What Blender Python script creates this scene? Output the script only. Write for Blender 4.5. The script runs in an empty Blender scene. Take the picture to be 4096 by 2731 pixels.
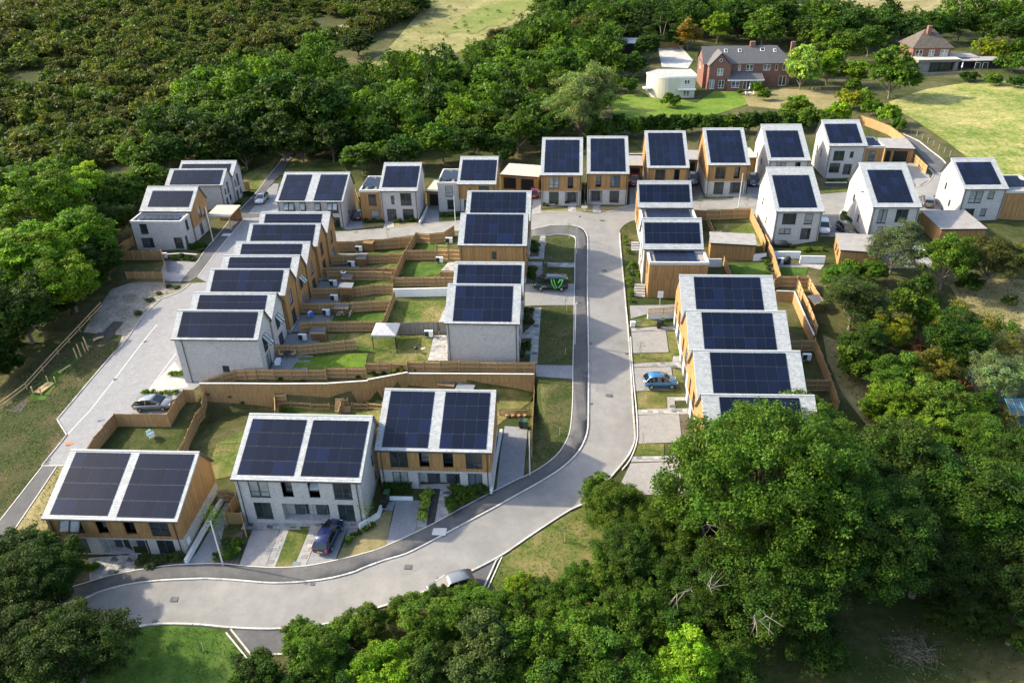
import bpy, bmesh, math, random
import numpy as np
from mathutils import Vector, Matrix
from mathutils.geometry import delaunay_2d_cdt
random.seed(7); RNG = np.random.default_rng(7)
scene = bpy.context.scene
col = scene.collection

# ------------------------------------------------------------------ camera
CAMZ = 52.0
FPX, PITCH, ROLL = 3124.9, math.radians(30.82), math.radians(-1.3197)
FW = np.array([0, math.cos(PITCH), -math.sin(PITCH)])
_u0 = np.array([0, math.sin(PITCH), math.cos(PITCH)]); _r0 = np.array([1.0, 0, 0])
RT = _r0*math.cos(ROLL) + _u0*math.sin(ROLL); UP = -_r0*math.sin(ROLL) + _u0*math.cos(ROLL)
cam_d = bpy.data.cameras.new('camera'); cam = bpy.data.objects.new('camera', cam_d); col.objects.link(cam)
cam_d.sensor_width = 36; cam_d.lens = FPX/4096*36; cam_d.clip_start = 1; cam_d.clip_end = 3000
M = Matrix(((RT[0], UP[0], -FW[0], 0), (RT[1], UP[1], -FW[1], 0), (RT[2], UP[2], -FW[2], CAMZ), (0, 0, 0, 1)))
cam.matrix_world = M; scene.camera = cam
# ------------------------------------------------------------------ sky, sun, exposure
SUN_AZ, SUN_EL = math.radians(-15), math.radians(33)      # heading of the light and height of the sun
sd = Vector((math.cos(SUN_AZ)*math.cos(SUN_EL), math.sin(SUN_AZ)*math.cos(SUN_EL), -math.sin(SUN_EL)))
world = bpy.data.worlds.new('World'); scene.world = world; world.use_nodes = True
wn = world.node_tree.nodes; bg = wn['Background']
sky = wn.new('ShaderNodeTexSky'); sky.sky_type = 'NISHITA'; sky.sun_disc = False
sky.sun_elevation = SUN_EL; sky.sun_rotation = math.atan2(-sd.x, -sd.y); sky.air_density = 1.0; sky.dust_density = 2.4; sky.ozone_density = .5
world.node_tree.links.new(sky.outputs[0], bg.inputs[0]); bg.inputs[1].default_value = 0.15
sun_d = bpy.data.lights.new('sun', 'SUN'); sun_d.energy = 3.1; sun_d.angle = math.radians(1.2); sun_d.color = (1, .88, .66)
sun = bpy.data.objects.new('sun', sun_d); col.objects.link(sun); sun.rotation_euler = sd.to_track_quat('-Z', 'Y').to_euler()
sun.location = (-120, 60, 120)
vs = scene.view_settings; vs.view_transform = 'Standard'; vs.look = 'None'; vs.exposure = 1.6; vs.gamma = 1; vs.use_curve_mapping = False

# ------------------------------------------------------------------ materials
MATS = {}
def nodes_of(name):
    m = bpy.data.materials.new(name); m.use_nodes = True
    nt = m.node_tree; b = nt.nodes['Principled BSDF']
    MATS[name] = m
    return m, nt, b
def setin(b, **k):
    for kk, v in k.items():
        b.inputs[kk.replace('_', ' ')].default_value = v
def rgb(c): return (c[0], c[1], c[2], 1)
def ramp(nt, fac, stops):
    r = nt.nodes.new('ShaderNodeValToRGB'); e = r.color_ramp.elements
    while len(e) < len(stops): e.new(0.5)
    for i, (p, c) in enumerate(stops): e[i].position = p; e[i].color = rgb(c)
    nt.links.new(fac, r.inputs[0]); return r.outputs[0]
def noise(nt, vec, scale, detail=4, rough=.6, dist=0):
    n = nt.nodes.new('ShaderNodeTexNoise'); n.inputs['Scale'].default_value = scale
    n.inputs['Detail'].default_value = detail; n.inputs['Roughness'].default_value = rough; n.inputs['Distortion'].default_value = dist
    if vec is not None: nt.links.new(vec, n.inputs['Vector'])
    return n.outputs['Fac']
def mixc(nt, fac, a, b, mode='MIX'):
    m = nt.nodes.new('ShaderNodeMix'); m.data_type = 'RGBA'; m.blend_type = mode
    if isinstance(fac, (int, float)): m.inputs[0].default_value = fac
    else: nt.links.new(fac, m.inputs[0])
    for s, i in ((a, 6), (b, 7)):
        if isinstance(s, tuple): m.inputs[i].default_value = rgb(s)
        else: nt.links.new(s, m.inputs[i])
    return m.outputs[2]
def bump(nt, b, h, strength=.3, dist=.02):
    n = nt.nodes.new('ShaderNodeBump'); n.inputs['Strength'].default_value = strength; n.inputs['Distance'].default_value = dist
    nt.links.new(h, n.inputs['Height']); nt.links.new(n.outputs[0], b.inputs['Normal'])
def coord(nt, which='pos'):
    if which == 'pos': return nt.nodes.new('ShaderNodeNewGeometry').outputs['Position']
    t = nt.nodes.new('ShaderNodeTexCoord'); return t.outputs['UV' if which == 'uv' else 'Object']
def plain(name, c, rough=.6, metal=0, var=.12, scale=3.0, spec=.4, which='pos'):
    m, nt, b = nodes_of(name)
    n = noise(nt, coord(nt, which), scale, 4)
    lo = tuple(x*(1-var) for x in c); hi = tuple(min(1, x*(1+var)) for x in c)
    nt.links.new(ramp(nt, n, [(.3, lo), (.7, hi)]), b.inputs['Base Color'])
    setin(b, Roughness=rough, Metallic=metal); b.inputs['Specular IOR Level'].default_value = spec
    return m
def ground_mat(name, stops, s1=.25, s2=3.0, rough=.95, bumpd=.05, fine=25.0, mix=.5):
    stops = [(.5+(p-.5)*.5, c) for p, c in stops]
    m, nt, b = nodes_of(name); p = coord(nt)
    n1 = noise(nt, p, s1, 6, .65, .4); n2 = noise(nt, p, s2, 5, .7); n3 = noise(nt, p, fine, 2, .6)
    a = nt.nodes.new('ShaderNodeMath'); a.operation = 'MULTIPLY_ADD'; nt.links.new(n2, a.inputs[0]); a.inputs[1].default_value = mix
    nt.links.new(n1, a.inputs[2])
    c = nt.nodes.new('ShaderNodeMath'); c.operation = 'MULTIPLY_ADD'; nt.links.new(n3, c.inputs[0]); c.inputs[1].default_value = mix*.5
    nt.links.new(a.outputs[0], c.inputs[2])
    d = nt.nodes.new('ShaderNodeMath'); d.operation = 'MULTIPLY'; nt.links.new(c.outputs[0], d.inputs[0]); d.inputs[1].default_value = 1/(1+mix*1.5)
    nt.links.new(ramp(nt, d.outputs[0], stops), b.inputs['Base Color'])
    setin(b, Roughness=rough); b.inputs['Specular IOR Level'].default_value = .15
    bump(nt, b, n3, .6, bumpd)
    return m
def brick_mat(name, c1, c2, mortar, bw, rh, ms=.008, offset=.5, rough=.85, bstr=.4, grain=.35, gscale=(9, 9, 9), streak=None):
    m, nt, b = nodes_of(name); uv = coord(nt, 'uv')
    t = nt.nodes.new('ShaderNodeTexBrick'); nt.links.new(uv, t.inputs['Vector']); t.offset = offset
    t.inputs['Color1'].default_value = rgb(c1); t.inputs['Color2'].default_value = rgb(c2); t.inputs['Mortar'].default_value = rgb(mortar)
    t.inputs['Scale'].default_value = 1; t.inputs['Brick Width'].default_value = bw; t.inputs['Row Height'].default_value = rh
    t.inputs['Mortar Size'].default_value = ms; t.inputs['Bias'].default_value = 0
    mp = nt.nodes.new('ShaderNodeMapping'); nt.links.new(uv, mp.inputs[0]); mp.inputs['Scale'].default_value = gscale
    n = noise(nt, mp.outputs[0], 1.0, 4, .65)
    n2 = noise(nt, coord(nt), .7, 4, .6)
    g = ramp(nt, n, [(.25, (1-grain,)*3), (.75, (1+grain*.4,)*3)])
    g2 = ramp(nt, n2, [(.3, (.93, .93, .93)), (.7, (1.04, 1.035, 1.03))])
    o = mixc(nt, 1.0, t.outputs['Color'], g, 'MULTIPLY'); o = mixc(nt, 1.0, o, g2, 'MULTIPLY')
    nt.links.new(o, b.inputs['Base Color']); setin(b, Roughness=rough); b.inputs['Specular IOR Level'].default_value = .2
    inv = nt.nodes.new('ShaderNodeMath'); inv.operation = 'SUBTRACT'; inv.inputs[0].default_value = 1; nt.links.new(t.outputs['Fac'], inv.inputs[1])
    bump(nt, b, inv.outputs[0], bstr, .01)
    return m
brick_mat('brick', (.52, .505, .485), (.36, .35, .34), (.48, .47, .45), .215, .07, .007, grain=.3, gscale=(5, 14, 1))
brick_mat('dark_brick', (.09, .09, .10), (.05, .05, .055), (.10, .10, .10), .215, .07, .007)
brick_mat('red_brick', (.24, .085, .055), (.16, .055, .04), (.26, .22, .19), .215, .07, .008)
brick_mat('cladding', (.42, .245, .10), (.31, .175, .068), (.07, .04, .02), .14, 2.9, .006, grain=.4, gscale=(10, .8, 1), rough=.7)
brick_mat('fence_wood', (.44, .285, .13), (.33, .21, .098), (.08, .05, .025), .11, 4.0, .007, grain=.4, gscale=(14, 1.2, 1), rough=.85)
brick_mat('shed_wood', (.28, .17, .07), (.21, .125, .05), (.06, .04, .02), .14, 2.5, .006, grain=.35, gscale=(12, 1, 1))
brick_mat('grey_boards', (.27, .25, .225), (.19, .175, .16), (.08, .07, .06), .12, 4, .006, grain=.35, gscale=(12, 1, 1))
brick_mat('block_paving', (.245, .252, .265), (.195, .20, .212), (.15, .15, .155), .2, .1, .006, grain=.14, gscale=(1.2, 1.2, 1), bstr=.2)
brick_mat('block_paving_light', (.29, .286, .277), (.235, .23, .223), (.18, .18, .175), .2, .1, .006, grain=.14, gscale=(1.2, 1.2, 1), bstr=.2)
plain('timber', (.47, .33, .175), .85, var=.3, scale=6)
plain('post_wood', (.40, .275, .14), .85, var=.3, scale=6)
plain('grey_timber', (.26, .235, .2), .85, var=.25, scale=5)
plain('dark_metal', (.028, .03, .034), .45, var=.15)
plain('frame_grey', (.045, .05, .056), .45, var=.1)
plain('door_grey', (.055, .062, .072), .45, var=.1)
plain('white_render', (.72, .72, .70), .85, var=.06, scale=1.2)
plain('white_plastic', (.74, .745, .74), .4, var=.04)
plain('white_paint', (.75, .75, .73), .5, var=.05)
plain('black_plastic', (.014, .014, .015), .4, var=.1)
plain('green_plastic', (.03, .085, .035), .45, var=.1)
plain('steel', (.45, .46, .46), .35, .7, var=.05)
plain('lamp_grey', (.62, .63, .63), .4, .2, var=.05)
plain('flat_roof', (.235, .228, .22), .9, var=.16, scale=1.2)
plain('flat_roof_light', (.40, .355, .29), .9, var=.12, scale=1.2)
plain('kerb', (.47, .46, .44), .85, var=.12, scale=2)
plain('kerb_white', (.47, .46, .435), .85, var=.1, scale=2)
plain('cream_render', (.55, .50, .41), .9, var=.08, scale=.6)
plain('concrete', (.31, .304, .29), .9, var=.15, scale=1.5)
plain('rubber', (.012, .012, .012), .75)
plain('terracotta', (.36, .14, .07), .8)
plain('cloth_white', (.74, .74, .78), .9)
plain('cloth_grey', (.36, .36, .38), .9)
plain('cloth_blue', (.03, .11, .4), .9)
plain('cloth_purple', (.13, .06, .3), .9)
plain('covered_dark', (.03, .032, .036), .55)
plain('bark', (.15, .125, .095), .95, var=.4, scale=4)
plain('pale_wood', (.22, .20, .17), .9, var=.25, scale=4)
plain('slate_dark', (.085, .085, .09), .75, var=.25, scale=3)
plain('roof_tile', (.085, .072, .058), .9, var=.35, scale=2)
brick_mat('dark_boards', (.03, .03, .032), (.02, .02, .022), (.01, .01, .01), .14, 4, .006)
plain('mulch', (.045, .04, .035), .95, var=.4, scale=5)
plain('pink_plastic', (.75, .06, .3), .5)
plain('teal', (.05, .35, .38), .6)
plain('yellow_plate', (.75, .55, .03), .5); plain('red_lamp', (.45, .02, .02), .25); plain('glass_lamp', (.75, .77, .78), .15)
plain('lime', (.16, .75, .10), .4, var=.02); plain('sign_green', (.008, .04, .028), .5); plain('sign_yellow', (.7, .5, .02), .5)
plain('timber_retaining', (.27, .165, .08), .85)
ground_mat('asphalt_road', [(.2, (.155, .153, .147)), (.44, (.20, .197, .189)), (.56, (.225, .221, .211)), (.8, (.275, .269, .256))], .09, .55, .9, .01, 35, .8)
ground_mat('asphalt_patch', [(.2, (.16, .158, .153)), (.5, (.2, .197, .19)), (.8, (.24, .236, .226))], .3, 2, .9, .01, 30)
ground_mat('asphalt_dark', [(.2, (.066, .067, .069)), (.5, (.092, .092, .094)), (.8, (.13, .128, .124))], .3, 2.0, .9, .01, 30)
ground_mat('lawn_green', [(.25, (.022, .055, .008)), (.5, (.05, .10, .014)), (.75, (.095, .14, .03))], .5, 4, bumpd=.08)
ground_mat('lawn_mixed', [(.25, (.030, .062, .010)), (.43, (.075, .105, .020)), (.56, (.14, .130, .045)), (.76, (.23, .19, .09))], .3, 3.0, bumpd=.08)
ground_mat('verge_grass', [(.25, (.022, .042, .009)), (.43, (.042, .060, .016)), (.55, (.080, .078, .030)), (.75, (.15, .122, .06))], .22, 3, bumpd=.08, mix=.9)
ground_mat('ground_soil', [(.2, (.02, .036, .008)), (.42, (.042, .055, .014)), (.58, (.085, .080, .032)), (.8, (.15, .125, .068))], .08, .9, bumpd=.12)
ground_mat('field_grass', [(.25, (.06, .11, .016)), (.42, (.12, .16, .03)), (.55, (.21, .21, .065)), (.75, (.33, .29, .125))], .06, .4, bumpd=.25, fine=1.6, mix=1.1)
ground_mat('dry_grass', [(.2, (.11, .10, .04)), (.45, (.19, .165, .075)), (.7, (.29, .245, .125)), (.85, (.36, .31, .17))], .12, 1.4, bumpd=.12, mix=.7)
ground_mat('bright_grass', [(.25, (.045, .10, .010)), (.45, (.09, .16, .016)), (.6, (.14, .19, .03)), (.8, (.22, .22, .07))], .12, 1.2, bumpd=.1, mix=.9)
ground_mat('slope_green', [(.25, (.085, .125, .02)), (.45, (.13, .165, .035)), (.6, (.19, .19, .06)), (.8, (.27, .235, .105))], .08, .9, bumpd=.12, mix=.9)
ground_mat('scrub_floor', [(.25, (.03, .04, .01)), (.5, (.055, .062, .018)), (.75, (.09, .085, .03))], .06, .7, bumpd=.2)
ground_mat('slope_dry', [(.25, (.11, .125, .032)), (.45, (.18, .172, .06)), (.6, (.25, .222, .098)), (.8, (.34, .295, .15))], .09, .8, bumpd=.12, mix=.9)
ground_mat('verge_shaded', [(.25, (.016, .032, .008)), (.43, (.030, .044, .012)), (.55, (.055, .052, .022)), (.75, (.105, .085, .045))], .22, 3, bumpd=.08, mix=.9)  # verge grass darkened throughout: shade over the left verge put into its colour
ground_mat('gravel_soil', [(.2, (.11, .105, .085)), (.45, (.19, .175, .145)), (.6, (.26, .24, .20)), (.8, (.33, .305, .26))], .3, 3, bumpd=.06)
ground_mat('red_soil', [(.2, (.07, .04, .028)), (.5, (.13, .075, .052)), (.8, (.19, .12, .085))], .5, 4)
ground_mat('bed_soil', [(.2, (.05, .04, .028)), (.5, (.10, .082, .058)), (.8, (.17, .14, .10))], .8, 6)
ground_mat('pale_gravel', [(.2, (.30, .295, .28)), (.5, (.40, .39, .37)), (.8, (.5, .49, .46))], .3, 4)
ground_mat('paving_stone', [(.2, (.19, .187, .18)), (.5, (.27, .263, .252)), (.8, (.36, .35, .335))], .8, 5, bumpd=.01)

def kerb_mat(name, c):
    m, nt, b = nodes_of(name); gm = nt.nodes.new('ShaderNodeNewGeometry')
    c1 = ramp(nt, gm.outputs['Random Per Island'], [(0, tuple(x*.78 for x in c)), (.5, c), (1, tuple(x*1.12 for x in c))]); n = ramp(nt, noise(nt, gm.outputs['Position'], 3, 4), [(.3, (.8, .79, .77)), (.65, (1.05, 1.05, 1.05))])
    nt.links.new(mixc(nt, 1.0, c1, n, 'MULTIPLY'), b.inputs['Base Color']); setin(b, Roughness=.9); b.inputs['Specular IOR Level'].default_value = .2
kerb_mat('kerb_stone', (.44, .43, .405)); kerb_mat('kerb_stone_grey', (.36, .35, .33))
def slab_mat():
    m, nt, b = nodes_of('slab'); oi = nt.nodes.new('ShaderNodeObjectInfo')
    c = ramp(nt, oi.outputs['Random'], [(0, (.16, .16, .165)), (.3, (.25, .248, .245)), (.7, (.31, .305, .295)), (1, (.39, .38, .36))])
    n = ramp(nt, noise(nt, coord(nt), 5, 4), [(.3, (.85, .85, .85)), (.7, (1.08, 1.08, 1.08))])
    nt.links.new(mixc(nt, 1.0, c, n, 'MULTIPLY'), b.inputs['Base Color']); setin(b, Roughness=.85); b.inputs['Specular IOR Level'].default_value = .2
slab_mat()
def slate_mat():
    m, nt, b = nodes_of('slate'); g = nt.nodes.new('ShaderNodeNewGeometry')
    c = ramp(nt, g.outputs['Random Per Island'], [(0, (.27, .288, .295)), (.5, (.325, .342, .345)), (1, (.38, .395, .395))])
    n = ramp(nt, noise(nt, g.outputs['Position'], 1.4, 5), [(.3, (.93, .93, .93)), (.7, (1.03, 1.03, 1.03))])
    nt.links.new(mixc(nt, 1.0, c, n, 'MULTIPLY'), b.inputs['Base Color']); setin(b, Roughness=.62)
slate_mat()
plain('slate_base', (.33, .348, .35), .7, var=.1)
def pv_mat(name, c):
    m, nt, b = nodes_of(name); o = coord(nt, 'obj')
    t = nt.nodes.new('ShaderNodeTexBrick'); nt.links.new(o, t.inputs['Vector']); t.offset = 0
    oi = nt.nodes.new('ShaderNodeObjectInfo')
    t.inputs['Color1'].default_value = rgb(c); t.inputs['Color2'].default_value = rgb(tuple(x*.93 for x in c)); t.inputs['Mortar'].default_value = (.010, .012, .018, 1)
    t.inputs['Scale'].default_value = 1; t.inputs['Brick Width'].default_value = .18; t.inputs['Row Height'].default_value = .17; t.inputs['Mortar Size'].default_value = .004
    v = ramp(nt, oi.outputs['Random'], [(0, (.75, .75, .75)), (.8, (1, 1, 1)), (1, (1.2, 1.3, 1.7))])
    nt.links.new(mixc(nt, 1.0, t.outputs['Color'], v, 'MULTIPLY'), b.inputs['Base Color'])
    setin(b, Roughness=.22); b.inputs['Specular IOR Level'].default_value = .24
pv_mat('pv', (.005, .009, .024))
plain('pv_frame', (.012, .013, .016), .4, .3)
plain('pv_rail', (.17, .19, .215), .5, .1)
def glass_mat(name, c, rough=.05):
    m, nt, b = nodes_of(name)
    n = ramp(nt, noise(nt, coord(nt), .6, 2), [(.35, tuple(x*.5 for x in c)), (.7, c)])
    nt.links.new(n, b.inputs['Base Color']); setin(b, Roughness=rough); b.inputs['Specular IOR Level'].default_value = .7
glass_mat('glass', (.03, .045, .045)); glass_mat('glass_blind', (.34, .37, .35), .15); glass_mat('glass_sky', (.10, .13, .16))
glass_mat('car_glass', (.012, .016, .018), .04)
def car_paint(name, c, metal=.35):
    m, nt, b = nodes_of(name); lw = nt.nodes.new('ShaderNodeLayerWeight'); lw.inputs[0].default_value = .35
    nt.links.new(ramp(nt, lw.outputs['Facing'], [(0, c), (1, tuple(x*.7 for x in c))]), b.inputs['Base Color'])
    setin(b, Roughness=.3, Metallic=metal); b.inputs['Coat Weight'].default_value = .8; b.inputs['Coat Roughness'].default_value = .06
for nme, c in dict(paint_blue=(.006, .014, .075), paint_skyblue=(.035, .17, .36), paint_grey=(.20, .215, .225), paint_silver=(.5, .51, .52), paint_red=(.20, .008, .02),
                   paint_dark=(.03, .035, .045), paint_slateblue=(.05, .065, .10), paint_white=(.68, .68, .68), paint_green=(.006, .022, .020), paint_navy=(.012, .016, .05)).items(): car_paint(nme, c)

def leaf_mat(name, transl=.35, attr=False):
    m, nt, b = nodes_of(name)
    oi = nt.nodes.new('ShaderNodeObjectInfo'); g = nt.nodes.new('ShaderNodeNewGeometry')
    v = ramp(nt, g.outputs['Random Per Island'], [(0, (.50, .56, .5)), (.45, (.85, .9, .8)), (.85, (1.15, 1.2, .95)), (1, (1.5, 1.5, .9))])
    src = oi.outputs['Color']
    if attr: an = nt.nodes.new('ShaderNodeAttribute'); an.attribute_name = 'tint'; src = an.outputs['Color']
    c = mixc(nt, 1.0, src, v, 'MULTIPLY')
    big = ramp(nt, noise(nt, g.outputs['Position'], .35, 3), [(.3, (.72, .78, .75)), (.7, (1.12, 1.14, 1.0))])
    c = mixc(nt, 1.0, c, big, 'MULTIPLY')
    if not attr:
        sh = nt.nodes.new('ShaderNodeAttribute'); sh.attribute_name = 'clump'; c = mixc(nt, 1.0, c, sh.outputs['Color'], 'MULTIPLY')
    nt.links.new(c, b.inputs['Base Color']); setin(b, Roughness=.6); b.inputs['Specular IOR Level'].default_value = .12
    tr = nt.nodes.new('ShaderNodeBsdfTranslucent'); nt.links.new(mixc(nt, 1.0, c, (1.15, 1.25, .5), 'MULTIPLY'), tr.inputs[0])
    mx = nt.nodes.new('ShaderNodeMixShader'); mx.inputs[0].default_value = transl
    out = nt.nodes['Material Output']; nt.links.new(b.outputs[0], mx.inputs[1]); nt.links.new(tr.outputs[0], mx.inputs[2]); nt.links.new(mx.outputs[0], out.inputs[0])
leaf_mat('leaf'); leaf_mat('leaf_mass', attr=True)

# ------------------------------------------------------------------ helpers
def tag(o, label=None, cat=None, group=None, kind=None):
    if label: o['label'] = label
    if cat: o['category'] = cat
    if group: o['group'] = group
    if kind: o['kind'] = kind
    return o
def empty(name, loc=(0, 0, 0), rz=0):
    o = bpy.data.objects.new(name, None); o.location = loc; o.rotation_euler = (0, 0, rz); o.empty_display_size = .3; col.objects.link(o); return o
def put(name, mesh, parent=None, loc=(0, 0, 0), rot=(0, 0, 0), scale=(1, 1, 1)):
    o = bpy.data.objects.new(name, mesh); col.objects.link(o); o.parent = parent
    if parent is not None: KIDS.setdefault(parent.name, []).append(o)
    o.location = loc; o.rotation_euler = rot; o.scale = scale; return o
def copy_tree(o, parent=None):
    c = o.copy(); col.objects.link(c); c.parent = parent
    if parent is not None: KIDS.setdefault(parent.name, []).append(c)
    for ch in [x for x in KIDS.get(o.name, [])]: copy_tree(ch, c)
    return c
KIDS = {}
class MB:
    def __init__(s): s.v = []; s.f = []; s.m = []
    def poly(s, pts, mi=0):
        n = len(s.v); s.v += [tuple(p) for p in pts]; s.f.append(tuple(range(n, n+len(pts)))); s.m.append(mi); return s
    def box(s, x0, x1, y0, y1, z0, z1, mi=0):
        n = len(s.v); s.v += [(x0, y0, z0), (x1, y0, z0), (x1, y1, z0), (x0, y1, z0), (x0, y0, z1), (x1, y0, z1), (x1, y1, z1), (x0, y1, z1)]
        for q in ((0, 3, 2, 1), (4, 5, 6, 7), (0, 1, 5, 4), (1, 2, 6, 5), (2, 3, 7, 6), (3, 0, 4, 7)): s.f.append(tuple(n+i for i in q)); s.m.append(mi)
        return s
    def bar(s, a, b, w, h, mi=0, up=(0, 0, 1)):
        a = Vector(a); b = Vector(b); d = (b-a).normalized(); u = Vector(up); r = d.cross(u)
        if r.length < 1e-4: r = d.cross(Vector((0, 1, 0)))
        r.normalize(); u = r.cross(d); n = len(s.v)
        for p in (a, b):
            for sx, sz in ((-1, -1), (1, -1), (1, 1), (-1, 1)): s.v.append(tuple(p + r*(sx*w/2) + u*(sz*h/2)))
        for q in ((0, 1, 2, 3), (7, 6, 5, 4), (0, 4, 5, 1), (1, 5, 6, 2), (2, 6, 7, 3), (3, 7, 4, 0)): s.f.append(tuple(n+i for i in q)); s.m.append(mi)
        return s
    def tube(s, pts, r, n=8, mi=0, r1=None):
        pts = [Vector(p) for p in pts]; base = len(s.v); K = len(pts)
        for i, p in enumerate(pts):
            d = (pts[min(i+1, K-1)]-pts[max(i-1, 0)]).normalized(); t = Vector((0, 0, 1)) if abs(d.z) < .9 else Vector((1, 0, 0))
            a = d.cross(t).normalized(); b2 = d.cross(a); rr = r if r1 is None else r+(r1-r)*i/(K-1)
            for k in range(n):
                an = 2*math.pi*k/n; s.v.append(tuple(p+a*math.cos(an)*rr+b2*math.sin(an)*rr))
        for i in range(K-1):
            for k in range(n):
                s.f.append((base+i*n+k, base+i*n+(k+1) % n, base+(i+1)*n+(k+1) % n, base+(i+1)*n+k)); s.m.append(mi)
        s.f.append(tuple(base+k for k in range(n))); s.m.append(mi); s.f.append(tuple(base+(K-1)*n+k for k in reversed(range(n)))); s.m.append(mi); return s
    def extrude(s, prof, x0, x1, mi=0):     # (y,z) profile swept along x
        n = len(s.v); K = len(prof)
        s.v += [(x0, y, z) for y, z in prof]+[(x1, y, z) for y, z in prof]
        s.f.append(tuple(n+i for i in reversed(range(K)))); s.m.append(mi); s.f.append(tuple(n+K+i for i in range(K))); s.m.append(mi)
        for i in range(K): j = (i+1) % K; s.f.append((n+i, n+j, n+K+j, n+K+i)); s.m.append(mi)
        return s
    def loft(s, rings, mi=0, cap=True):
        n = len(s.v); K = len(rings[0])
        for r in rings: s.v += [tuple(p) for p in r]
        for i in range(len(rings)-1):
            for k in range(K): s.f.append((n+i*K+k, n+i*K+(k+1) % K, n+(i+1)*K+(k+1) % K, n+(i+1)*K+k)); s.m.append(mi)
        if cap: s.f.append(tuple(n+k for k in reversed(range(K)))); s.m.append(mi); s.f.append(tuple(n+(len(rings)-1)*K+k for k in range(K))); s.m.append(mi)
        return s
    def mesh(s, name, mats, smooth=False, recalc=False):
        me = bpy.data.meshes.new(name); me.from_pydata(s.v, [], s.f)
        for m in ([mats] if isinstance(mats, str) else mats): me.materials.append(MATS[m])
        if any(s.m): me.polygons.foreach_set('material_index', s.m)
        if smooth: me.polygons.foreach_set('use_smooth', [True]*len(s.f))
        if recalc:
            bm = bmesh.new(); bm.from_mesh(me); bmesh.ops.recalc_face_normals(bm, faces=bm.faces); bm.to_mesh(me); bm.free()
        me.update(); box_uv(me); return me
    def build(s, name, mats, parent=None, smooth=False, loc=(0, 0, 0), rot=(0, 0, 0), recalc=False):
        return put(name, s.mesh(name, mats, smooth, recalc), parent, loc, rot)
def box_uv(me):
    uvl = me.uv_layers.new(name='UVMap'); nl = len(me.loops)
    if nl == 0: return
    co = np.empty(len(me.vertices)*3, 'f'); me.vertices.foreach_get('co', co); co = co.reshape(-1, 3)
    vi = np.empty(nl, 'i'); me.loops.foreach_get('vertex_index', vi)
    pn = np.empty(len(me.polygons)*3, 'f'); me.polygons.foreach_get('normal', pn); pn = pn.reshape(-1, 3)
    lt = np.empty(len(me.polygons), 'i'); me.polygons.foreach_get('loop_total', lt)
    N = np.repeat(pn, lt, 0); P = co[vi]
    flat = np.abs(N[:, 2]) > .8
    h = np.stack([-N[:, 1], N[:, 0]], 1); ln = np.linalg.norm(h, axis=1); ln[ln < 1e-6] = 1; h /= ln[:, None]
    u = np.where(flat, P[:, 0], P[:, 0]*h[:, 0]+P[:, 1]*h[:, 1]); v = np.where(flat, P[:, 1], P[:, 2])
    uvl.data.foreach_set('uv', np.stack([u, v], 1).astype('f').ravel())
def np_mesh(name, V, F, mats, smooth=False):
    me = bpy.data.meshes.new(name); V = np.asarray(V, 'f'); F = np.asarray(F, 'i'); k = F.shape[1]
    me.vertices.add(len(V)); me.vertices.foreach_set('co', V.ravel())
    me.loops.add(F.size); me.loops.foreach_set('vertex_index', F.ravel())
    me.polygons.add(len(F)); me.polygons.foreach_set('loop_start', np.arange(0, F.size, k, dtype='i')); me.polygons.foreach_set('loop_total', np.full(len(F), k, 'i'))
    for m in ([mats] if isinstance(mats, str) else mats): me.materials.append(MATS[m])
    if smooth: me.polygons.foreach_set('use_smooth', np.ones(len(F), bool))
    me.update(calc_edges=True); return me

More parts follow.
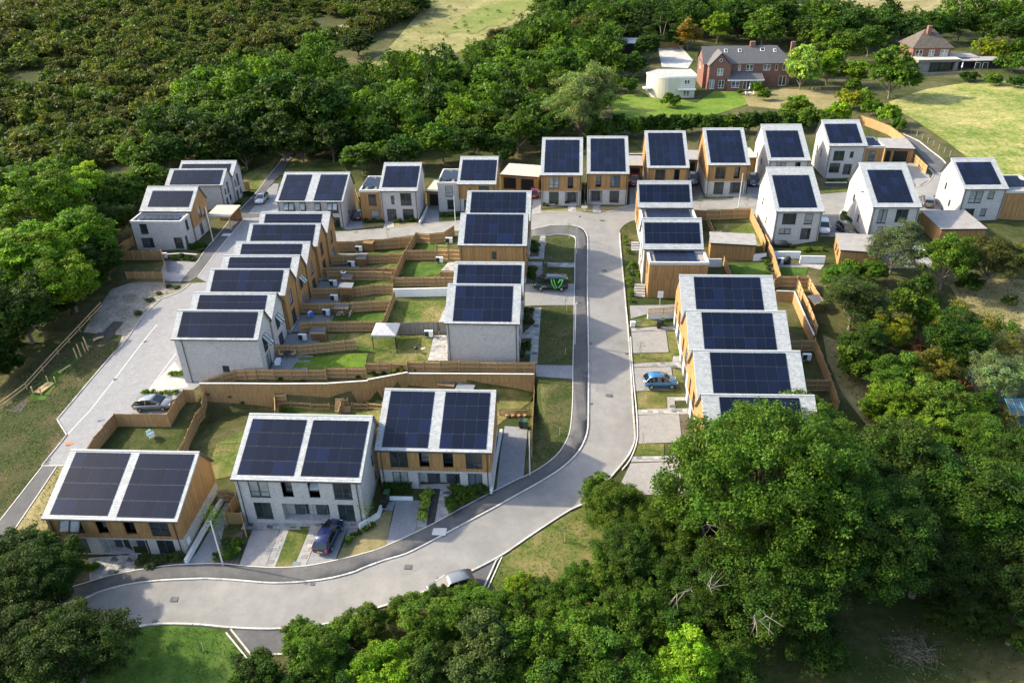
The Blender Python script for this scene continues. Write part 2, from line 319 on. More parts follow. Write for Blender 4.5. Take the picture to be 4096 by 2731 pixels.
# ------------------------------------------------------------------ terrain
HT = {  # eave mid x, y, z, yaw, roof width, front pitch, front slope length, eave height
    'H1': (-37.77, 54.18, 1.4, -0.0652, 13.03, 0.386, 7.27, 4.58),
    'H2': (-20.7, 56.67, 3.46, -0.0716, 12.55, 0.386, 7.27, 5.24),
    'H3': (-8.04, 60.61, 3.44, -0.0711, 11.68, 0.386, 7.27, 4.99),
    'M1': (-3.51, 79.95, 6.81, -0.0729, 8.96, 0.508, 5.6, 5.28),
    'M2': (-2.98, 86.65, 6.61, -0.0735, 8.99, 0.508, 5.6, 5.16),
    'M3': (-2.42, 98.68, 8.47, -0.0754, 9.56, 0.508, 5.6, 5.45),
    'M4': (-1.7, 105.78, 9.19, -0.0749, 9.52, 0.508, 5.6, 5.22),
    'L1': (-34.98, 79.38, 5.81, -0.0609, 10.47, 0.584, 3.91, 6.87),
    'L2': (-34.68, 84.2, 5.71, -0.0596, 10.58, 0.584, 3.91, 5.24),
    'L3': (-33.97, 89.02, 6.64, -0.0591, 10.46, 0.584, 3.91, 5.24),
    'L4': (-33.73, 93.84, 6.41, -0.0588, 10.52, 0.584, 3.91, 5.24),
    'L5': (-33.43, 98.66, 6.25, -0.0592, 10.66, 0.584, 3.91, 5.25),
    'L6': (-32.75, 103.48, 6.98, -0.0601, 10.55, 0.584, 3.91, 5.23),
    'L7': (-32.34, 108.3, 6.88, -0.0595, 10.67, 0.584, 3.91, 5.27),
    'B1': (-56.82, 136.14, 5.04, -0.0543, 10.64, 0.507, 3.97, 4.73),
    'B2': (-56.46, 141.04, 4.98, -0.0538, 10.67, 0.507, 3.97, 5.17),
    'B3': (-56.17, 121.12, 5.95, -0.0724, 8.74, 0.536, 5.18, 5.11),
    'S1': (-33.74, 125.58, 5.39, -0.066, 11.67, 0.371, 7.53, 4.96),
    'D1': (-18.67, 126.44, 6.59, -0.0694, 6.66, 0.421, 6.96, 5.65),
    'D2': (-5.4766, 128.572, 6.6998, -0.0815, 6.7571, 0.421, 6.96, 4.9),
    'D3': (9.01, 127.66, 8.27, -0.0835, 7.18, 0.41, 9.61, 5.19),
    'D4': (16.9, 127.7, 8.32, -0.0828, 7.19, 0.41, 9.61, 5.23),
    'D5': (27.4, 129.44, 8.53, -0.0773, 7.22, 0.41, 9.61, 5.16),
    'D6': (37.44, 128.37, 9.11, -0.0738, 7.13, 0.41, 9.61, 5.25),
    'D7': (48.42, 130.58, 8.93, -0.0682, 7.19, 0.41, 9.61, 5.07),
    'D8': (59.514, 133.8435, 10.2415, -0.0578, 6.699, 0.421, 6.96, 6.6),
    'D9': (43.03, 108.45, 8.46, -0.0616, 7.16, 0.41, 9.61, 4.66),
    'D10': (56.87, 107.57, 9.14, -0.0667, 7.09, 0.41, 9.61, 5.16),
    'D11': (73.02, 113.46, 9.4, -0.0429, 6.71, 0.421, 6.96, 5.03),
    'R1': (26.43, 82.16, 5.56, -0.0737, 11.5, 0.524, 6.2, 4.99),
    'R2': (25.78, 74.46, 4.77, -0.0726, 11.5, 0.524, 6.2, 5.16),
    'R3': (25.09, 66.76, 4.05, -0.0658, 11.49, 0.524, 6.2, 5.22),
    'R4': (24.24, 59.06, 3.57, -0.0623, 11.2, 0.524, 6.2, 5.2),
    'W1': (24.75, 116.53, 6.39, -0.0678, 8.57, 0.616, 5.12, 5.49),
    'W2': (22.69, 99.38, 6.96, -0.066, 8.38, 0.616, 5.12, 5.74),
}
def ray(px, py): return FW + RT*(px-2048)/FPX - UP*(py-1365.5)/FPX
def at_z(px, py, z):
    d = ray(px, py); t = (z-CAMZ)/d[2]; return np.array([d[0]*t, d[1]*t, z])
ZF = dict(z4=(100, 1700, .4655), zb=(800, 1400, .5102), z3=(1400, 1400, .4655), f1=(200, 1900, .5527), f2=(1300, 1900, .5952), rd=(2050, 1350, .4144),
          r2=(2050, 900, .3827), lf=(0, 900, .7656), l1=(0, 1300, .5102), A=(350, 600, .5102), B=(1050, 550, .5102), C=(2050, 450, .5102), D=(2900, 400, .5547),
          E=(2350, 1050, .5102), F=(2996, 850, .5102), G=(2400, 50, .7211), L=(600, 1000, .3507), L0=(600, 600, .38265), M=(1600, 1000, .3189),
          N=(1200, 600, .4252), P=(2100, 480, .26786), Q=(2550, 480, .26786), V=(0, 0, 1.74150), T=(2400, 1500, .7852), U=(0, 0, .8503), K1=(1180, 1080, .16156), K2=(1100, 1280, .2636), K3=(2440, 950, .24242), K4=(100, 1260, .24235), K5=(3600, 80, .2109), K6=(2560, 120, .2976), K7=(3820, 1480, .1785), K8=(1640, 2250, .1531), K9=(3500, 2400, .2111))
def sp(k, x, y): o = ZF[k]; return (o[0]+x*o[2], o[1]+y*o[2])
CTRL = []
for n, (x, y, z, yaw, w, t, L, wh) in HT.items():
    b = z-wh; D = L*math.cos(t)*1.3
    if n == 'L1': CTRL += [(x-5, y, -1.0), (x-5, y+4, -.6), (x+5, y, 1.0), (x+5, y+4, 1.0)]; continue
    if n in ('D8',): b = 4.6
    for fx in (-.5, .5):
        for fy in (0, 1): CTRL.append((x+fx*w*math.cos(yaw)-fy*D*math.sin(yaw), y+fx*w*math.sin(yaw)+fy*D*math.cos(yaw), b))
CTRL += [(-60, 25, -7), (-20, 25, -6), (20, 25, -5.5), (60, 25, -5), (95, 30, -3), (-44, 46, -4.2), (-25, 47, -3.2), (-8, 50, -2.4), (6, 56, -2.2), (12, 64, -1.6), (13, 75, -.4), (13, 88, 1.0), (13, 100, 2.0), (14, 112, 2.6), (13, 120, 2.8),
         (-60, 60, -4.5), (-52, 75, -2), (-56, 90, -1), (-50, 105, 0), (-47, 118, .5), (-47, 130, .3), (-42, 145, .2), (-75, 75, -4), (-80, 105, -2), (-85, 130, 0), (-75, 150, 1),
         (-25, 73, 1.0), (-12, 74, 1.5), (-20, 85, 1.3), (-18, 97, 1.6), (-16, 106, 1.8), (-25, 117, 1.2), (-8, 118, 1.8), (30, 120, 2.9), (47, 116, 3.4), (60, 118, 3.8), (52, 98, 2.6), (45, 92, 1.5), (42, 80, -.2), (40, 66, -1.6), (60, 70, -.5), (60, 90, 1.5), (85, 80, 1), (85, 100, 2.8), (90, 120, 4.5), (70, 50, -3),
         (-40, 170, 2), (0, 165, 3), (40, 160, 4.5), (80, 160, 6), (0, 200, 4), (50, 200, 5), (100, 200, 6), (120, 160, 7), (-100, 180, 2), (-150, 200, 4), (-60, 230, 4), (0, 260, 6), (100, 260, 7), (-150, 300, 10), (0, 340, 10), (150, 330, 10), (-250, 300, 14), (-100, 400, 16), (50, 450, 16), (250, 420, 16), (-300, 450, 22), (-200, 120, -2), (-180, 60, -6), (150, 60, 0), (200, 150, 6), (250, 250, 8), (-420, 420, 28), (0, 560, 22), (400, 520, 22), (-420, 600, 34)]
CT = np.array(CTRL)
# level gardens cut in below the long timber retaining wall
WALL_TOP = [sp('zb', -5, 261), sp('zb', 250, 261), sp('zb', 620, 264), sp('zb', 985, 262), sp('zb', 1315, 240), sp('z3', 495, 200), sp('z3', 1040, 203), sp('z3', 1580, 207)]
WALL_W = np.array([at_z(px, py, 1.25)[:2] for px, py in WALL_TOP])
def pit(x, y):
    yw = np.interp(x, WALL_W[:, 0], WALL_W[:, 1])
    k = np.clip((y-(yw-8))/7.0, 0, 1)*(y < yw-.05)*(x > WALL_W[0, 0]+.3)*(x < WALL_W[-1, 0]+.25)
    return -2.2*k
def raw_h(x, y):
    x = np.asarray(x, float); y = np.asarray(y, float); sh = x.shape; x = x.ravel(); y = y.ravel(); out = np.empty(len(x))
    for i0 in range(0, len(x), 20000):
        X = x[i0:i0+20000, None]; Y = y[i0:i0+20000, None]
        dx = CT[None, :, 0]-X; dy = CT[None, :, 1]-Y; d2 = dx*dx+dy*dy
        bw = 5.5+.16*np.sqrt(np.min(d2, 1, keepdims=True)) + .9*np.sqrt(np.min(d2, 1, keepdims=True))
        w = np.exp(-d2/(2*bw*bw))+1e-9/(1+d2)
        S = w.sum(1); Sx = (w*dx).sum(1); Sy = (w*dy).sum(1); Sxx = (w*dx*dx).sum(1)+4*S; Syy = (w*dy*dy).sum(1)+4*S; Sxy = (w*dx*dy).sum(1)
        zc = CT[None, :, 2]; Sz = (w*zc).sum(1); Sxz = (w*dx*zc).sum(1); Syz = (w*dy*zc).sum(1)
        A = np.stack([np.stack([S, Sx, Sy], -1), np.stack([Sx, Sxx, Sxy], -1), np.stack([Sy, Sxy, Syy], -1)], -2)
        out[i0:i0+20000] = np.linalg.solve(A, np.stack([Sz, Sxz, Syz], -1)[..., None])[:, 0, 0]
    return (out+pit(x, y)).reshape(sh)
def axis(lo, a, b, hi, d0, growth=1.12):
    r = list(np.arange(a, b+1e-6, d0)); s = d0; p = b
    while p < hi: s *= growth; p += s; r.append(p)
    s = d0; p = a
    while p > lo: s *= growth; p -= s; r.insert(0, p)
    return np.array(r)
GX = axis(-430, -66, 84, 420, .6); GY = axis(12, 40, 146, 640, .6)
_gx, _gy = np.meshgrid(GX, GY); GZ = raw_h(_gx, _gy)
_b = 0
def g(x, y):
    i = min(max(int(np.searchsorted(GX, x))-1, 0), len(GX)-2); j = min(max(int(np.searchsorted(GY, y))-1, 0), len(GY)-2)
    fx = min(max((x-GX[i])/(GX[i+1]-GX[i]), 0), 1); fy = min(max((y-GY[j])/(GY[j+1]-GY[j]), 0), 1)
    return float((GZ[j, i]*(1-fx)+GZ[j, i+1]*fx)*(1-fy)+(GZ[j+1, i]*(1-fx)+GZ[j+1, i+1]*fx)*fy)
def G(px, py, h=0.0):
    z = 0.0
    p = at_z(px, py, z+h)
    for _ in range(14):
        zn = g(p[0], p[1]); z += (zn-z)*.7; p = at_z(px, py, z+h)
    return Vector((p[0], p[1], g(p[0], p[1])))
def GP(k, pts, h=0.0): return [G(*sp(k, x, y), h) for x, y in pts]
def make_ground():
    ny, nx = GZ.shape; V = np.stack([_gx, _gy, GZ], -1).reshape(-1, 3)
    idx = np.arange(ny*nx).reshape(ny, nx); F = np.stack([idx[:-1, :-1], idx[:-1, 1:], idx[1:, 1:], idx[1:, :-1]], -1).reshape(-1, 4)
    o = put('ground', np_mesh('ground', V, F, 'ground_soil', True)); tag(o, kind='structure')
make_ground()
def inside(poly, x, y):
    c = False; n = len(poly)
    for i in range(n):
        x1, y1 = poly[i][:2]; x2, y2 = poly[i-1][:2]
        if (y1 > y) != (y2 > y) and x < (x2-x1)*(y-y1)/(y2-y1)+x1: c = not c
    return c
def dens(pts, step, closed=True):
    out = []; n = len(pts)
    for i in range(n if closed else n-1):
        a = pts[i]; b = pts[(i+1) % n]; L = math.hypot(b[0]-a[0], b[1]-a[1]); k = max(1, int(L/step))
        for j in range(k): out.append((a[0]+(b[0]-a[0])*j/k, a[1]+(b[1]-a[1])*j/k))
    if not closed: out.append(tuple(pts[-1][:2]))
    return out
def drape(pts, lift, step=.9, skirt=0.0):
    P = dens([(p[0], p[1]) for p in pts], step); n = len(P)
    xs = [p[0] for p in P]; ys = [p[1] for p in P]
    inner = []
    x = min(xs)+step/2; 
    while x < max(xs):
        y = min(ys)+step/2
        while y < max(ys):
            if inside(P, x, y) and min((x-q[0])**2+(y-q[1])**2 for q in P) > (step*.35)**2: inner.append((x, y))
            y += step
        x += step
    vv, ee, ff, *_ = delaunay_2d_cdt([Vector(p) for p in P+inner], [], [list(range(n))], 1, 1e-5)
    V = [(p.x, p.y, g(p.x, p.y)+lift) for p in vv]; F = [tuple(f) for f in ff]
    if skirt:
        from collections import Counter
        cnt = Counter(); 
        for f in F:
            for i in range(len(f)): cnt[tuple(sorted((f[i], f[(i+1) % len(f)])))] += 1
        for f in list(F):
            for i in range(len(f)):
                a, b = f[i], f[(i+1) % len(f)]
                if cnt[tuple(sorted((a, b)))] == 1:
                    k = len(V); V += [(V[a][0], V[a][1], V[a][2]-skirt), (V[b][0], V[b][1], V[b][2]-skirt)]; F.append((b, a, k, k+1))
    mb = MB(); mb.v = V; mb.f = F; mb.m = [0]*len(F); return mb
def patch(name, pts, mat, lift=.04, step=.9, skirt=0.0, parent=None, kind='structure'):
    o = drape(pts, lift, step, skirt).build(name, mat, parent, True)
    if kind and not parent: tag(o, kind=kind)
    return o
def spline(pts, n=4):
    P = [Vector((p[0], p[1], 0)) for p in pts]; out = []
    for i in range(len(P)-1):
        p0 = P[max(i-1, 0)]; p1 = P[i]; p2 = P[i+1]; p3 = P[min(i+2, len(P)-1)]
        for k in range(n):
            t = k/n; out.append(.5*((2*p1)+(-p0+p2)*t+(2*p0-5*p1+4*p2-p3)*t*t+(-p0+3*p1-3*p2+p3)*t**3))
    out.append(P[-1]); return [(p.x, p.y) for p in out]
def strip(name, line, w, mat, top=.12, base=-.1, parent=None, step=1.0, side=0.0, kind='structure'):
    # a kerb or edging: closed rectangular section following the ground
    L = dens(line, step, False); mb = MB(); rings = []
    for i, p in enumerate(L):
        a = L[max(i-1, 0)]; b = L[min(i+1, len(L)-1)]; d = Vector((b[0]-a[0], b[1]-a[1])); d.normalize(); nx, ny = -d.y, d.x
        z = g(p[0], p[1]); o = side*w/2
        rings.append([(p[0]+nx*(o+s*w/2), p[1]+ny*(o+s*w/2), z+zz) for s, zz in ((-1, base), (1, base), (1, top), (-1, top))])
    if name == 'kerb':                       # separate kerbstones with open joints
        mat = 'kerb_stone' if mat == 'kerb_white' else 'kerb_stone_grey'
        for a_, b_ in zip(rings[:-1], rings[1:]):
            A_ = [tuple(np.array(p)+(np.array(q)-np.array(p))*.015) for p, q in zip(a_, b_)]; B_ = [tuple(np.array(p)+(np.array(q)-np.array(p))*.985) for p, q in zip(a_, b_)]; mb.loft([A_, B_])
    else: mb.loft(rings)
    o = mb.build(name, mat, parent, recalc=True)
    if not parent: tag(o, kind=kind)
    return o

# ------------------------------------------------------------------ houses
PANEL = {}; HOUSE = {}
def panel_mesh(w, h):
    k = (round(w, 3), round(h, 3))
    if k not in PANEL:
        mb = MB(); mb.box(-w/2, w/2, -h/2, h/2, 0, .035, 0); mb.box(-w/2+.02, w/2-.02, -h/2+.02, h/2-.02, .02, .039, 1)
        PANEL[k] = mb.mesh('solar_panel', ['pv_frame', 'pv'])
    return PANEL[k]
RIDGE = MB(); RIDGE.extrude([(-.16, -.10), (-.13, -.005), (0, .05), (.13, -.005), (.16, -.10), (0, -.03)], -.22, .22); RIDGE = RIDGE.mesh('ridge_tile', 'slate_base')
def wall_rect(mb, O, U, N, u0, u1, z0, z1, holes, mi=0):
    hs = [(max(a, u0), max(b, z0), min(c, u1), min(d, z1), r) for a, b, c, d, r in holes if a < u1 and c > u0 and b < z1 and d > z0]
    us = sorted({u0, u1} | {h[0] for h in hs} | {h[2] for h in hs}); zs = sorted({z0, z1} | {h[1] for h in hs} | {h[3] for h in hs})
    P = lambda u, z, d=0: tuple(O+U*u+N*d+Vector((0, 0, z)))
    for i in range(len(us)-1):
        for j in range(len(zs)-1):
            cu = (us[i]+us[i+1])/2; cz = (zs[j]+zs[j+1])/2
            if any(h[0] < cu < h[2] and h[1] < cz < h[3] for h in hs): continue
            mb.poly([P(us[i], zs[j]), P(us[i+1], zs[j]), P(us[i+1], zs[j+1]), P(us[i], zs[j+1])], mi)
    for a, b, c, d, r in hs:
        mb.poly([P(a, b), P(a, d), P(a, d, -r), P(a, b, -r)], mi); mb.poly([P(c, b), P(c, b, -r), P(c, d, -r), P(c, d)], mi)
        mb.poly([P(a, d), P(c, d), P(c, d, -r), P(a, d, -r)], mi); mb.poly([P(a, b), P(a, b, -r), P(c, b, -r), P(c, b)], mi)
        if r > .5: mb.poly([P(a, b, -r), P(a, d, -r), P(c, d, -r), P(c, b, -r)], mi)
def rng(*k): return random.Random(str(k))
def window(house, O, U, N, a, b, c, d, typ, depth, r, frame='frame_grey'):
    # frame and mullions as one mesh, panes as sub-parts; local axes: x along wall, y outward, z up
    w = c-a; h = d-b; f = .075; fr = MB(); panes = MB(); glass = 'glass_blind' if r.random() < .28 else ('glass_sky' if r.random() < .2 else 'glass')
    rot = math.atan2(U.y, U.x); loc = O+U*((a+c)/2)-N*(depth-.03)+Vector((0, 0, b))
    if typ in 'wngv':
        for x0, x1, z0, z1 in ((-w/2, -w/2+f, 0, h), (w/2-f, w/2, 0, h), (-w/2, w/2, h-f, h), (-w/2, w/2, 0, f)): fr.box(x0, x1, -.045, .04, z0, z1)
        if typ in 'wg': fr.box(-.06, .06, -.043, .038, f, h-f)
        if typ == 'w': fr.box(-w/2+f, -.06, -.04, .036, h*.30, h*.30+.06); fr.box(.06, w/2-f, -.04, .036, h*.30, h*.30+.06)
        if typ == 'n': fr.box(-w/2+f, w/2-f, -.04, .036, h*.30, h*.30+.06)
        fr.box(-w/2-.03, w/2+.03, -.13, -.05, -.05, 0)     # sill
        o = fr.build('window', frame, house, loc=loc, rot=(0, 0, rot))
        halves = [(-w/2+f, w/2-f)] if typ in 'nv' else [(-w/2+f, -.06), (.06, w/2-f)]
        for x0, x1 in halves:
            p = MB(); p.box(x0, x1, -.008, .008, f, h-f); p.build('pane', glass, o)
    elif typ == 'o':                                           # casements standing open at the top-hung side
        for x0, x1, z0, z1 in ((-w/2, -w/2+f, 0, h), (w/2-f, w/2, 0, h), (-w/2, w/2, h-f, h), (-w/2, w/2, 0, f)): fr.box(x0, x1, -.045, .04, z0, z1)
        o = fr.build('window', frame, house, loc=loc, rot=(0, 0, rot))
        p = MB(); p.box(-w/2+f, w/2-f, -.008, .008, f, h-f); p.build('pane', 'glass', o)
        n = 2 if w > 1.1 else 1; sw = w/n-.05
        for k in range(n):
            x = (-w/2+w/n*(k+.5)); s = MB(); hh = h*.66
            for x0, x1, z0, z1 in ((-sw/2, -sw/2+.07, -hh, 0), (sw/2-.07, sw/2, -hh, 0), (-sw/2, sw/2, -.07, 0), (-sw/2, sw/2, -hh, -hh+.07)): s.box(x0, x1, -.03, .03, z0, z1)
            s.box(-sw/2+.07, sw/2-.07, -.01, .01, -hh+.07, -.07, 1)
            s.build('open_sash', [frame, 'glass_blind'], o, loc=(x, -.05, h-.04), rot=(math.radians(-38), 0, 0))
    else:                                                       # 'd' front door with a glazed sidelight, 'G' garage door
        if typ == 'G':
            fr.box(-w/2, w/2, -.02, .04, 0, h)
            for k in range(1, 5): fr.box(-w/2+.04, w/2-.04, -.035, -.02, h*k/5-.02, h*k/5+.02)
            fr.build('garage_door', 'black_plastic', house, loc=loc, rot=(0, 0, rot)); return
        side = .32*w if w > 1.15 else 0
        fr.box(-w/2, w/2-side, -.03, .04, 0, h-.05); fr.box(-w/2, w/2, -.04, .05, h-.05, h)
        o = fr.build('front_door', 'door_grey', house, loc=loc, rot=(0, 0, rot))
        if side:
            p = MB(); p.box(w/2-side+.04, w/2-.03, -.01, .01, .05, h-.08); p.build('sidelight', 'glass', o)
        hd = MB(); hd.box(w/2-side-.14, w/2-side-.10, -.09, -.03, .85, 1.15); hd.build('handle', 'steel', o)
def faces_of(w, D, inx=.2):
    return {'f': (Vector((-w/2+inx, 0, 0)), Vector((1, 0, 0)), Vector((0, -1, 0)), w-2*inx), 'r': (Vector((w/2-inx, 0, 0)), Vector((0, 1, 0)), Vector((1, 0, 0)), D),
            'l': (Vector((-w/2+inx, D, 0)), Vector((0, -1, 0)), Vector((-1, 0, 0)), D), 'b': (Vector((w/2-inx, D, 0)), Vector((-1, 0, 0)), Vector((0, 1, 0)), w-2*inx)}
def house(key, label, blocks, bands, wins, group=None, side_bands=None, downpipes=(.03, .97), backk=1.38):
    x, y, z, yaw, w, t, L, wh = HT[key]; r = rng(key)
    uy = Vector((-math.sin(yaw), math.cos(yaw), 0)); o = Vector((x, y, z-wh))+uy*.25
    H = empty('house', o, yaw); tag(H, label, 'house', group); HOUSE[key] = H
    he = wh; rise = L*math.sin(t); yr = -.25+L*math.cos(t); zr = he+rise; yb = yr+rise/backk; D = yb-.22
    tt = math.tan(t); zt0 = he+.25*tt-.16; ztD = he+.22*backk-.16
    F = faces_of(w, D); mbs = {}
    side_bands = side_bands or bands
    for k, (O, U, N, W) in F.items():
        top = zt0 if k == 'f' else (ztD if k == 'b' else min(zt0, ztD)); bb = bands if k in 'fb' else side_bands
        holes = []
        for (a, b, c, d, typ) in wins.get(k, []):
            dep = .95 if typ == 'p' else .13
            holes.append((a*W, b*he, c*W, min(d*he, top-.05), dep))
        for (f0, f1, mat) in bb:
            z0 = -2.0 if f0 == 0 else f0*he; z1 = top if f1 >= 1 else f1*he
            off = .035 if mat == 'cladding' else 0.0
            mb = mbs.setdefault(mat, MB()); wall_rect(mb, O+N*off-U*off, U, N, 0, W+2*off, z0, z1, [(h[0]+off, h[1], h[2]+off, h[3], h[4]+off) for h in holes])
            if off and f0 > 0: mb.poly([tuple(O-U*off+Vector((0, 0, z0))), tuple(O+U*(W+off)+Vector((0, 0, z0))), tuple(O+U*(W+off)+N*off+Vector((0, 0, z0))), tuple(O-U*off+N*off+Vector((0, 0, z0)))])
        if k in 'lr':
            mat = bb[-1][2]; off = .035 if mat == 'cladding' else 0; X = O.x+N.x*off
            pts = [(X, 0-off, top), (X, D+off, top), (X, D+off, ztD), (X, yr, zr-.16), (X, 0-off, zt0)]
            mbs[mat].poly(pts if k == 'r' else pts[::-1])
        for (a, b, c, d, typ), hh in zip(wins.get(k, []), holes):
            if typ == 'p': continue
            inporch = any(q[4] == 'p' and q[0] <= a and q[2] >= c and q[1] <= b+.001 for q in wins.get(k, []))
            window(H, O, U, N, hh[0], hh[1], hh[2], hh[3], typ, .90 if inporch else .10, r)
    if any(tw[4] == 'p' for tw in wins.get('f', [])): pass
    for mat, mb in mbs.items(): mb.build({'brick': 'brick_wall', 'cladding': 'timber_cladding'}.get(mat, 'wall'), mat, H)
    rf = MB(); rf.extrude([(-.25, he), (yr, zr), (yb, he), (yb, he-.14), (yr, zr-.17), (-.25, he-.14)], -w/2, w/2)
    roof = rf.build('roof', 'slate_base', H, recalc=True)
    for k in range(int(w/.452)+1): put('ridge_tile', RIDGE, roof, (-w/2+.22+k*.452*(w-.44)/(.452*int(w/.452)), yr, zr+.03))
    P = lambda u, s, n=0: (u, -.25+s*math.cos(t)-n*math.sin(t), he+s*math.sin(t)+n*math.cos(t))
    # slates where no panel lies
    sl = MB(); ex = .225; wd = .30; rows = int((L-.12)/ex)
    rects = [(-w/2+u0*w-.02, -w/2+u1*w+.02, s0*L-.03, s1*L+.03) for (_, _, u0, u1, s0, s1) in blocks]
    for i in range(rows):
        s0 = i*(L-.12)/rows; u = -w/2+(0 if i % 2 else -wd/2)
        while u < w/2-.02:
            a = max(u, -w/2)+.006; b = min(u+wd, w/2)-.006; u += wd
            if b-a < .04: continue
            skip = False
            for (q0, q1, q2, q3) in rects:
                if s0+ex*.5 > q2 and s0+ex*.5 < q3:
                    if a >= q0 and b <= q1: skip = True; break
                    if a < q0 < b: b = q0
                    elif a < q1 < b: a = q1
            if skip or b-a < .03: continue
            n0 = .028+r.random()*.012; n1 = .006; s1 = s0+ex+.03
            sl.poly([P(a, s0, n0), P(b, s0, n0), P(b, s1, n1), P(a, s1, n1)]); sl.poly([P(a, s0, 0), P(b, s0, 0), P(b, s0, n0), P(a, s0, n0)])
    so = sl.build('slates', 'slate', roof); so['kind'] = 'stuff'
    for (c, rr, u0, u1, s0, s1) in blocks:
        pw = (u1-u0)*w/c; ph = (s1-s0)*L/rr; me = panel_mesh(pw-.035, ph-.055)
        tr = MB(); tr.poly([P(-w/2+u0*w, s0*L, .03), P(-w/2+u1*w, s0*L, .03), P(-w/2+u1*w, s1*L, .03), P(-w/2+u0*w, s1*L, .03)]); tr.build('panel_tray', 'pv_rail', roof)
        for i in range(c):
            for j in range(rr): put('solar_panel', me, roof, P(-w/2+u0*w+(i+.5)*pw, s0*L+(j+.5)*ph, .035), (t, 0, 0))
    for sx in (-1, 1):                                           # dark verge boards on the steep back pitch
        b = MB(); X = sx*(w/2+.012); b.bar((X, yr, zr-.05), (X, yb+.03, he-.06), .035, .26); b.build('bargeboard', 'dark_metal', roof)
    gt = MB(); gt.extrude([(-.36, he-.10), (-.36, he-.02), (-.26, he-.02), (-.26, he-.13)], -w/2, w/2); gt.build('gutter', 'dark_metal', roof, recalc=True)
    gb = MB(); gb.extrude([(yb+.02, he-.13), (yb+.02, he-.02), (yb+.12, he-.02), (yb+.12, he-.10)], -w/2, w/2); gb.build('gutter', 'dark_metal', roof, recalc=True)
    for fx in downpipes:
        d = MB(); X = -w/2+.2+fx*(w-.4); d.tube([(X, -.3, he-.1), (X, -.08, he-.4), (X, -.08, -.6)], .045, 6); d.build('downpipe', 'dark_metal', H)
    return H
WOODTOP = lambda s: [(0, s, 'brick'), (s, 1, 'cladding')]
BR = [(0, 1, 'brick')]; WD = [(0, 1, 'cladding')]; WH_ = [(0, 1, 'brick')]
SEMI = lambda porch: {'f': [(.105, .56, .265, .93, 'w'), (.367, .56, .455, .93, 'n'), (.58, .56, .668, .93, 'n'), (.78, .56, .925, .93, 'w'),
        (.11, .03, .25, .42, 'g'), (.34, .0, .72, .41, 'p'), (.41, .005, .525, .40, 'd'), (.585, .005, .70, .40, 'd'), (.79, .03, .92, .42, 'g')]}
semi1 = SEMI(1); semi1['f'][0] = (.105, .56, .265, .93, 'o')
semi2 = SEMI(1); semi2['f'][2] = (.58, .56, .668, .93, 'o'); semi2['r'] = [(.55, .62, .62, .85, 'v'), (.6, .2, .67, .42, 'v')]
house('H1', 'pair of semi-detached houses nearest the lower left corner, timber upper floor over pale brick', [(5, 4, .052, .477, .055, .965), (5, 4, .547, .97, .045, .965)], WOODTOP(.46), semi1)
house('H2', 'all-brick pair of semi-detached houses with the blue car parked in front', [(5, 4, .042, .479, .07, .92), (5, 4, .532, .974, .07, .92)], BR, semi2)
house('H3', 'timber and brick pair of houses at the road bend, yellow shrubs in front', [(4, 4, .059, .4515, .05, .965), (4, 4, .55, .949, .05, .965)], WOODTOP(.47), SEMI(1))
mr = {'r': [(.15, .55, .4, .9, 'w'), (.6, .55, .8, .9, 'n'), (.12, .02, .38, .42, 'g'), (.6, .0, .85, .42, 'd')]}
house('M1', 'pale brick gabled house at the near end of the middle row, eighteen solar panels', [(6, 3, .114, .888, .055, .955)], BR, dict(mr))
house('M2', 'gabled house joined behind the near brick house of the middle row', [(7, 3, .049, .957, .05, .92)], BR, dict(mr))
m3 = dict(mr); m3['f'] = [(.49, .62, .56, .82, 'v')]
house('M3', 'middle row house with a timber-clad front wall and one small window', [(7, 3, .0885, .927, .05, .966)], WOODTOP(.0001)[1:] and [(0, .12, 'brick'), (.12, 1, 'cladding')], m3)
house('M4', 'farthest house of the middle row, next to the double garage across the road', [(7, 3, .07, .917, .1, .955)], WOODTOP(.47), dict(mr))
lrow = {'L1': ('pale brick house at the near end of the long stepped left terrace', BR, (8, 2, .065, .94, .07, .94)),
        'L2': ('second terrace house from the near end of the left row, pale brick gable', BR, (5, 3, .083, .894, .12, .91)),
        'L3': ('third terrace house from the near end of the left row, first with a timber gable', WD, (8, 2, .061, .928, .13, .945)),
        'L4': ('fourth terrace house from the near end of the left row, its gable window propped open', WD, (5, 3, .088, .894, .1, .91)),
        'L5': ('fifth terrace house from the near end of the left row, timber gable', WD, (5, 3, .09, .897, .1, .91)),
        'L6': ('second terrace house from the far end of the left row, wide panel array', WD, (8, 2, .056, .924, .1, .94)),
        'L7': ('timber house at the far end of the long stepped left terrace', WD, (5, 3, .075, .884, .1, .9))}
for k, (lab, bd, blk) in lrow.items():
    z0 = .24 if k == 'L1' else 0
    ww = {'r': [(.32, z0+(.55 if not z0 else .34), .62, .93 if not z0 else .92, 'o' if k in ('L1', 'L2', 'L4') else 'w'), (.3, z0+.01, .66, z0+(.40 if not z0 else .30), 'g')],
          'l': [(.3, .55, .6, .9, 'w'), (.2, .03, .45, .4, 'd')]}
    if k == 'L1': ww['f'] = [(.5, .33, .585, .45, 'v')]
    house(k, lab, [blk], BR if k in ('L1', 'L2') else [(0, .02, 'brick'), (.02, 1, 'cladding')], ww, 'left stepped terrace', downpipes=(.09,) if k == 'L1' else ())
bw = {'r': [(.12, .58, .27, .80, 'v'), (.42, .52, .62, .95, 'n'), (.10, .0, .32, .42, 'd'), (.5, .20, .68, .43, 'v')]}
house('B1', 'near house of the brick pair at the far left, before the dark wood', [(7, 2, .08, .945, .04, .925)], BR, bw)
house('B2', 'rear house of the brick pair at the far left, half hidden by its neighbour roof', [(7, 2, .041, .918, .05, .8)], BR, bw)
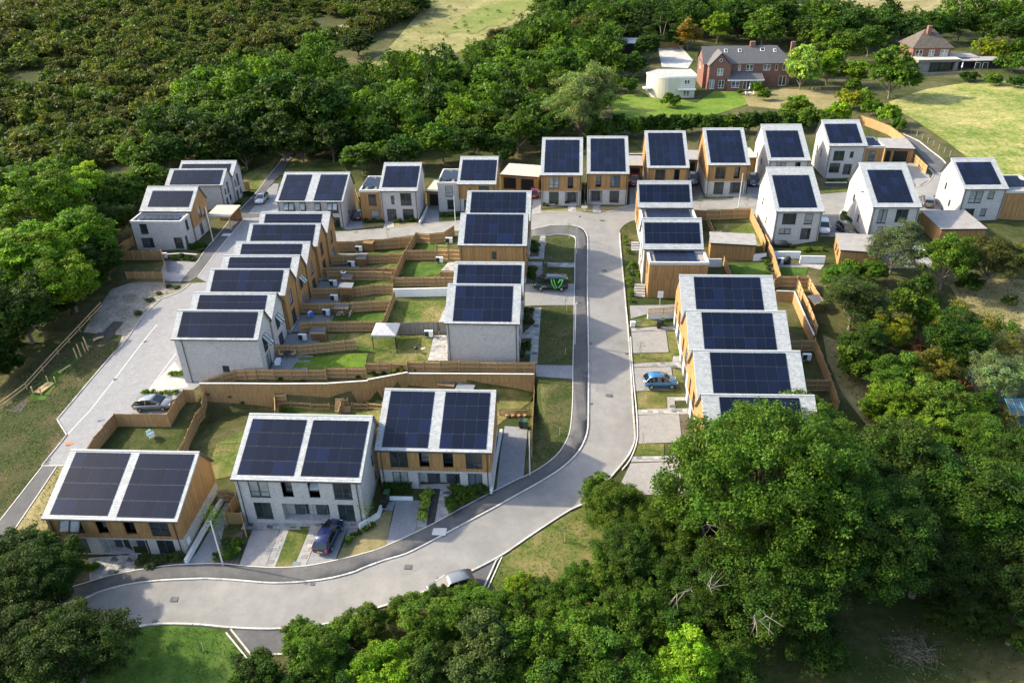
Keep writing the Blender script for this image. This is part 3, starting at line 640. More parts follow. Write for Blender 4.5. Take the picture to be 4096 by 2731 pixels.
house('B3', 'timber-clad house at the far left with a flat-roofed brick wing in front', [(5, 2, .135, .929, .17, .82)], [(0, .42, 'brick'), (.42, 1, 'cladding')], {'r': [(.38, .56, .58, .92, 'n'), (.66, .5, .8, .72, 'v'), (.3, .0, .5, .4, 'd')]})
house('S1', 'brick pair of semi-detached houses at the far left with two square solar arrays', [(4, 4, .049, .436, .03, .92), (4, 4, .566, .972, .03, .92)], BR,
      {'f': [(.105, .56, .27, .95, 'o'), (.35, .56, .44, .95, 'o'), (.58, .56, .67, .95, 'o'), (.77, .56, .93, .95, 'o'), (.1, .03, .25, .42, 'g'), (.35, .0, .7, .42, 'd'), (.78, .03, .93, .42, 'g')], 'r': [(.35, .3, .42, .45, 'v')]})
house('D1', 'detached brick house with a timber side wing behind the left terrace', [(5, 3, .074, .959, .125, .87)], BR, {'f': [(.28, .58, .37, .84, 'v'), (.54, .54, .84, .92, 'w'), (.13, .02, .39, .42, 'd'), (.57, .02, .87, .42, 'g')]})
house('D2', 'detached house with timber upper floor beside the double garage, brick side wing on its left', [(5, 3, .073, .965, .13, .87)], WOODTOP(.45), {'f': [(.27, .6, .35, .84, 'v'), (.55, .54, .84, .92, 'w'), (.13, .02, .39, .42, 'd'), (.57, .02, .87, .42, 'g')]})
dA = {'f': [(.185, .54, .435, .93, 'w'), (.66, .54, .795, .93, 'n'), (.19, .02, .435, .42, 'g'), (.59, .0, .93, .42, 'p'), (.655, .005, .88, .41, 'd')], 'l': [(.2, .55, .27, .75, 'v'), (.5, .55, .57, .75, 'v')]}
dB = {'f': [(.565, .54, .81, .93, 'w'), (.2, .54, .335, .93, 'n'), (.56, .02, .8, .42, 'g'), (.06, .0, .38, .42, 'p'), (.11, .005, .33, .41, 'd')], 'l': dA['l']}
PV5 = lambda u0, u1, s0, s1, r=5: [(5, r, u0, u1, s0, s1)]
house('D3', 'detached timber and brick house right of the double garage with twenty-five panels', PV5(.087, .911, .065, .937), WOODTOP(.453), dA)
house('D4', 'detached timber and brick house with its front door on the left, by the bare sapling', PV5(.09, .909, .055, .933), WOODTOP(.453), dB)
house('D5', 'detached timber house half hidden behind the grey flat-fronted house, silver car beside it', PV5(.078, .91, .057, .945), WOODTOP(.453), dA)
house('D6', 'detached timber and brick house with drawn blinds behind the tall lamp post', PV5(.077, .90, .06, .937), WOODTOP(.453), dA)
house('D7', 'detached pale brick house in the back row, its front mostly hidden by the next house', PV5(.08, .86, .085, .815, 4), BR, dA)
house('D8', 'detached pale brick house at the right end of the back row beside the curved path', PV5(.043, .875, .1, .835, 3), BR, {'f': [(.155, .60, .45, .86, 'w'), (.60, .68, .70, .84, 'v'), (.10, .27, .39, .53, 'g'), (.49, .20, .72, .5, 'd')], 'l': dA['l']}, side_bands=[(0, .12, 'dark_brick'), (.12, 1, 'brick')])
dR = {'f': [(.155, .56, .45, .92, 'w'), (.63, .56, .81, .92, 'n'), (.12, .22, .38, .42, 'g'), (.60, .02, .82, .42, 'd')], 'l': [(.25, .6, .32, .8, 'v'), (.55, .2, .62, .4, 'v')]}
house('D9', 'detached pale brick house beside the fenced lawn, lit white on its left wall', PV5(.09, .863, .083, .81, 4), BR, dR)
house('D10', 'detached pale brick house behind the grey-green willow', PV5(.125, .847, .093, .83, 4), BR, {'f': [(.14, .5, .33, .92, 'g'), (.52, .54, .78, .92, 'w'), (.2, .02, .4, .4, 'g'), (.55, .02, .8, .4, 'g')], 'l': dR['l']})
house('D11', 'detached pale brick house nearest the right edge, beside the open field', PV5(.065, .865, .14, .86, 3), BR, {'f': [(.16, .55, .47, .93, 'w'), (.59, .67, .74, .92, 'v'), (.13, .04, .38, .36, 'g'), (.53, .12, .67, .36, 'v')], 'l': dR['l']})
rw = {'l': [(.2, .5, .33, .85, 'n'), (.55, .5, .75, .85, 'w'), (.15, .02, .35, .40, 'd'), (.55, .05, .8, .40, 'g')], 'r': [(.3, .55, .6, .9, 'w'), (.3, .02, .65, .4, 'g')]}
for k, lab in (('R1', 'farthest house of the right terrace, next to the white signboard'), ('R2', 'second house from the far end of the right terrace, darkest solar panels'),
               ('R3', 'right terrace house behind the light blue car, oak leaves over its roof edge'), ('R4', 'nearest house of the right terrace, mostly buried under the oak crown')):
    house(k, lab, [(7, 3, .153, .858, .14, .955)], [(0, .44, 'brick'), (.44, 1, 'cladding')], rw, 'right terrace', downpipes=(.02,))
wl = {'l': [(.3, .5, .45, .9, 'n'), (.6, .5, .8, .9, 'w'), (.3, .02, .5, .4, 'd')]}
house('W1', 'farther of the two narrow houses right of the junction, flat roof in front', [(7, 2, .028, .953, .2, .86)], [(0, .3, 'brick'), (.3, 1, 'cladding')], wl)
house('W2', 'nearer of the two narrow houses right of the junction, tall timber front block', [(7, 2, .037, .952, .18, .855)], BR, wl)

# ------------------------------------------------------------------ roads, footways, kerbs
A_KERB = GP('f1', [(-360, 1010), (150, 925), (290, 878), (350, 850), (470, 815), (620, 785), (800, 765), (1000, 755), (1150, 752), (1300, 760), (1450, 773), (1600, 783), (1750, 780), (1900, 768), (2050, 745), (2200, 705)]) \
    + GP('f2', [(250, 630), (400, 575), (550, 530), (700, 455), (850, 375), (1000, 295), (1150, 215), (1300, 130), (1400, 75)]) \
    + GP('rd', [(330, 1360), (460, 1275), (560, 1190), (640, 1100), (690, 1010), (720, 920), (730, 820), (732, 600), (735, 300)]) \
    + GP('r2', [(792, 1150), (786, 900), (783, 600), (785, 300), (785, 150), (765, 85), (730, 45), (670, 20), (600, 10), (450, 5), (350, 15), (200, 50)])
A_KERB = spline(A_KERB, 3)
BACK = GP('f1', [(-360, 930), (0, 862), (100, 830), (290, 775), (420, 735), (560, 705), (700, 680), (850, 660), (1000, 650), (1200, 645), (1300, 650), (1450, 665), (1600, 673), (1750, 670), (1900, 655), (2050, 625), (2200, 590), (2352, 548)]) \
    + GP('f2', [(410, 480), (600, 395), (830, 275), (1110, 125), (1300, 30)]) + GP('rd', [(110, 1350), (250, 1275), (370, 1190), (460, 1100), (520, 1000), (550, 920), (565, 820), (575, 700), (582, 500), (583, 270)]) \
    + GP('r2', [(640, 1100), (645, 800), (650, 600), (652, 400), (655, 250), (658, 165), (645, 130), (600, 113), (540, 107), (450, 105), (350, 115), (200, 120)])
BACK = spline(BACK, 3)
SIDE_LOW = [tuple(p[:2]) for p in GP('N', [(1440, 765), (1050, 805), (700, 855), (350, 898)])]
UPK = spline(GP('N', [(300, 778), (540, 768), (780, 745), (1000, 715), (1300, 690), (1500, 672)]) + GP('C', [(150, 800), (230, 790), (435, 780), (560, 790), (650, 795), (720, 790), (800, 770), (880, 745), (960, 730), (1415, 700), (1500, 690), (1740, 680), (1930, 672)]), 3)
RKERB = spline(GP('C', [(1925, 800), (1430, 812), (1010, 838), (965, 845), (920, 860), (860, 900), (840, 950), (850, 1100), (868, 1300), (885, 1480)]) + GP('E', [(300, 350), (315, 500), (330, 700), (345, 950), (360, 1200), (372, 1370), (352, 1450), (310, 1530)])
    + GP('rd', [(1000, 1290), (930, 1370)]) + GP('f2', [(1770, 175), (1650, 235), (1500, 330), (1350, 430), (1180, 545), (1000, 640), (850, 715), (720, 765), (500, 848), (250, 925)]) + GP('f1', [(1925, 1095), (1700, 1110), (1540, 1115), (1300, 1105), (1100, 1085), (900, 1078), (750, 1082), (600, 1105), (490, 1125), (200, 1190), (-360, 1300)]), 3)
patch('road', A_KERB+SIDE_LOW+UPK+RKERB, 'asphalt_road', .05, 1.1)
patch('footway', A_KERB+BACK[::-1], 'asphalt_dark', .13, .9, .12)
patch('road_close', [p[:2] for p in GP('D', [(235, 708), (690, 682), (880, 665), (1200, 650), (1375, 632), (1450, 605), (1490, 565), (1500, 530), (1600, 520), (1640, 600), (1530, 690), (1380, 700), (1100, 722), (905, 748), (870, 775), (828, 825), (832, 880), (900, 985), (690, 985), (600, 815), (235, 805)])], 'asphalt_road', .056, 1.0)
kerbs = [('kerb', A_KERB, .17, 'kerb_white', .145), ('kerb', RKERB[18:], .17, 'kerb_white', .15), ('kerb', UPK, .15, 'kerb_white', .13), ('path_edging', BACK, .09, 'kerb_white', .16)]
for n, l, w, m, t in kerbs: strip(n, l, w, m, t)
strip('kerb', spline(GP('D', [(905, 748), (870, 775), (828, 825), (832, 880), (900, 985)]), 3), .15, 'kerb_white', .13)
strip('kerb', spline(GP('D', [(1250, 640), (1375, 632), (1450, 605), (1490, 565), (1500, 530), (1470, 495)]), 3), .15, 'kerb_white', .13)
strip('path_edging', spline(GP('rd', [(1140, 0), (1150, 200), (1170, 450), (1195, 700), (1205, 900), (1200, 1000), (1175, 1090), (1130, 1190), (1060, 1280)]), 3), .12, 'kerb', .15)
for fr_, pts_ in (('rd', [(800, 420), (900, 415), (905, 520), (805, 525)]), ('f2', [(500, 640), (640, 570), (670, 610), (530, 685)]), ('f1', [(1150, 960), (1420, 955), (1425, 1000), (1155, 1005)]), ('r2', [(1000, 300), (1060, 300), (1065, 420), (1004, 420)])): patch('road_patch', [p[:2] for p in GP(fr_, pts_)], 'asphalt_patch', .056)
# parking lay-by at the bottom
patch('lay_by', [p[:2] for p in GP('f1', [(1310, 1118), (1540, 1122), (1700, 1118), (1925, 1103), (2150, 1010), (2352, 960), (2352, 1250), (1900, 1280), (1640, 1298), (1460, 1305)])], 'asphalt_dark', .045, 1.2)
strip('kerb', [p[:2] for p in GP('f1', [(1308, 1115), (1460, 1305), (1640, 1298), (1800, 1290)])], .14, 'kerb_white', .12)
strip('path_edging', [p[:2] for p in GP('f1', [(1275, 1140), (1430, 1330), (1560, 1322)])], .12, 'kerb_white', .10)
patch('lay_by', [p[:2] for p in GP('f2', [(1150, 562), (1062, 772), (900, 850), (690, 860), (740, 775), (860, 722), (1000, 650)])], 'asphalt_dark', .047, 1.2)
strip('kerb', [p[:2] for p in GP('f2', [(1172, 552), (1150, 575), (1062, 772)])], .14, 'kerb_white', .12)
strip('path_edging', [p[:2] for p in GP('f2', [(1190, 550), (1180, 570), (1082, 790)])], .11, 'kerb_white', .10)
# left shared surface
LEFT_EDGE = [p[:2] for p in GP('A', [(810, 1047), (765, 1090), (720, 1120), (580, 1170), (450, 1290), (260, 1555)]) + GP('l1', [(900, 215), (680, 470), (450, 745), (525, 865), (330, 1105)])]
LR = [(HT[k][0]-1, HT[k][1]+2) for k in ('L1', 'L2', 'L3', 'L4', 'L5', 'L6', 'L7')]
patch('paved_street', LEFT_EDGE + [p[:2] for p in GP('l1', [(500, 1105), (640, 1030), (730, 890), (890, 705), (1300, 705), (1400, 600), (1500, 520)])] + LR + [p[:2] for p in GP('N', [(345, 898), (330, 776)])] + [p[:2] for p in GP('A', [(1760, 640), (1440, 510), (1345, 505), (1340, 535), (1230, 540), (1130, 660), (945, 890), (862, 1002), (935, 1040)])], 'block_paving', .055, 1.0)
strip('kerb', LEFT_EDGE, .16, 'kerb', .15)
patch('paved_street', [p[:2] for p in GP('A', [(1258, 500), (1445, 505), (1600, 470), (1475, 380), (1500, 268), (1462, 265), (1420, 302)])], 'block_paving', .056, 1.0)
patch('footpath', [p[:2] for p in GP('A', [(725, 1035), (800, 940), (870, 870), (900, 820), (1050, 640), (1120, 545), (1170, 500), (1330, 330), (1400, 235), (1545, 45), (1600, -60), (1680, -60), (1620, 30), (1510, 200), (1420, 300), (1255, 500), (1350, 502), (1340, 533), (1230, 537), (1130, 657), (945, 887), (865, 998), (800, 1035)])], 'asphalt_dark', .075, 1.0)
strip('path_edging', [p[:2] for p in GP('A', [(725, 1035), (870, 868), (900, 818), (1050, 638), (1120, 543), (1170, 498), (1330, 328), (1400, 232), (1545, 42)])], .1, 'kerb', .1)
strip('path_edging', [p[:2] for p in GP('A', [(865, 1000), (945, 890), (1130, 660), (1230, 540), (1345, 535)])], .1, 'kerb_white', .1)
patch('footpath', [p[:2] for p in GP('l1', [(335, 1108), (447, 1110), (140, 1568), (-40, 1840), (-230, 1840), (20, 1510)])], 'asphalt_dark', .07, 1.0)
for q in ([(335, 1108), (20, 1510), (-230, 1840)], [(447, 1110), (140, 1568), (-40, 1840)], [(328, 1106), (500, 1106)]): strip('path_edging', [p[:2] for p in GP('l1', q)], .1, 'kerb_white', .11)
strip('path_edging', [p[:2] for p in GP('l1', [(1230, 0), (880, 450), (700, 680), (525, 865)])], .12, 'kerb', .062)
strip('path_edging', [p[:2] for p in GP('l1', [(1380, 225), (1220, 440), (1130, 560)])], .12, 'kerb_white', .07)
patch('ground_gravel', [p[:2] for p in GP('A', [(190, 1090), (330, 1045), (600, 1038), (805, 1048), (718, 1122), (575, 1172), (445, 1292), (250, 1560), (60, 1700), (-150, 1640), (0, 1370)])], 'gravel_soil', .03, 1.4)
patch('grass_verge', [p[:2] for p in GP('lf', [(640, 575), (600, 680), (300, 1020), (345, 1095), (212, 1260), (0, 1540), (-160, 1600), (-160, 960), (200, 700), (420, 560)])], 'verge_shaded', .035, 1.3)
patch('verge', [p[:2] for p in GP('l1', [(450, 1112), (560, 1112), (380, 1560), (330, 1800), (60, 1800), (140, 1572)])], 'dry_grass', .036, 1.2)
# a step of level paving and grass beside the houses: (name, frame, polygon, material, lift)
SHEETS = [
 ('paved_path', 'f1', [(280, 600), (640, 570), (612, 688), (420, 732), (290, 772)], 'paving_stone', .06), ('gravel_strip', 'f1', [(520, 572), (575, 570), (490, 714), (432, 728)], 'mulch', .075),
 ('planting_bed', 'f1', [(640, 598), (975, 592), (975, 645), (850, 655), (700, 675), (592, 692)], 'bed_soil', .05), ('planting_bed', 'f1', [(255, 655), (372, 665), (310, 765), (160, 800)], 'bed_soil', .05),
 ('driveway', 'f1', [(985, 645), (1065, 560), (1200, 330), (1270, 200), (1300, 190), (1240, 480), (1185, 643)], 'block_paving', .055), ('planting_bed', 'f1', [(1232, 470), (1400, 402), (1368, 645), (1188, 642)], 'bed_soil', .05),
 ('patio', 'f1', [(1412, 326), (2242, 331), (2236, 384), (1382, 394)], 'paving_stone', .05),
 ('driveway', 'f1', [(1465, 398), (1663, 396), (1560, 664), (1370, 652)], 'block_paving_light', .056), ('paved_path', 'f1', [(1667, 396), (1752, 340), (1628, 668), (1562, 666)], 'paving_stone', .06),
 ('lawn', 'f1', [(1757, 332), (1903, 334), (1762, 660), (1630, 668)], 'lawn_mixed', .05), ('paved_path', 'f1', [(1907, 332), (1962, 380), (1850, 658), (1766, 662)], 'paving_stone', .06),
 ('driveway', 'f1', [(1968, 380), (2152, 388), (2065, 618), (1853, 658)], 'block_paving', .056), ('driveway', 'f1', [(2155, 388), (2232, 388), (2180, 470), (2122, 512)], 'block_paving', .05),
 ('lawn', 'f1', [(2240, 392), (2352, 340), (2352, 545), (2068, 618), (2120, 515), (2182, 472)], 'dry_grass', .045),
 ('driveway', 'f2', [(480, 170), (652, 172), (602, 396), (410, 478)], 'block_paving', .056), ('driveway', 'f2', [(385, 200), (478, 172), (455, 240), (380, 235)], 'block_paving', .05), ('paved_path', 'f2', [(655, 172), (735, 85), (718, 100), (680, 355), (605, 395)], 'paving_stone', .055),
 ('gravel_strip', 'f2', [(730, 88), (775, 86), (732, 333), (682, 356)], 'mulch', .07), ('paved_path', 'f2', [(778, 86), (855, 86), (830, 276), (735, 332)], 'paving_stone', .06), ('planting_bed', 'f2', [(858, 86), (1110, 102), (1106, 125), (832, 276)], 'bed_soil', .06),
 ('lawn', 'f2', [(405, 240), (455, 242), (410, 478), (80, 572), (150, 450), (250, 380)], 'dry_grass', .045),
 ('driveway', 'z3', [(1330, 655), (1527, 668), (1492, 1088), (1255, 1215), (1290, 900)], 'block_paving', .055),
 ('grass_verge', 'rd', [(222, 382), (578, 402), (572, 700), (548, 915), (458, 1095), (368, 1185), (250, 1268), (118, 1342), (150, 900), (215, 545)], 'verge_grass', .05),
 ('paved_path', 'rd', [(225, 264), (582, 270), (582, 400), (226, 377)], 'block_paving', .06), ('grass_verge', 'r2', [(302, 850), (640, 842), (632, 1463), (258, 1455)], 'verge_grass', .05),
 ('driveway', 'r2', [(130, 622), (648, 614), (645, 840), (130, 850)], 'block_paving_light', .056), ('grass_verge', 'r2', [(320, 438), (652, 450), (648, 610), (590, 614), (312, 545)], 'verge_grass', .05),
 ('grass_verge', 'r2', [(350, 117), (600, 117), (645, 135), (656, 250), (650, 395), (190, 388), (330, 362)], 'verge_grass', .05), ('paved_path', 'r2', [(160, 390), (652, 398), (652, 445), (158, 430)], 'paving_stone', .07),
 ('paved_path', 'r2', [(290, 112), (348, 112), (328, 360), (175, 360), (178, 337), (270, 335)], 'paving_stone', .065), ('paved_path', 'r2', [(228, 870), (300, 868), (258, 1455), (180, 1450), (200, 1190), (95, 1190), (95, 1150), (205, 1050)], 'paving_stone', .065),
 ('planting_bed', 'r2', [(120, 880), (226, 880), (205, 1085), (100, 1060)], 'bed_soil', .06), ('planting_bed', 'r2', [(80, 1210), (198, 1212), (180, 1425), (60, 1420)], 'bed_soil', .06), ('planting_bed', 'r2', [(190, 170), (280, 170), (265, 335), (180, 335)], 'bed_soil', .06), ('planting_bed', 'r2', [(160, 440), (250, 440), (245, 600), (150, 600)], 'bed_soil', .06),
 ('driveway', 'E', [(330, 340), (700, 330), (700, 410), (470, 408), (340, 442)], 'block_paving_light', .06), ('lawn', 'E', [(338, 447), (455, 428), (545, 462), (540, 500), (345, 512)], 'lawn_mixed', .05), ('paved_path', 'E', [(340, 517), (710, 498), (710, 533), (345, 543)], 'paving_stone', .07),
 ('driveway', 'E', [(345, 548), (613, 537), (637, 705), (355, 713)], 'block_paving_light', .06), ('lawn', 'E', [(618, 537), (705, 540), (725, 735), (660, 735), (645, 705)], 'lawn_mixed', .05), ('lawn', 'E', [(360, 717), (660, 709), (662, 777), (362, 790)], 'lawn_mixed', .05),
 ('paved_path', 'E', [(362, 794), (665, 780), (668, 737), (755, 735), (757, 840), (660, 815), (358, 822)], 'paving_stone', .07), ('driveway', 'E', [(358, 826), (655, 818), (682, 1004), (376, 1010)], 'block_paving_light', .06),
 ('lawn', 'E', [(385, 1014), (690, 1006), (665, 832), (750, 848), (778, 1048), (620, 1053), (626, 1152), (396, 1152)], 'lawn_mixed', .05), ('paved_path', 'E', [(622, 1056), (775, 1054), (777, 1086), (682, 1088), (686, 1150), (628, 1152)], 'paving_stone', .07),
 ('paved_path', 'E', [(392, 1156), (805, 1142), (808, 1188), (390, 1196)], 'paving_stone', .07), ('driveway', 'E', [(388, 1200), (717, 1190), (740, 1410), (400, 1422)], 'block_paving_light', .06), ('lawn', 'E', [(378, 1424), (600, 1420), (600, 1512), (362, 1515)], 'lawn_mixed', .05),
 ('lawn', 'E', [(720, 1190), (800, 1190), (815, 1400), (745, 1400)], 'bed_soil', .05), ('driveway', 'rd', [(1140, 1215), (1610, 1200), (1640, 1505), (1255, 1520), (1050, 1400)], 'block_paving_light', .06), ('paved_path', 'rd', [(1160, 1150), (1600, 1145), (1605, 1195), (1142, 1205)], 'paving_stone', .07),
 ('grass_verge', 'f2', [(1170, 560), (1350, 445), (1500, 345), (1650, 250), (1790, 200), (1900, 300), (1800, 900), (1300, 900), (1095, 800)], 'lawn_mixed', .04), ('grass_verge', 'f1', [(490, 1135), (600, 1112), (750, 1092), (900, 1088), (1100, 1096), (1270, 1135), (1425, 1330), (1460, 1500), (300, 1520), (250, 1250)], 'lawn_green', .04),
 ('lawn', 'B', [(1235, 832), (1450, 825), (1455, 885), (1200, 882)], 'lawn_green', .05), ('lawn', 'B', [(1108, 985), (1440, 978), (1400, 1070), (1262, 1094), (1096, 1092)], 'lawn_green', .05), ('patio', 'B', [(1455, 980), (1510, 980), (1500, 1048), (1400, 1045)], 'paving_stone', .06),
 ('lawn', 'B', [(1042, 1280), (1440, 1278), (1400, 1447), (985, 1450)], 'lawn_mixed', .05), ('patio', 'B', [(1440, 1310), (1480, 1310), (1420, 1500), (1380, 1447)], 'paving_stone', .06), ('lawn', 'zb', [(780, 55), (1318, 28), (1288, 138), (725, 146)], 'bright_grass', .05), ('lawn', 'M', [(-260, 1062), (420, 1062), (350, 1405), (-330, 1405)], 'lawn_mixed', .05), ('patio', 'M', [(425, 1075), (595, 1075), (600, 1390), (350, 1390)], 'paving_stone', .06),
 ('lawn', 'C', [(1575, 880), (1870, 870), (1975, 1045), (1700, 1045), (1640, 985)], 'lawn_mixed', .05), ('lawn', 'C', [(1700, 1185), (1990, 1180), (2030, 1280), (1730, 1280)], 'lawn_green', .05), ('lawn', 'F', [(235, 432), (465, 430), (450, 492), (250, 495)], 'lawn_green', .05), ('patio', 'F', [(215, 395), (590, 412), (560, 450), (465, 430), (232, 430)], 'paving_stone', .055),
 ('lawn', 'P', [(235, 1355), (640, 1325), (640, 1360), (240, 1388)], 'dry_grass', .05), ('planting_bed', 'P', [(250, 1265), (640, 1255), (640, 1290), (245, 1330)], 'bed_soil', .06), ('paved_path', 'P', [(645, 1240), (762, 1240), (765, 1375), (640, 1378)], 'paving_stone', .07), ('lawn', 'P', [(768, 1262), (1005, 1245), (1005, 1375), (768, 1375)], 'dry_grass', .05), ('paved_path', 'P', [(1010, 1210), (1125, 1210), (1132, 1385), (1008, 1380)], 'paving_stone', .07), ('lawn', 'P', [(1135, 1300), (1550, 1280), (1480, 1310), (1250, 1365), (1135, 1372)], 'dry_grass', .05),
 ('driveway', 'P', [(1565, 1000), (1660, 1000), (1655, 1270), (1560, 1290)], 'block_paving', .055), ('driveway', 'P', [(100, 1060), (240, 1060), (240, 1390), (100, 1415)], 'block_paving_light', .055),
 ('driveway', 'Q', [(770, 960), (900, 880), (1005, 1195), (830, 1210)], 'asphalt_dark', .055), ('driveway', 'Q', [(1640, 1000), (1810, 1000), (1830, 1150), (1620, 1165)], 'block_paving', .055), ('lawn', 'Q', [(1000, 1170), (1440, 1140), (1440, 1175), (1010, 1200)], 'lawn_mixed', .05), ('paved_path', 'Q', [(1410, 1090), (1610, 1090), (1640, 1160), (1445, 1178)], 'paving_stone', .06),
 ('driveway', 'N', [(1215, 530), (1305, 530), (1310, 680), (1140, 690)], 'block_paving', .055), ('driveway', 'N', [(480, 660), (600, 670), (590, 738), (440, 755), (400, 740)], 'block_paving', .055), ('planting_bed', 'N', [(590, 690), (790, 670), (790, 715), (585, 740)], 'dry_grass', .05), ('planting_bed', 'N', [(1315, 640), (1500, 620), (1500, 662), (1310, 682)], 'lawn_mixed', .05), ('paved_path', 'N', [(800, 680), (880, 680), (890, 728), (785, 735)], 'paving_stone', .06), ('planting_bed', 'N', [(890, 690), (1105, 685), (1105, 705), (895, 720)], 'dry_grass', .05),
 ('driveway', 'A', [(600, 872), (850, 880), (720, 1033), (600, 1033), (580, 950)], 'block_paving', .056), ('lawn', 'A', [(1215, 200), (1500, 60), (1400, 225), (1330, 320), (1240, 300)], 'lawn_mixed', .045), ('lawn', 'A', [(1640, 40), (2000, 100), (2050, 180), (1510, 200)], 'lawn_mixed', .045),
 ('driveway', 'l1', [(1225, 440), (1370, 290), (1440, 380), (1480, 490), (1140, 540)], 'concrete', .06), ('driveway', 'D', [(1330, 440), (1470, 540), (1480, 575), (1380, 630), (1300, 480)], 'block_paving_light', .055), ('footpath', 'D', [(1285, 250), (1310, 250), (1420, 320), (1560, 430), (1620, 500), (1600, 560), (1500, 530), (1440, 430), (1350, 330)], 'asphalt_dark', .05), ('lawn', 'D', [(720, 650), (885, 640), (885, 662), (720, 668)], 'lawn_mixed', .05),
 ('driveway', 'D', [(1385, 715), (1530, 705), (1560, 800), (1400, 800)], 'block_paving', .05), ('patio', 'F', [(900, 270), (1450, 280), (1450, 430), (900, 450)], 'paving_stone', .05),
]
SLAB = MB(); SLAB.box(-.285, .285, -.205, .205, -.02, .018); SLAB = SLAB.mesh('paving_slab', 'slab')
def slabs(sheet, W, lift, yaw=-.07):
    c, sn = math.cos(yaw), math.sin(yaw); U = [(x*c+y*sn, -x*sn+y*c) for x, y in W]; n = 0; v = min(q[1] for q in U)+.215; row = 0
    while v < max(q[1] for q in U):
        u = min(q[0] for q in U)+(.3 if row % 2 else .08)
        while u < max(q[0] for q in U) and n < 290:
            if all(inside(U, u+a, v+b) for a in (-.25, .25) for b in (-.18, .18)):
                x, y = u*c-v*sn, u*sn+v*c; z = g(x, y); dx = (g(x+.25*c, y+.25*sn)-g(x-.25*c, y-.25*sn))/.5; dy = (g(x-.2*sn, y+.2*c)-g(x+.2*sn, y-.2*c))/.4
                put('paving_slab', SLAB, sheet, (x, y, z+lift+.012), (math.atan(dy), -math.atan(dx), yaw)); n += 1
            u += .6
        v += .43; row += 1
for nm, fr, pts, mt, lf in SHEETS:
    W_ = [p[:2] for p in GP(fr, pts)]; o_ = patch(nm, W_, mt, lf, .9)
    if mt == 'paving_stone' and fr in ('f1', 'f2', 'r2', 'E', 'rd', 'M', 'B', 'P'): slabs(o_, [tuple(q) for q in W_], lf)
# gardens of the left terrace, one patio and one lawn each
for i, k in enumerate(('L1', 'L2', 'L3', 'L4', 'L5', 'L6', 'L7')):
    x, y, z, yaw, w, t, L, wh = HT[k]; ux = Vector((math.cos(yaw), math.sin(yaw))); uy = Vector((-ux.y, ux.x)); o = Vector((x, y))+ux*(w/2-.1)+uy*.4
    q = lambda a, b: tuple(o+ux*a+uy*b)
    patch('patio', [q(0, 0), q(4.6, .0), q(4.6, 4.4), q(0, 4.4)], 'block_paving', .05)
    if k != 'L1': patch('lawn', [q(4.7, 0), q(12.5, 0), q(12.5, 4.4), q(4.7, 4.4)], 'lawn_mixed' if i % 2 else 'lawn_green', .045)
# cut-in gardens behind the front houses
yw = [tuple(p-np.array([0, .35])) for p in WALL_W]
patch('lawn', [(HT['H1'][0]+5, 63.5), (HT['H2'][0], 66), (HT['H3'][0]+5.5, 69.2)]+[(p[0], p[1]) for p in reversed(yw) if p[0] > -33]+[(-33, 69)], 'lawn_mixed', .04)

# ------------------------------------------------------------------ fences and walls
def seg_mesh(a, b, z0a, z0b, z1a, z1b, th):
    d = Vector((b.x-a.x, b.y-a.y, 0)); d.normalize(); n = Vector((-d.y, d.x, 0))*th/2
    mb = MB(); rings = []
    for p, z0, z1 in ((a, z0a, z1a), (b, z0b, z1b)):
        rings.append([(p.x-n.x, p.y-n.y, z0), (p.x+n.x, p.y+n.y, z0), (p.x+n.x, p.y+n.y, z1), (p.x-n.x, p.y-n.y, z1)])
    mb.loft(rings); return mb
def fence(label, pts, h=1.8, mat='fence_wood', rails=(.12, .52, .9), side=-1, bay=1.85, picket=False, drop=.05, group=None, name='timber_fence', post='post_wood', level=False):
    P = [Vector(p) for p in pts]; F = empty(name, P[0]); tag(F, label, 'fence', group); o = P[0]
    for i in range(len(P)-1):
        a, b = P[i], P[i+1]; L = math.hypot(b.x-a.x, b.y-a.y); n = max(1, round(L/bay))
        d = Vector((b.x-a.x, b.y-a.y, 0)).normalized(); nn = Vector((-d.y, d.x, 0))
        if (nn.y > 0) == (side < 0): nn = -nn
        for k in range(n):
            p = a.lerp(b, k/n); q = a.lerp(b, (k+1)/n); p.z = g(p.x, p.y); q.z = g(q.x, q.y)
            zm = (p.z+q.z)/2; p.z = zm+(p.z-zm)*.55; q.z = zm+(q.z-zm)*.55
            pl = p-o; ql = q-o
            if picket:
                m = max(3, int((q-p).length/.14))
                for j in range(m):
                    c = pl.lerp(ql, (j+.5)/m); mb = MB(); mb.bar(c+Vector((0, 0, .05)), c+Vector((0, 0, h)), .065, .02, up=tuple(nn)); mb.build('picket', mat, F)
            else:
                seg_mesh(pl, ql, pl.z-drop-.3, ql.z-drop-.3, pl.z+h, ql.z+h, .025).build('fence_panel', mat, F)
            for rr in rails:
                up = Vector((0, 0, h*rr)); off = nn*.045
                mb = MB(); mb.bar(pl+up+off, ql+up+off, .05, .075); mb.build('rail', 'timber', F)
            mb = MB(); c = pl+nn*.06; mb.box(c.x-.05, c.x+.05, c.y-.05, c.y+.05, pl.z-.4, pl.z+h+.06); mb.build('post', post, F)
    mb = MB(); c = P[-1]-o; c.z = g(P[-1].x, P[-1].y)-o.z; mb.box(c.x-.05, c.x+.05, c.y-.05, c.y+.05, c.z-.4, c.z+h+.06); mb.build('post', post, F)
    return F
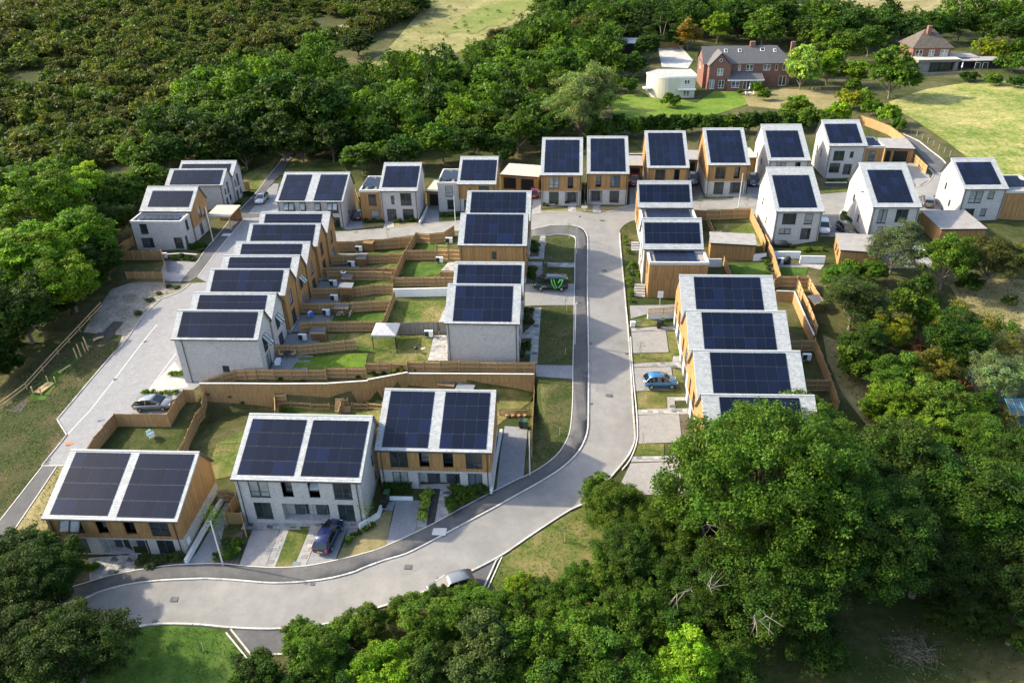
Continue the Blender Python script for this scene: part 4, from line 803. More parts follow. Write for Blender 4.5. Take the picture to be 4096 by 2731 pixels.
def low_wall(label, pts, h, th=.22, mat='white_render', cap='kerb_white', name='garden_wall', base=.8, top=None, cat='wall'):
    P = [Vector(p) for p in pts]; o = P[0]; W = empty(name, o); tag(W, label, cat)
    for i in range(len(P)-1):
        a, b = P[i], P[i+1]; ta = (top if top is not None else g(a.x, a.y)+h)-o.z; tb = (top if top is not None else g(b.x, b.y)+h)-o.z
        seg_mesh(a-o, b-o, min(ta, tb)-h-base, min(ta, tb)-h-base, ta, tb, th).build('wall_run', mat, W)
        if cap: seg_mesh(a-o, b-o, ta, tb, ta+.05, tb+.05, th+.06).build('coping', cap, W)
    return W
FEN = [
 ('sloping left run of timber fence on top of the long retaining wall', 'zb', [(10, 246), (60, 228), (165, 193), (265, 158)], 1.5, {}),
 ('timber fence along the top of the long retaining wall, below the bright green lawn', 'zb', [(265, 155), (430, 148), (570, 150), (835, 152), (980, 150)], 1.5, {}),
 ('short raised timber fence on the retaining wall, right of the bright green lawn', 'zb', [(985, 138), (1140, 138), (1290, 141)], 1.5, {}),
 ('timber fence on the retaining wall below the gazebo garden', 'zb', [(1300, 100), (1490, 100), (1620, 102)], 1.5, {}),
 ('long timber fence in front of the near brick house of the middle row', 'z3', [(490, 95), (770, 97), (1100, 100), (1420, 102), (1588, 105)], 1.5, {}),
 ('timber fence around the shaded garden with the drying rack, by the grey car', 'l1', [(660, 1010), (735, 880), (890, 695), (1180, 697), (1310, 698), (1375, 582), (1435, 505), (1515, 505)], 1.8, dict(side=1)),
 ('timber fence dividing the shaded garden from the sunny one, behind the left front houses', 'l1', [(1390, 985), (1450, 880), (1530, 685), (1625, 560)], 1.7, {}),
 ('timber fence running back beside the picket-fenced lawn', 'zb', [(590, 475), (590, 390), (655, 282)], 1.4, {}),
 ('timber fence beside the garden steps', 'zb', [(1082, 480), (1110, 395), (1142, 288)], 1.3, {}),
 ('short timber fence with the gate between the two left front houses', 'z4', [(1650, 562), (1720, 548), (1800, 570)], 1.6, {}),
 ('timber side fence by the lamp post and the young tree, left of the all-brick pair', 'z4', [(1705, 750), (1860, 750), (1880, 860)], 1.5, dict(rails=())),
 ('timber fence seen edge-on beside the all-brick pair', 'z4', [(1705, 755), (1750, 680), (1805, 595)], 1.6, dict(rails=())),
 ('tall timber fence between the corner lawn and the footway verge', 'z3', [(1588, 130), (1585, 300), (1572, 560), (1562, 838)], 1.3, dict(side=1, rails=())),
 ('back timber fence of the left terrace gardens along the pale road', 'B', [(585, 815), (730, 812), (835, 800), (955, 795), (1065, 787), (1170, 778)], 1.8, {}),
 ('timber fence at the back of the small corner lawn by the pale road', 'B', [(1210, 748), (1310, 755), (1420, 742), (1500, 690)], 1.8, {}),
 ('long timber fence running down between the terrace gardens and the middle row gardens, upper part', 'B', [(1200, 745), (1165, 800), (1110, 890), (1015, 1095)], 1.7, {}),
 ('long timber fence running down between the terrace gardens and the middle row gardens, lower part', 'B', [(1030, 1205), (985, 1320), (930, 1450)], 1.5, {}),
 ('timber garden fence, farthest divider behind the left terrace', 'B', [(527, 925), (730, 918), (835, 915), (1000, 910), (1100, 905)], 1.6, {}),
 ('timber garden fence, second divider from the far end behind the left terrace', 'B', [(455, 1020), (600, 1022), (800, 1020), (1040, 1020)], 1.4, {}),
 ('timber garden fence, third divider from the far end behind the left terrace', 'B', [(508, 1042), (630, 1042), (735, 1045), (865, 1045), (1010, 1052)], 1.6, {}),
 ('timber garden fence behind the shed with a bicycle', 'B', [(378, 1180), (500, 1178), (640, 1175), (770, 1165), (860, 1148), (1020, 1150)], 1.6, {}),
 ('timber garden fence behind the laundry and the parked bicycles', 'B', [(298, 1295), (440, 1298), (580, 1295), (700, 1292), (840, 1280), (1000, 1275)], 1.6, {}),
 ('timber garden fence left of the grey gazebo', 'B', [(288, 1450), (380, 1442), (510, 1440), (640, 1440), (770, 1438), (920, 1440)], 1.6, {}),
 ('timber garden fence nearest the brick terrace end, behind the bright green lawn', 'L', [(1425, 1080), (1690, 1080), (1880, 1065), (2070, 1045), (2340, 1020)], 1.5, {}),
 ('timber fence behind the upper middle row lawn', 'B', [(1128, 885), (1245, 880), (1360, 880), (1545, 876)], 1.7, {}),
 ('timber fence standing on the white retaining wall', 'B', [(1015, 1097), (1110, 1095), (1250, 1092), (1350, 1092), (1500, 1090)], 1.5, {}),
 ('grey timber fence beside the closed parasol', 'M', [(-60, 912), (200, 908), (440, 905), (585, 900)], 1.7, dict(mat='grey_boards', post='grey_timber', rails=())),
 ('short timber screen beside the patio of the upper middle row garden', 'B', [(1395, 1050), (1500, 1050)], 1.0, {}),
 ('timber fence with grey tone at the back of the square lawn right of the junction', 'C', [(1425, 765), (1530, 765), (1635, 760), (1740, 755), (1865, 750)], 1.8, {}),
 ('sunlit timber fence on the right side of the square lawn', 'C', [(1868, 752), (1930, 880), (1985, 1010)], 1.7, {}),
 ('timber fence on the left of the square lawn right of the junction', 'C', [(1530, 805), (1555, 865), (1580, 925), (1635, 930)], 1.3, {}),
 ('sunlit timber fence running down beside the white terrace walls', 'F', [(130, 165), (190, 290), (250, 490)], 1.7, {}),
 ('timber fence beside the small green lawn under the right terrace', 'C', [(1660, 1125), (1690, 1200), (1722, 1278)], 1.4, {}),
 ('panelled timber fence behind the far end of the right terrace', 'F', [(198, 525), (243, 497), (385, 500), (470, 502)], 1.7, {}),
 ('sunlit timber fence stepping down beside the sunken path behind the right terrace', 'F', [(395, 530), (430, 620), (470, 700), (540, 882)], 1.7, dict(side=1)),
 ('outer timber fence of the sunken path, against the bushes', 'F', [(465, 492), (520, 590), (580, 690)], 1.5, dict(side=1)),
 ('timber divider fence behind the right terrace, the farther one', 'E', [(1592, 608), (1780, 606)], 1.7, {}),
 ('timber divider fence behind the right terrace, the nearer one', 'E', [(1705, 916), (1905, 915)], 1.7, {}),
 ('long plain timber fence behind the right terrace, facing the scrub', 'E', [(1785, 590), (1845, 730), (1900, 870), (1975, 1090)], 1.7, dict(rails=())),
 ('pale timber fence curving beside the path and the open field', 'D', [(965, 108), (1000, 118), (1060, 137), (1190, 187), (1300, 270), (1360, 342)], 1.8, dict(side=1, mat='fence_wood')),
 ('pale timber fence stepping down beside the turning area', 'D', [(1340, 362), (1385, 402), (1460, 475)], 1.6, dict(side=1)),
 ('timber fence behind the flat-roofed wing at the far left', 'A', [(155, 790), (350, 788), (575, 785)], 1.7, dict(rails=())),
 ('short timber fence returning to the parking space at the far left', 'A', [(575, 785), (605, 880)], 1.7, dict(rails=())),
 ('timber fence at the low end of the far left garden, beside the parking space', 'A', [(300, 955), (440, 955), (585, 957), (600, 1030)], 1.2, dict(rails=())),
 ('timber fence running up beside the far left wing', 'A', [(215, 765), (280, 720), (350, 680)], 1.6, dict(rails=())),
 ('short sunlit fence beside the brick pair at the far left', 'A', [(1225, 250), (1262, 248)], 1.6, dict(rails=())),
 ('timber fence between the far left pair and the timber-winged house', 'B', [(725, 400), (765, 520), (770, 590)], 1.6, dict(rails=())),
]
for lab, fr, pts, h, kw in FEN: fence(lab, GP(fr, pts, h), h, **kw)
fence('low picket fence at the edge of the terrace lawn behind the all-brick pair', GP('zb', [(605, 414), (710, 414), (865, 415), (1010, 416)], 1.0), 1.0, picket=True, rails=(.25, .8), bay=2.2)
fence('low picket fence right of the garden steps', GP('zb', [(1190, 412), (1310, 413), (1425, 413)], 1.0), 1.0, picket=True, rails=(.25, .8), bay=2.2)
fence('low picket fence above the row of terracotta pots', GP('z3', [(1285, 500), (1530, 502)], 1.0), 1.0, picket=True, rails=(.25, .8), bay=2.2)
fence('small picket fence on the white wall beside the wheelie bins', GP('E', [(480, 358), (600, 352), (690, 346)], 1.6), 1.6, picket=True, rails=(.5, .92), bay=2.4)
fence('small picket fence on the lawn beside the heat pump, middle row', GP('B', [(1362, 838), (1450, 842)], 1.0), 1.0, picket=True, rails=(.25, .8))
# long timber retaining wall of close boards
RW = empty('retaining_wall', (WALL_W[0][0], WALL_W[0][1], 0)); tag(RW, 'long close-boarded timber retaining wall behind the front houses', 'wall')
for i in range(len(WALL_W)-1):
    a = Vector((*WALL_W[i], 0)); b = Vector((*WALL_W[i+1], 0)); L = (b-a).length; n = max(1, round(L/2.4)); top = 1.25+(.15 if i in (4,) else 0)
    for k in range(n):
        p = a.lerp(b, k/n)-RW.location; q = a.lerp(b, (k+1)/n)-RW.location
        seg_mesh(p, q, -3.2, -3.2, top, top, .09).build('board_panel', 'fence_wood', RW); seg_mesh(p, q, top, top, top+.05, top+.05, .24).build('coping', 'kerb', RW)
low_wall('white rendered retaining wall below the middle row fence', GP('B', [(1022, 1190), (1245, 1185), (1460, 1180)], 1.2), 1.2, .25, base=1.0)
low_wall('white wall along the drive beside the lower left houses', GP('z4', [(1378, 1160), (1530, 890), (1690, 625)], .5), .5, .28)
low_wall('curved white wall end beside the blue car', GP('zb', [(1248, 1365), (1330, 1320), (1400, 1275), (1418, 1215)], .6), .6, .2)
low_wall('low white planter wall in front of the corner pair of houses', GP('z3', [(340, 1258), (540, 1262)], .4), .4, .2, cap=None)
low_wall('white wall along the side drive of the corner pair of houses', GP('z3', [(1212, 1210), (1250, 950), (1300, 680)], .5), .5, .25)
low_wall('white retaining wall behind the timber outbuilding right of the junction', GP('C', [(1500, 1165), (1640, 1165)], .9), 1.2, .25)
low_wall('white retaining wall below the timber outbuilding', GP('C', [(1890, 1118), (1990, 1112)], .9), 1.0, .25)
low_wall('white patio wall left of the covered barbecue, right side gardens', GP('F', [(190, 310), (405, 312)], 1.0), 1.1, .25, cap=None)
low_wall('white patio wall right of the covered barbecue, right side gardens', GP('F', [(405, 342), (600, 345)], 1.1), 1.1, .25)
low_wall('white wall under the small picket fence beside the wheelie bins', GP('E', [(470, 412), (695, 402)], .6), .6, .2)
low_wall('white patio wall behind the willow', GP('F', [(1150, 268), (1400, 272)], 1.0), 1.1, .25)
low_wall('white wall along the drive of the timber-winged house', GP('N', [(1122, 680), (1160, 610), (1200, 520)], .5), .5, .22)
low_wall('timber retaining edge behind the right terrace gardens', GP('E', [(1480, 232), (1620, 238), (1690, 400), (1775, 580)], 1.4), 1.6, .12, mat='fence_wood', cap='kerb')
low_wall('grey retaining wall in front of the far left wing', GP('A', [(620, 822), (740, 815), (860, 825)], .5), .6, .2, mat='grey_boards', cap='kerb')
low_wall('dark brick planter wall of the back row end house', GP('D', [(722, 600), (880, 600)], .5), .6, .22, mat='dark_brick', cap='kerb')
low_wall('white wall behind the corner lawn of the timber and brick house', GP('C', [(915, 325), (1025, 325)], 1.3), 1.3, .2, mat='grey_boards')
for q, lab in (([(1470, 640), (840, 1010)], 'x'),): pass

# ------------------------------------------------------------------ vegetation
def leaf_quads(C, Nrm, size, asp, r):
    n = len(C); t = r.normal(size=(n, 3)); t -= (t*Nrm).sum(1, keepdims=True)*Nrm; t /= np.linalg.norm(t, axis=1, keepdims=True)+1e-9
    b = np.cross(Nrm, t); s = (size*r.uniform(.6, 1.35, n))[:, None]
    V = np.stack([C-t*s*.55, C+b*s*asp*.5+t*s*.05, C+t*s*.6+Nrm*s*.08, C-b*s*asp*.5+t*s*.05], 1).reshape(-1, 3)
    return V, np.arange(n*4).reshape(n, 4)
def unit(v): return v/(np.linalg.norm(v, axis=-1, keepdims=True)+1e-9)
def crown_cloud(seed, R, H0, H1, K, lr, n, size, asp=.62, shape='round', droop=0.0, up=.5, tone=False):
    # K leaf clumps carried out along a few uneven limbs, then n leaves bunched on the clumps
    r = np.random.default_rng(seed); hc = H0+(H1-H0)*.42; hh = (H1-H0)*.58
    if shape == 'cone':
        z = r.uniform(0, 1, K)**1.3; a = r.uniform(0, 2*np.pi, K); rr = R*(1-z)*r.uniform(.75, 1.05, K)
        LC = np.stack([np.cos(a)*rr, np.sin(a)*rr, H0+z*(H1-H0)*.95], 1); lrad = lr*(1.15-z)*r.uniform(.7, 1.2, K)
    else:
        nl = max(7, int(9+R*1.6)); ld = unit(r.normal(size=(nl, 3))); ld[:, 2] = np.abs(ld[:, 2])*1.2-.35; ld = unit(ld); lf = r.uniform(.72, 1.12, nl)
        i = r.integers(0, nl, K); d = unit(ld[i]+r.normal(size=(K, 3))*.42); d[:, 2] = np.where(d[:, 2] < -.45, -d[:, 2]*.5, d[:, 2]); d = unit(d)
        rad = r.uniform(.30, 1.0, K)**.5*lf[i]*(1-.22*np.linalg.norm(d-ld[i], axis=1))
        LC = d*rad[:, None]*np.array([R-lr*.4, R-lr*.4, hh]); LC[:, 2] = np.where(LC[:, 2] < 0, LC[:, 2]*.72, LC[:, 2])+hc; lrad = lr*r.uniform(.55, 1.3, K)
    k = r.choice(K, n, p=lrad**2/(lrad**2).sum()); dd = unit(r.normal(size=(n, 3))); dd[:, 2] = np.where(dd[:, 2] < -.3, -dd[:, 2]*.6, dd[:, 2]); dd = unit(dd)
    tw = unit(r.normal(size=(K, 7, 3))); pick = tw[k, r.integers(0, 7, n)]; mixf = (r.random(n) < .6)[:, None]
    dd = np.where(mixf, unit(dd+1.5*pick*np.sign((pick*dd).sum(1, keepdims=True)+1e-6)), dd)
    sh = r.uniform(.15, 1.12, n)**.6
    C = LC[k]+dd*(lrad[k]*sh*np.where(mixf[:, 0], 1.2, .95))[:, None]*np.array([1, 1, .75]); C[:, 2] -= droop*sh*lrad[k]*r.random(n)
    Nn = unit(dd*.6+np.array([0, 0, up])+r.normal(size=(n, 3))*.6); Q = leaf_quads(C, Nn, size, asp, r)
    if tone:
        t = r.uniform(.62, 1.35, K)[:, None]*np.stack([r.uniform(.82, 1.15, K), np.ones(K), r.uniform(.7, 1.1, K)], 1); return Q, LC, np.repeat(np.append(t[k], np.ones((n, 1)), 1), 4, 0)
    return Q, LC
def limb_mesh(seed, LC, H0, trunk_r, nl, bare=False, mat='bark'):
    r = np.random.default_rng(seed+99); mb = MB(); top = H0*1.25+.6
    mb.tube([(0, 0, -.5), (.06*trunk_r, 0, top*.4), (.2*trunk_r, .1*trunk_r, top)], trunk_r, 8, 0, trunk_r*.6)
    for i in r.choice(len(LC), min(nl, len(LC)), replace=False):
        e = Vector(LC[i]); s = Vector((.1, 0, top*r.uniform(.55, 1.0))); m = s.lerp(e, .5)+Vector(tuple(r.normal(0, .25, 3)))
        mb.tube([s, m, e], trunk_r*.42, 5, 0, trunk_r*.08)
    return mb.mesh('trunk', mat, True)
PROTO = {}
def proto(kind, seed, R, H0, H1, K, lr, n, size, trunk=.25, nl=14, **kw):
    (V, F), LC, tn = crown_cloud(seed, R, H0, H1, K, lr, n, size, tone=True, **kw); me = np_mesh('crown', V, F, 'leaf'); at = me.attributes.new('clump', 'FLOAT_COLOR', 'POINT'); at.data.foreach_set('color', tn.astype('f').ravel())
    PROTO.setdefault(kind, []).append((me, limb_mesh(seed, LC, H0, trunk, nl), R, H1))
for s in (1, 2, 3): proto('oak', s, 7.0, 2.0, 12.5, 360, .82, 74000, .225, .50, 60)
for s in (20, 21): proto('bigoak', s, 10.5, 2.5, 17.0, 760, .88, 125000, .235, .62, 90)
for s in (4, 5, 6, 24): proto('ash', s, 4.0, 1.0, 9.0, 165, .60, 27000, .225, .20, 26)
for s in (7, 8, 9): proto('bush', s, 2.0, .1, 3.0, 50, .45, 6000, .24, .07, 8)
for s in (10, 11): proto('willow', s, 4.0, .9, 9.0, 150, .62, 26000, .27, .2, 18, asp=.28, droop=.9, up=.15)
for s in (12, 13, 14, 25): proto('far', s, 4.5, .8, 9.5, 120, .85, 8000, .50, .22, 12)
for s in (15, 16): proto('conifer', s, 2.8, .5, 10.5, 110, .65, 9000, .34, .2, 6, shape='cone', asp=.4)
for s in (17, 18, 19): proto('fbush', s, 3.0, .1, 4.0, 60, .65, 3200, .48, .1, 4)
for s in (30, 31): proto('shrub', s, .5, .0, .8, 14, .20, 900, .13, .02, 3)
COLS = dict(dryg=(.20, .165, .07), fieldg=(.19, .21, .05), hillb=(.082, .080, .021), hillo=(.105, .105, .024), hillg=(.080, .110, .020), oak=(.055, .106, .014), bright=(.10, .185, .017), dark=(.036, .078, .015), deep=(.026, .052, .012), yellow=(.21, .22, .022), olive=(.072, .098, .036), willow=(.165, .205, .095), brown=(.085, .072, .026), autumn=(.19, .12, .025), mid=(.066, .132, .019), hill=(.078, .098, .018), fresh=(.135, .235, .018), lime=(.30, .36, .07), birch=(.10, .11, .04), redb=(.15, .06, .03), sage=(.10, .125, .085), gold=(.17, .15, .03), silver=(.17, .20, .13))
for k_ in ('oak', 'dark', 'mid', 'bright', 'fresh', 'deep'): c_ = COLS[k_]; COLS[k_] = (c_[0]*1.2, c_[1]*1.03, c_[2]*.95)
NAMEOF = dict(bigoak='oak_tree', oak='oak_tree', ash='broadleaf_tree', bush='bush', willow='willow_tree', far='broadleaf_tree', conifer='conifer_tree', fbush='bush')
TREES = []; TR = random.Random(11); PI_ = {}
ORD = 'first second third fourth fifth sixth seventh eighth ninth tenth eleventh twelfth thirteenth fourteenth fifteenth sixteenth seventeenth eighteenth nineteenth twentieth'.split()
def pixel_scale(p): return float((np.array(p)-np.array([0, 0, CAMZ]))@FW)/FPX      # metres per source pixel at p
def tree_at(kind, pos, R, H, c, label, group):
    P = PROTO[kind]; i = PI_.get(kind, 0); PI_[kind] = i+1; crown, trunk, pr, ph = P[i % len(P)]
    T = empty(NAMEOF[kind], pos, TR.random()*6.283); tag(T, label, 'bush' if 'bush' in NAMEOF[kind] else 'tree', group)
    cc = COLS[c]; v = TR.uniform(.85, 1.18); s = (R/pr, R/pr, H/ph)
    o = put('crown', crown, T, (0, 0, 0), (0, 0, 0), s); o.color = (cc[0]*v*TR.uniform(.9, 1.1), cc[1]*v, cc[2]*v*TR.uniform(.85, 1.15), 1)
    put('trunk', trunk, T, (0, 0, 0), (0, 0, 0), s); TREES.append((kind, T, R, H)); return T
LOOK = dict(oak='green', bright='bright green', dark='dark green', deep='very dark green', yellow='yellow-green', olive='olive green', willow='pale grey-green', brown='brownish', autumn='orange-brown', mid='mid green', hill='dull green', fresh='fresh green', lime='bright yellow', birch='yellowish', redb='reddish', sage='grey-green', gold='golden green', silver='silvery')
def grove(region, items, hfac=1.7, group=None):
    items = sorted(items, key=lambda t: t[0]); n = {}
    tot = {}
    for it in items: tot[(it[3], it[4])] = tot.get((it[3], it[4]), 0)+1
    for it in items:
        vx, vy, rp, kind, c = it[:5]; hf = it[5] if len(it) > 5 else hfac
        px, py = vx*1.7415, vy*1.7415; p = G(px, py, 0); R = rp*1.7415*pixel_scale((p.x, p.y, p.z+4)); H = R*hf
        p = G(px, py, H*.55); k = (kind, c); i = n.get(k, 0); n[k] = i+1; noun = {'conifer': 'conifer', 'willow': 'feathery tree', 'bush': 'bush', 'fbush': 'bush', 'oak': 'broad tree', 'bigoak': 'great spreading tree'}.get(kind, 'tree')
        lab = f'{LOOK[c]} {noun} {region}' if tot[k] == 1 else f'{ORD[min(i, 19)]} {LOOK[c]} {noun} from the left {region}'
        tree_at(kind, p, R, H, c, lab, group or 'trees '+region)
grove('in the near left corner', [(70, 1330, 120, 'oak', 'deep', 1.5), (150, 1490, 150, 'oak', 'deep', 1.4), (10, 1480, 140, 'oak', 'deep', 1.4), (120, 1290, 85, 'ash', 'dark', 1.7), (45, 1275, 80, 'ash', 'deep', 1.8)])
grove('along the bottom edge', [(600, 1560, 85, 'ash', 'dark'), (720, 1500, 85, 'ash', 'mid'), (885, 1545, 88, 'ash', 'fresh', 1.6), (800, 1450, 55, 'ash', 'mid'), (985, 1430, 85, 'ash', 'mid'), (1090, 1390, 62, 'ash', 'mid'), (1120, 1500, 105, 'ash', 'olive'), (1000, 1530, 80, 'ash', 'dark'), (1235, 1500, 100, 'ash', 'oak'), (1195, 1345, 48, 'ash', 'fresh'), (1290, 1400, 62, 'ash', 'oak'), (1330, 1460, 92, 'ash', 'mid'), (1420, 1540, 110, 'ash', 'mid'), (1300, 1575, 95, 'ash', 'dark'), (1580, 1530, 95, 'ash', 'fresh'), (1450, 1400, 85, 'ash', 'oak'), (1390, 1310, 72, 'ash', 'oak'), (690, 1580, 70, 'ash', 'dark'), (690, 1465, 55, 'ash', 'mid'), (850, 1435, 55, 'ash', 'oak'), (925, 1405, 50, 'ash', 'mid'), (1030, 1385, 42, 'ash', 'mid'), (1068, 1372, 30, 'ash', 'mid'), (1005, 1368, 36, 'ash', 'oak'), (1088, 1352, 30, 'ash', 'mid'), (1045, 1358, 24, 'ash', 'oak'), (1085, 1435, 65, 'ash', 'oak'), (1165, 1400, 58, 'ash', 'mid'), (1250, 1375, 58, 'ash', 'oak'), (1335, 1335, 60, 'ash', 'mid'), (1500, 1335, 75, 'ash', 'oak'), (1560, 1435, 80, 'ash', 'mid'), (1660, 1505, 80, 'ash', 'oak'), (800, 1560, 70, 'ash', 'dark'), (1200, 1580, 80, 'ash', 'mid'), (1500, 1580, 70, 'ash', 'dark'), (1700, 1575, 70, 'ash', 'dark')])
grove('in the big clump at lower right', [(1415, 1165, 84, 'oak', 'oak', 1.5), (1450, 1260, 95, 'oak', 'dark', 1.5), (1560, 1200, 105, 'oak', 'oak', 1.5), (1765, 1105, 238, 'bigoak', 'oak', 1.6), (1375, 1125, 50, 'ash', 'mid', 1.7), (1620, 1330, 120, 'oak', 'dark', 1.5), (1790, 1350, 165, 'oak', 'dark', 1.5), (1905, 1500, 62, 'ash', 'dark', 1.6), (2200, 1395, 85, 'oak', 'deep', 1.4), (2335, 1430, 90, 'oak', 'deep', 1.4), (1960, 1210, 190, 'bigoak', 'dark', 1.5), (1850, 1000, 130, 'oak', 'mid', 1.4), (2090, 1080, 150, 'oak', 'dark', 1.5), (2230, 1150, 160, 'oak', 'dark', 1.5), (2120, 1290, 130, 'oak', 'deep', 1.5), (2320, 1290, 130, 'oak', 'deep', 1.5), (1860, 1450, 85, 'ash', 'dark', 1.6), (2240, 1010, 100, 'oak', 'mid', 1.4), (2340, 1060, 110, 'oak', 'dark', 1.4), (1500, 1440, 75, 'ash', 'oak')])
grove('in the scrub by the right terrace', [(1965, 690, 88, 'willow', 'olive', 1.5), (2045, 755, 62, 'ash', 'yellow', 1.6), (1930, 640, 50, 'ash', 'mid'), (1990, 790, 60, 'ash', 'dark'), (1960, 830, 50, 'bush', 'mid'), (2140, 850, 62, 'ash', 'gold', 1.7), (2060, 860, 70, 'ash', 'mid'), (2205, 770, 78, 'ash', 'dark', 1.7), (2090, 700, 52, 'bush', 'mid'), (2140, 725, 35, 'bush', 'bright'), (2050, 930, 75, 'ash', 'bright'), (2160, 930, 85, 'ash', 'mid'), (2120, 1000, 70, 'ash', 'bright'), (2300, 850, 82, 'willow', 'silver', 1.5), (2250, 930, 50, 'ash', 'dark'), (2100, 800, 30, 'bush', 'redb'), (2190, 890, 38, 'bush', 'redb'), (2020, 940, 40, 'bush', 'fresh'), (2320, 690, 20, 'bush', 'olive'), (2260, 1030, 60, 'ash', 'bright')])
grove('beside the right-hand detached houses', [(2060, 565, 68, 'willow', 'sage', 1.8), (2180, 590, 66, 'ash', 'mid', 2.2), (2285, 585, 82, 'willow', 'birch', 1.7), (2110, 655, 40, 'bush', 'dark'), (2010, 620, 40, 'ash', 'mid', 1.5), (1950, 620, 35, 'bush', 'mid'), (2340, 600, 60, 'ash', 'olive'), (2230, 650, 30, 'bush', 'dark')])
grove('on the left bank beside the rail', [(80, 470, 110, 'ash', 'fresh', 1.6), (190, 440, 70, 'ash', 'fresh'), (180, 540, 90, 'ash', 'bright'), (60, 590, 110, 'ash', 'fresh', 1.6), (150, 640, 85, 'ash', 'bright'), (235, 590, 60, 'ash', 'dark'), (40, 700, 100, 'ash', 'dark'), (70, 700, 60, 'ash', 'dark'), (-20, 800, 70, 'ash', 'deep'), (265, 500, 50, 'ash', 'dark'), (290, 440, 48, 'ash', 'mid'), (15, 420, 70, 'ash', 'mid'), (-30, 850, 50, 'ash', 'deep'), (25, 775, 48, 'ash', 'dark'), (75, 720, 46, 'ash', 'dark'), (120, 665, 42, 'ash', 'deep'), (165, 625, 40, 'ash', 'dark'), (110, 560, 70, 'ash', 'fresh'), (130, 420, 60, 'ash', 'bright'), (250, 430, 45, 'ash', 'mid'), (215, 640, 30, 'bush', 'dark'), (150, 700, 32, 'bush', 'deep'), (20, 830, 34, 'bush', 'deep')])
grove('in the wood behind the far left', [(330, 420, 52, 'far', 'mid'), (380, 350, 55, 'far', 'dark'), (430, 290, 62, 'far', 'dark'), (495, 320, 68, 'far', 'deep'), (560, 275, 62, 'far', 'dark'), (630, 240, 72, 'far', 'dark', 1.9), (645, 310, 62, 'far', 'deep'), (730, 250, 75, 'far', 'dark', 1.9), (760, 320, 55, 'far', 'deep'), (690, 325, 50, 'far', 'deep'), (560, 345, 45, 'far', 'deep'), (470, 370, 30, 'far', 'dark'), (320, 330, 45, 'far', 'brown'), (390, 410, 35, 'far', 'dark'), (800, 250, 60, 'far', 'dark'), (550, 210, 55, 'far', 'mid'), (470, 240, 55, 'far', 'mid')])
grove('behind the back row of houses', [(855, 300, 52, 'far', 'mid'), (830, 360, 50, 'far', 'mid', 1.4), (870, 345, 30, 'far', 'bright'), (925, 345, 48, 'far', 'dark'), (960, 295, 45, 'far', 'mid'), (1015, 320, 55, 'far', 'mid'), (1060, 260, 45, 'far', 'bright'), (1085, 330, 50, 'far', 'dark'), (1125, 280, 52, 'far', 'oak'), (1150, 340, 42, 'far', 'dark'), (1190, 300, 52, 'far', 'mid'), (1235, 265, 42, 'far', 'mid'), (1335, 225, 84, 'willow', 'willow', 1.7), (1280, 285, 45, 'far', 'dark'), (1085, 225, 25, 'far', 'lime'), (1140, 220, 32, 'far', 'yellow'), (1250, 320, 35, 'far', 'dark'), (1380, 300, 35, 'far', 'dark'), (1000, 240, 40, 'far', 'mid')])
grove('in the hedge behind the back row', [(1420+i*43, 288-i*1.5+TR.uniform(-4, 4), 30+TR.uniform(-2, 5), 'fbush', TR.choice(['dark', 'mid', 'dark']), 1.5) for i in range(12)])
grove('around the red brick house', [(1830, 250, 42, 'far', 'bright', 1.5), (1925, 255, 36, 'fbush', 'fresh', 1.3), (1955, 225, 34, 'fbush', 'yellow', 1.3), (2055, 160, 52, 'far', 'mid', 2.0), (1990, 225, 26, 'fbush', 'bright'), (1845, 150, 38, 'far', 'lime', 2.4), (1905, 150, 40, 'far', 'bright', 1.8), (1880, 110, 38, 'conifer', 'fresh', 2.5), (1945, 105, 45, 'far', 'mid'), (1445, 195, 24, 'far', 'mid', 1.6), (1455, 145, 34, 'far', 'dark'), (1490, 105, 34, 'far', 'dark'), (1538, 228, 24, 'fbush', 'mid', 1.4), (1757, 215, 18, 'fbush', 'bright'), (1740, 200, 16, 'fbush', 'bright', 2.0), (1748, 170, 14, 'far', 'willow', 1.6), (1960, 165, 36, 'far', 'bright'), (1700, 210, 9, 'fbush', 'mid'), (1960, 195, 22, 'fbush', 'mid'), (2040, 260, 30, 'fbush', 'bright'), (2065, 285, 20, 'fbush', 'mid'), (2000, 245, 24, 'fbush', 'bright')], 1.6)
grove('in the tree belt at the top', [(1265, 60, 40, 'far', 'dark'), (1300, 100, 42, 'far', 'mid'), (1290, 155, 50, 'far', 'mid'), (1215, 150, 42, 'far', 'mid'), (1350, 75, 45, 'far', 'brown'), (1390, 110, 34, 'far', 'dark'), (1420, 40, 45, 'far', 'dark'), (1480, 35, 42, 'conifer', 'deep', 2.2), (1525, 40, 45, 'conifer', 'dark', 2.2), (1583, 75, 32, 'far', 'autumn', 2.0), (1650, 60, 34, 'far', 'fresh', 1.9), (1605, 25, 40, 'far', 'dark'), (1700, 40, 48, 'far', 'dark'), (1755, 60, 46, 'far', 'mid'), (1800, 45, 48, 'far', 'dark'), (1850, 70, 40, 'far', 'dark'), (1890, 50, 44, 'far', 'mid'), (1950, 60, 46, 'far', 'dark'), (2000, 90, 38, 'far', 'mid'), (2040, 60, 42, 'far', 'dark'), (2100, 70, 36, 'far', 'dark'), (2150, 60, 38, 'far', 'dark'), (2210, 55, 38, 'far', 'dark'), (2265, 60, 36, 'far', 'dark'), (2320, 70, 38, 'far', 'dark'), (1880, 78, 40, 'far', 'mid')])
grove('beside the hipped house', [(2285, 110, 36, 'fbush', 'yellow', 1.4), (2255, 105, 26, 'fbush', 'fresh', 1.4), (2330, 140, 36, 'fbush', 'mid', 1.2), (2345, 110, 30, 'fbush', 'mid'), (2280, 180, 26, 'fbush', 'mid', 1.0), (2225, 175, 24, 'fbush', 'dark', 1.0), (2335, 185, 26, 'fbush', 'dark', 1.0)])
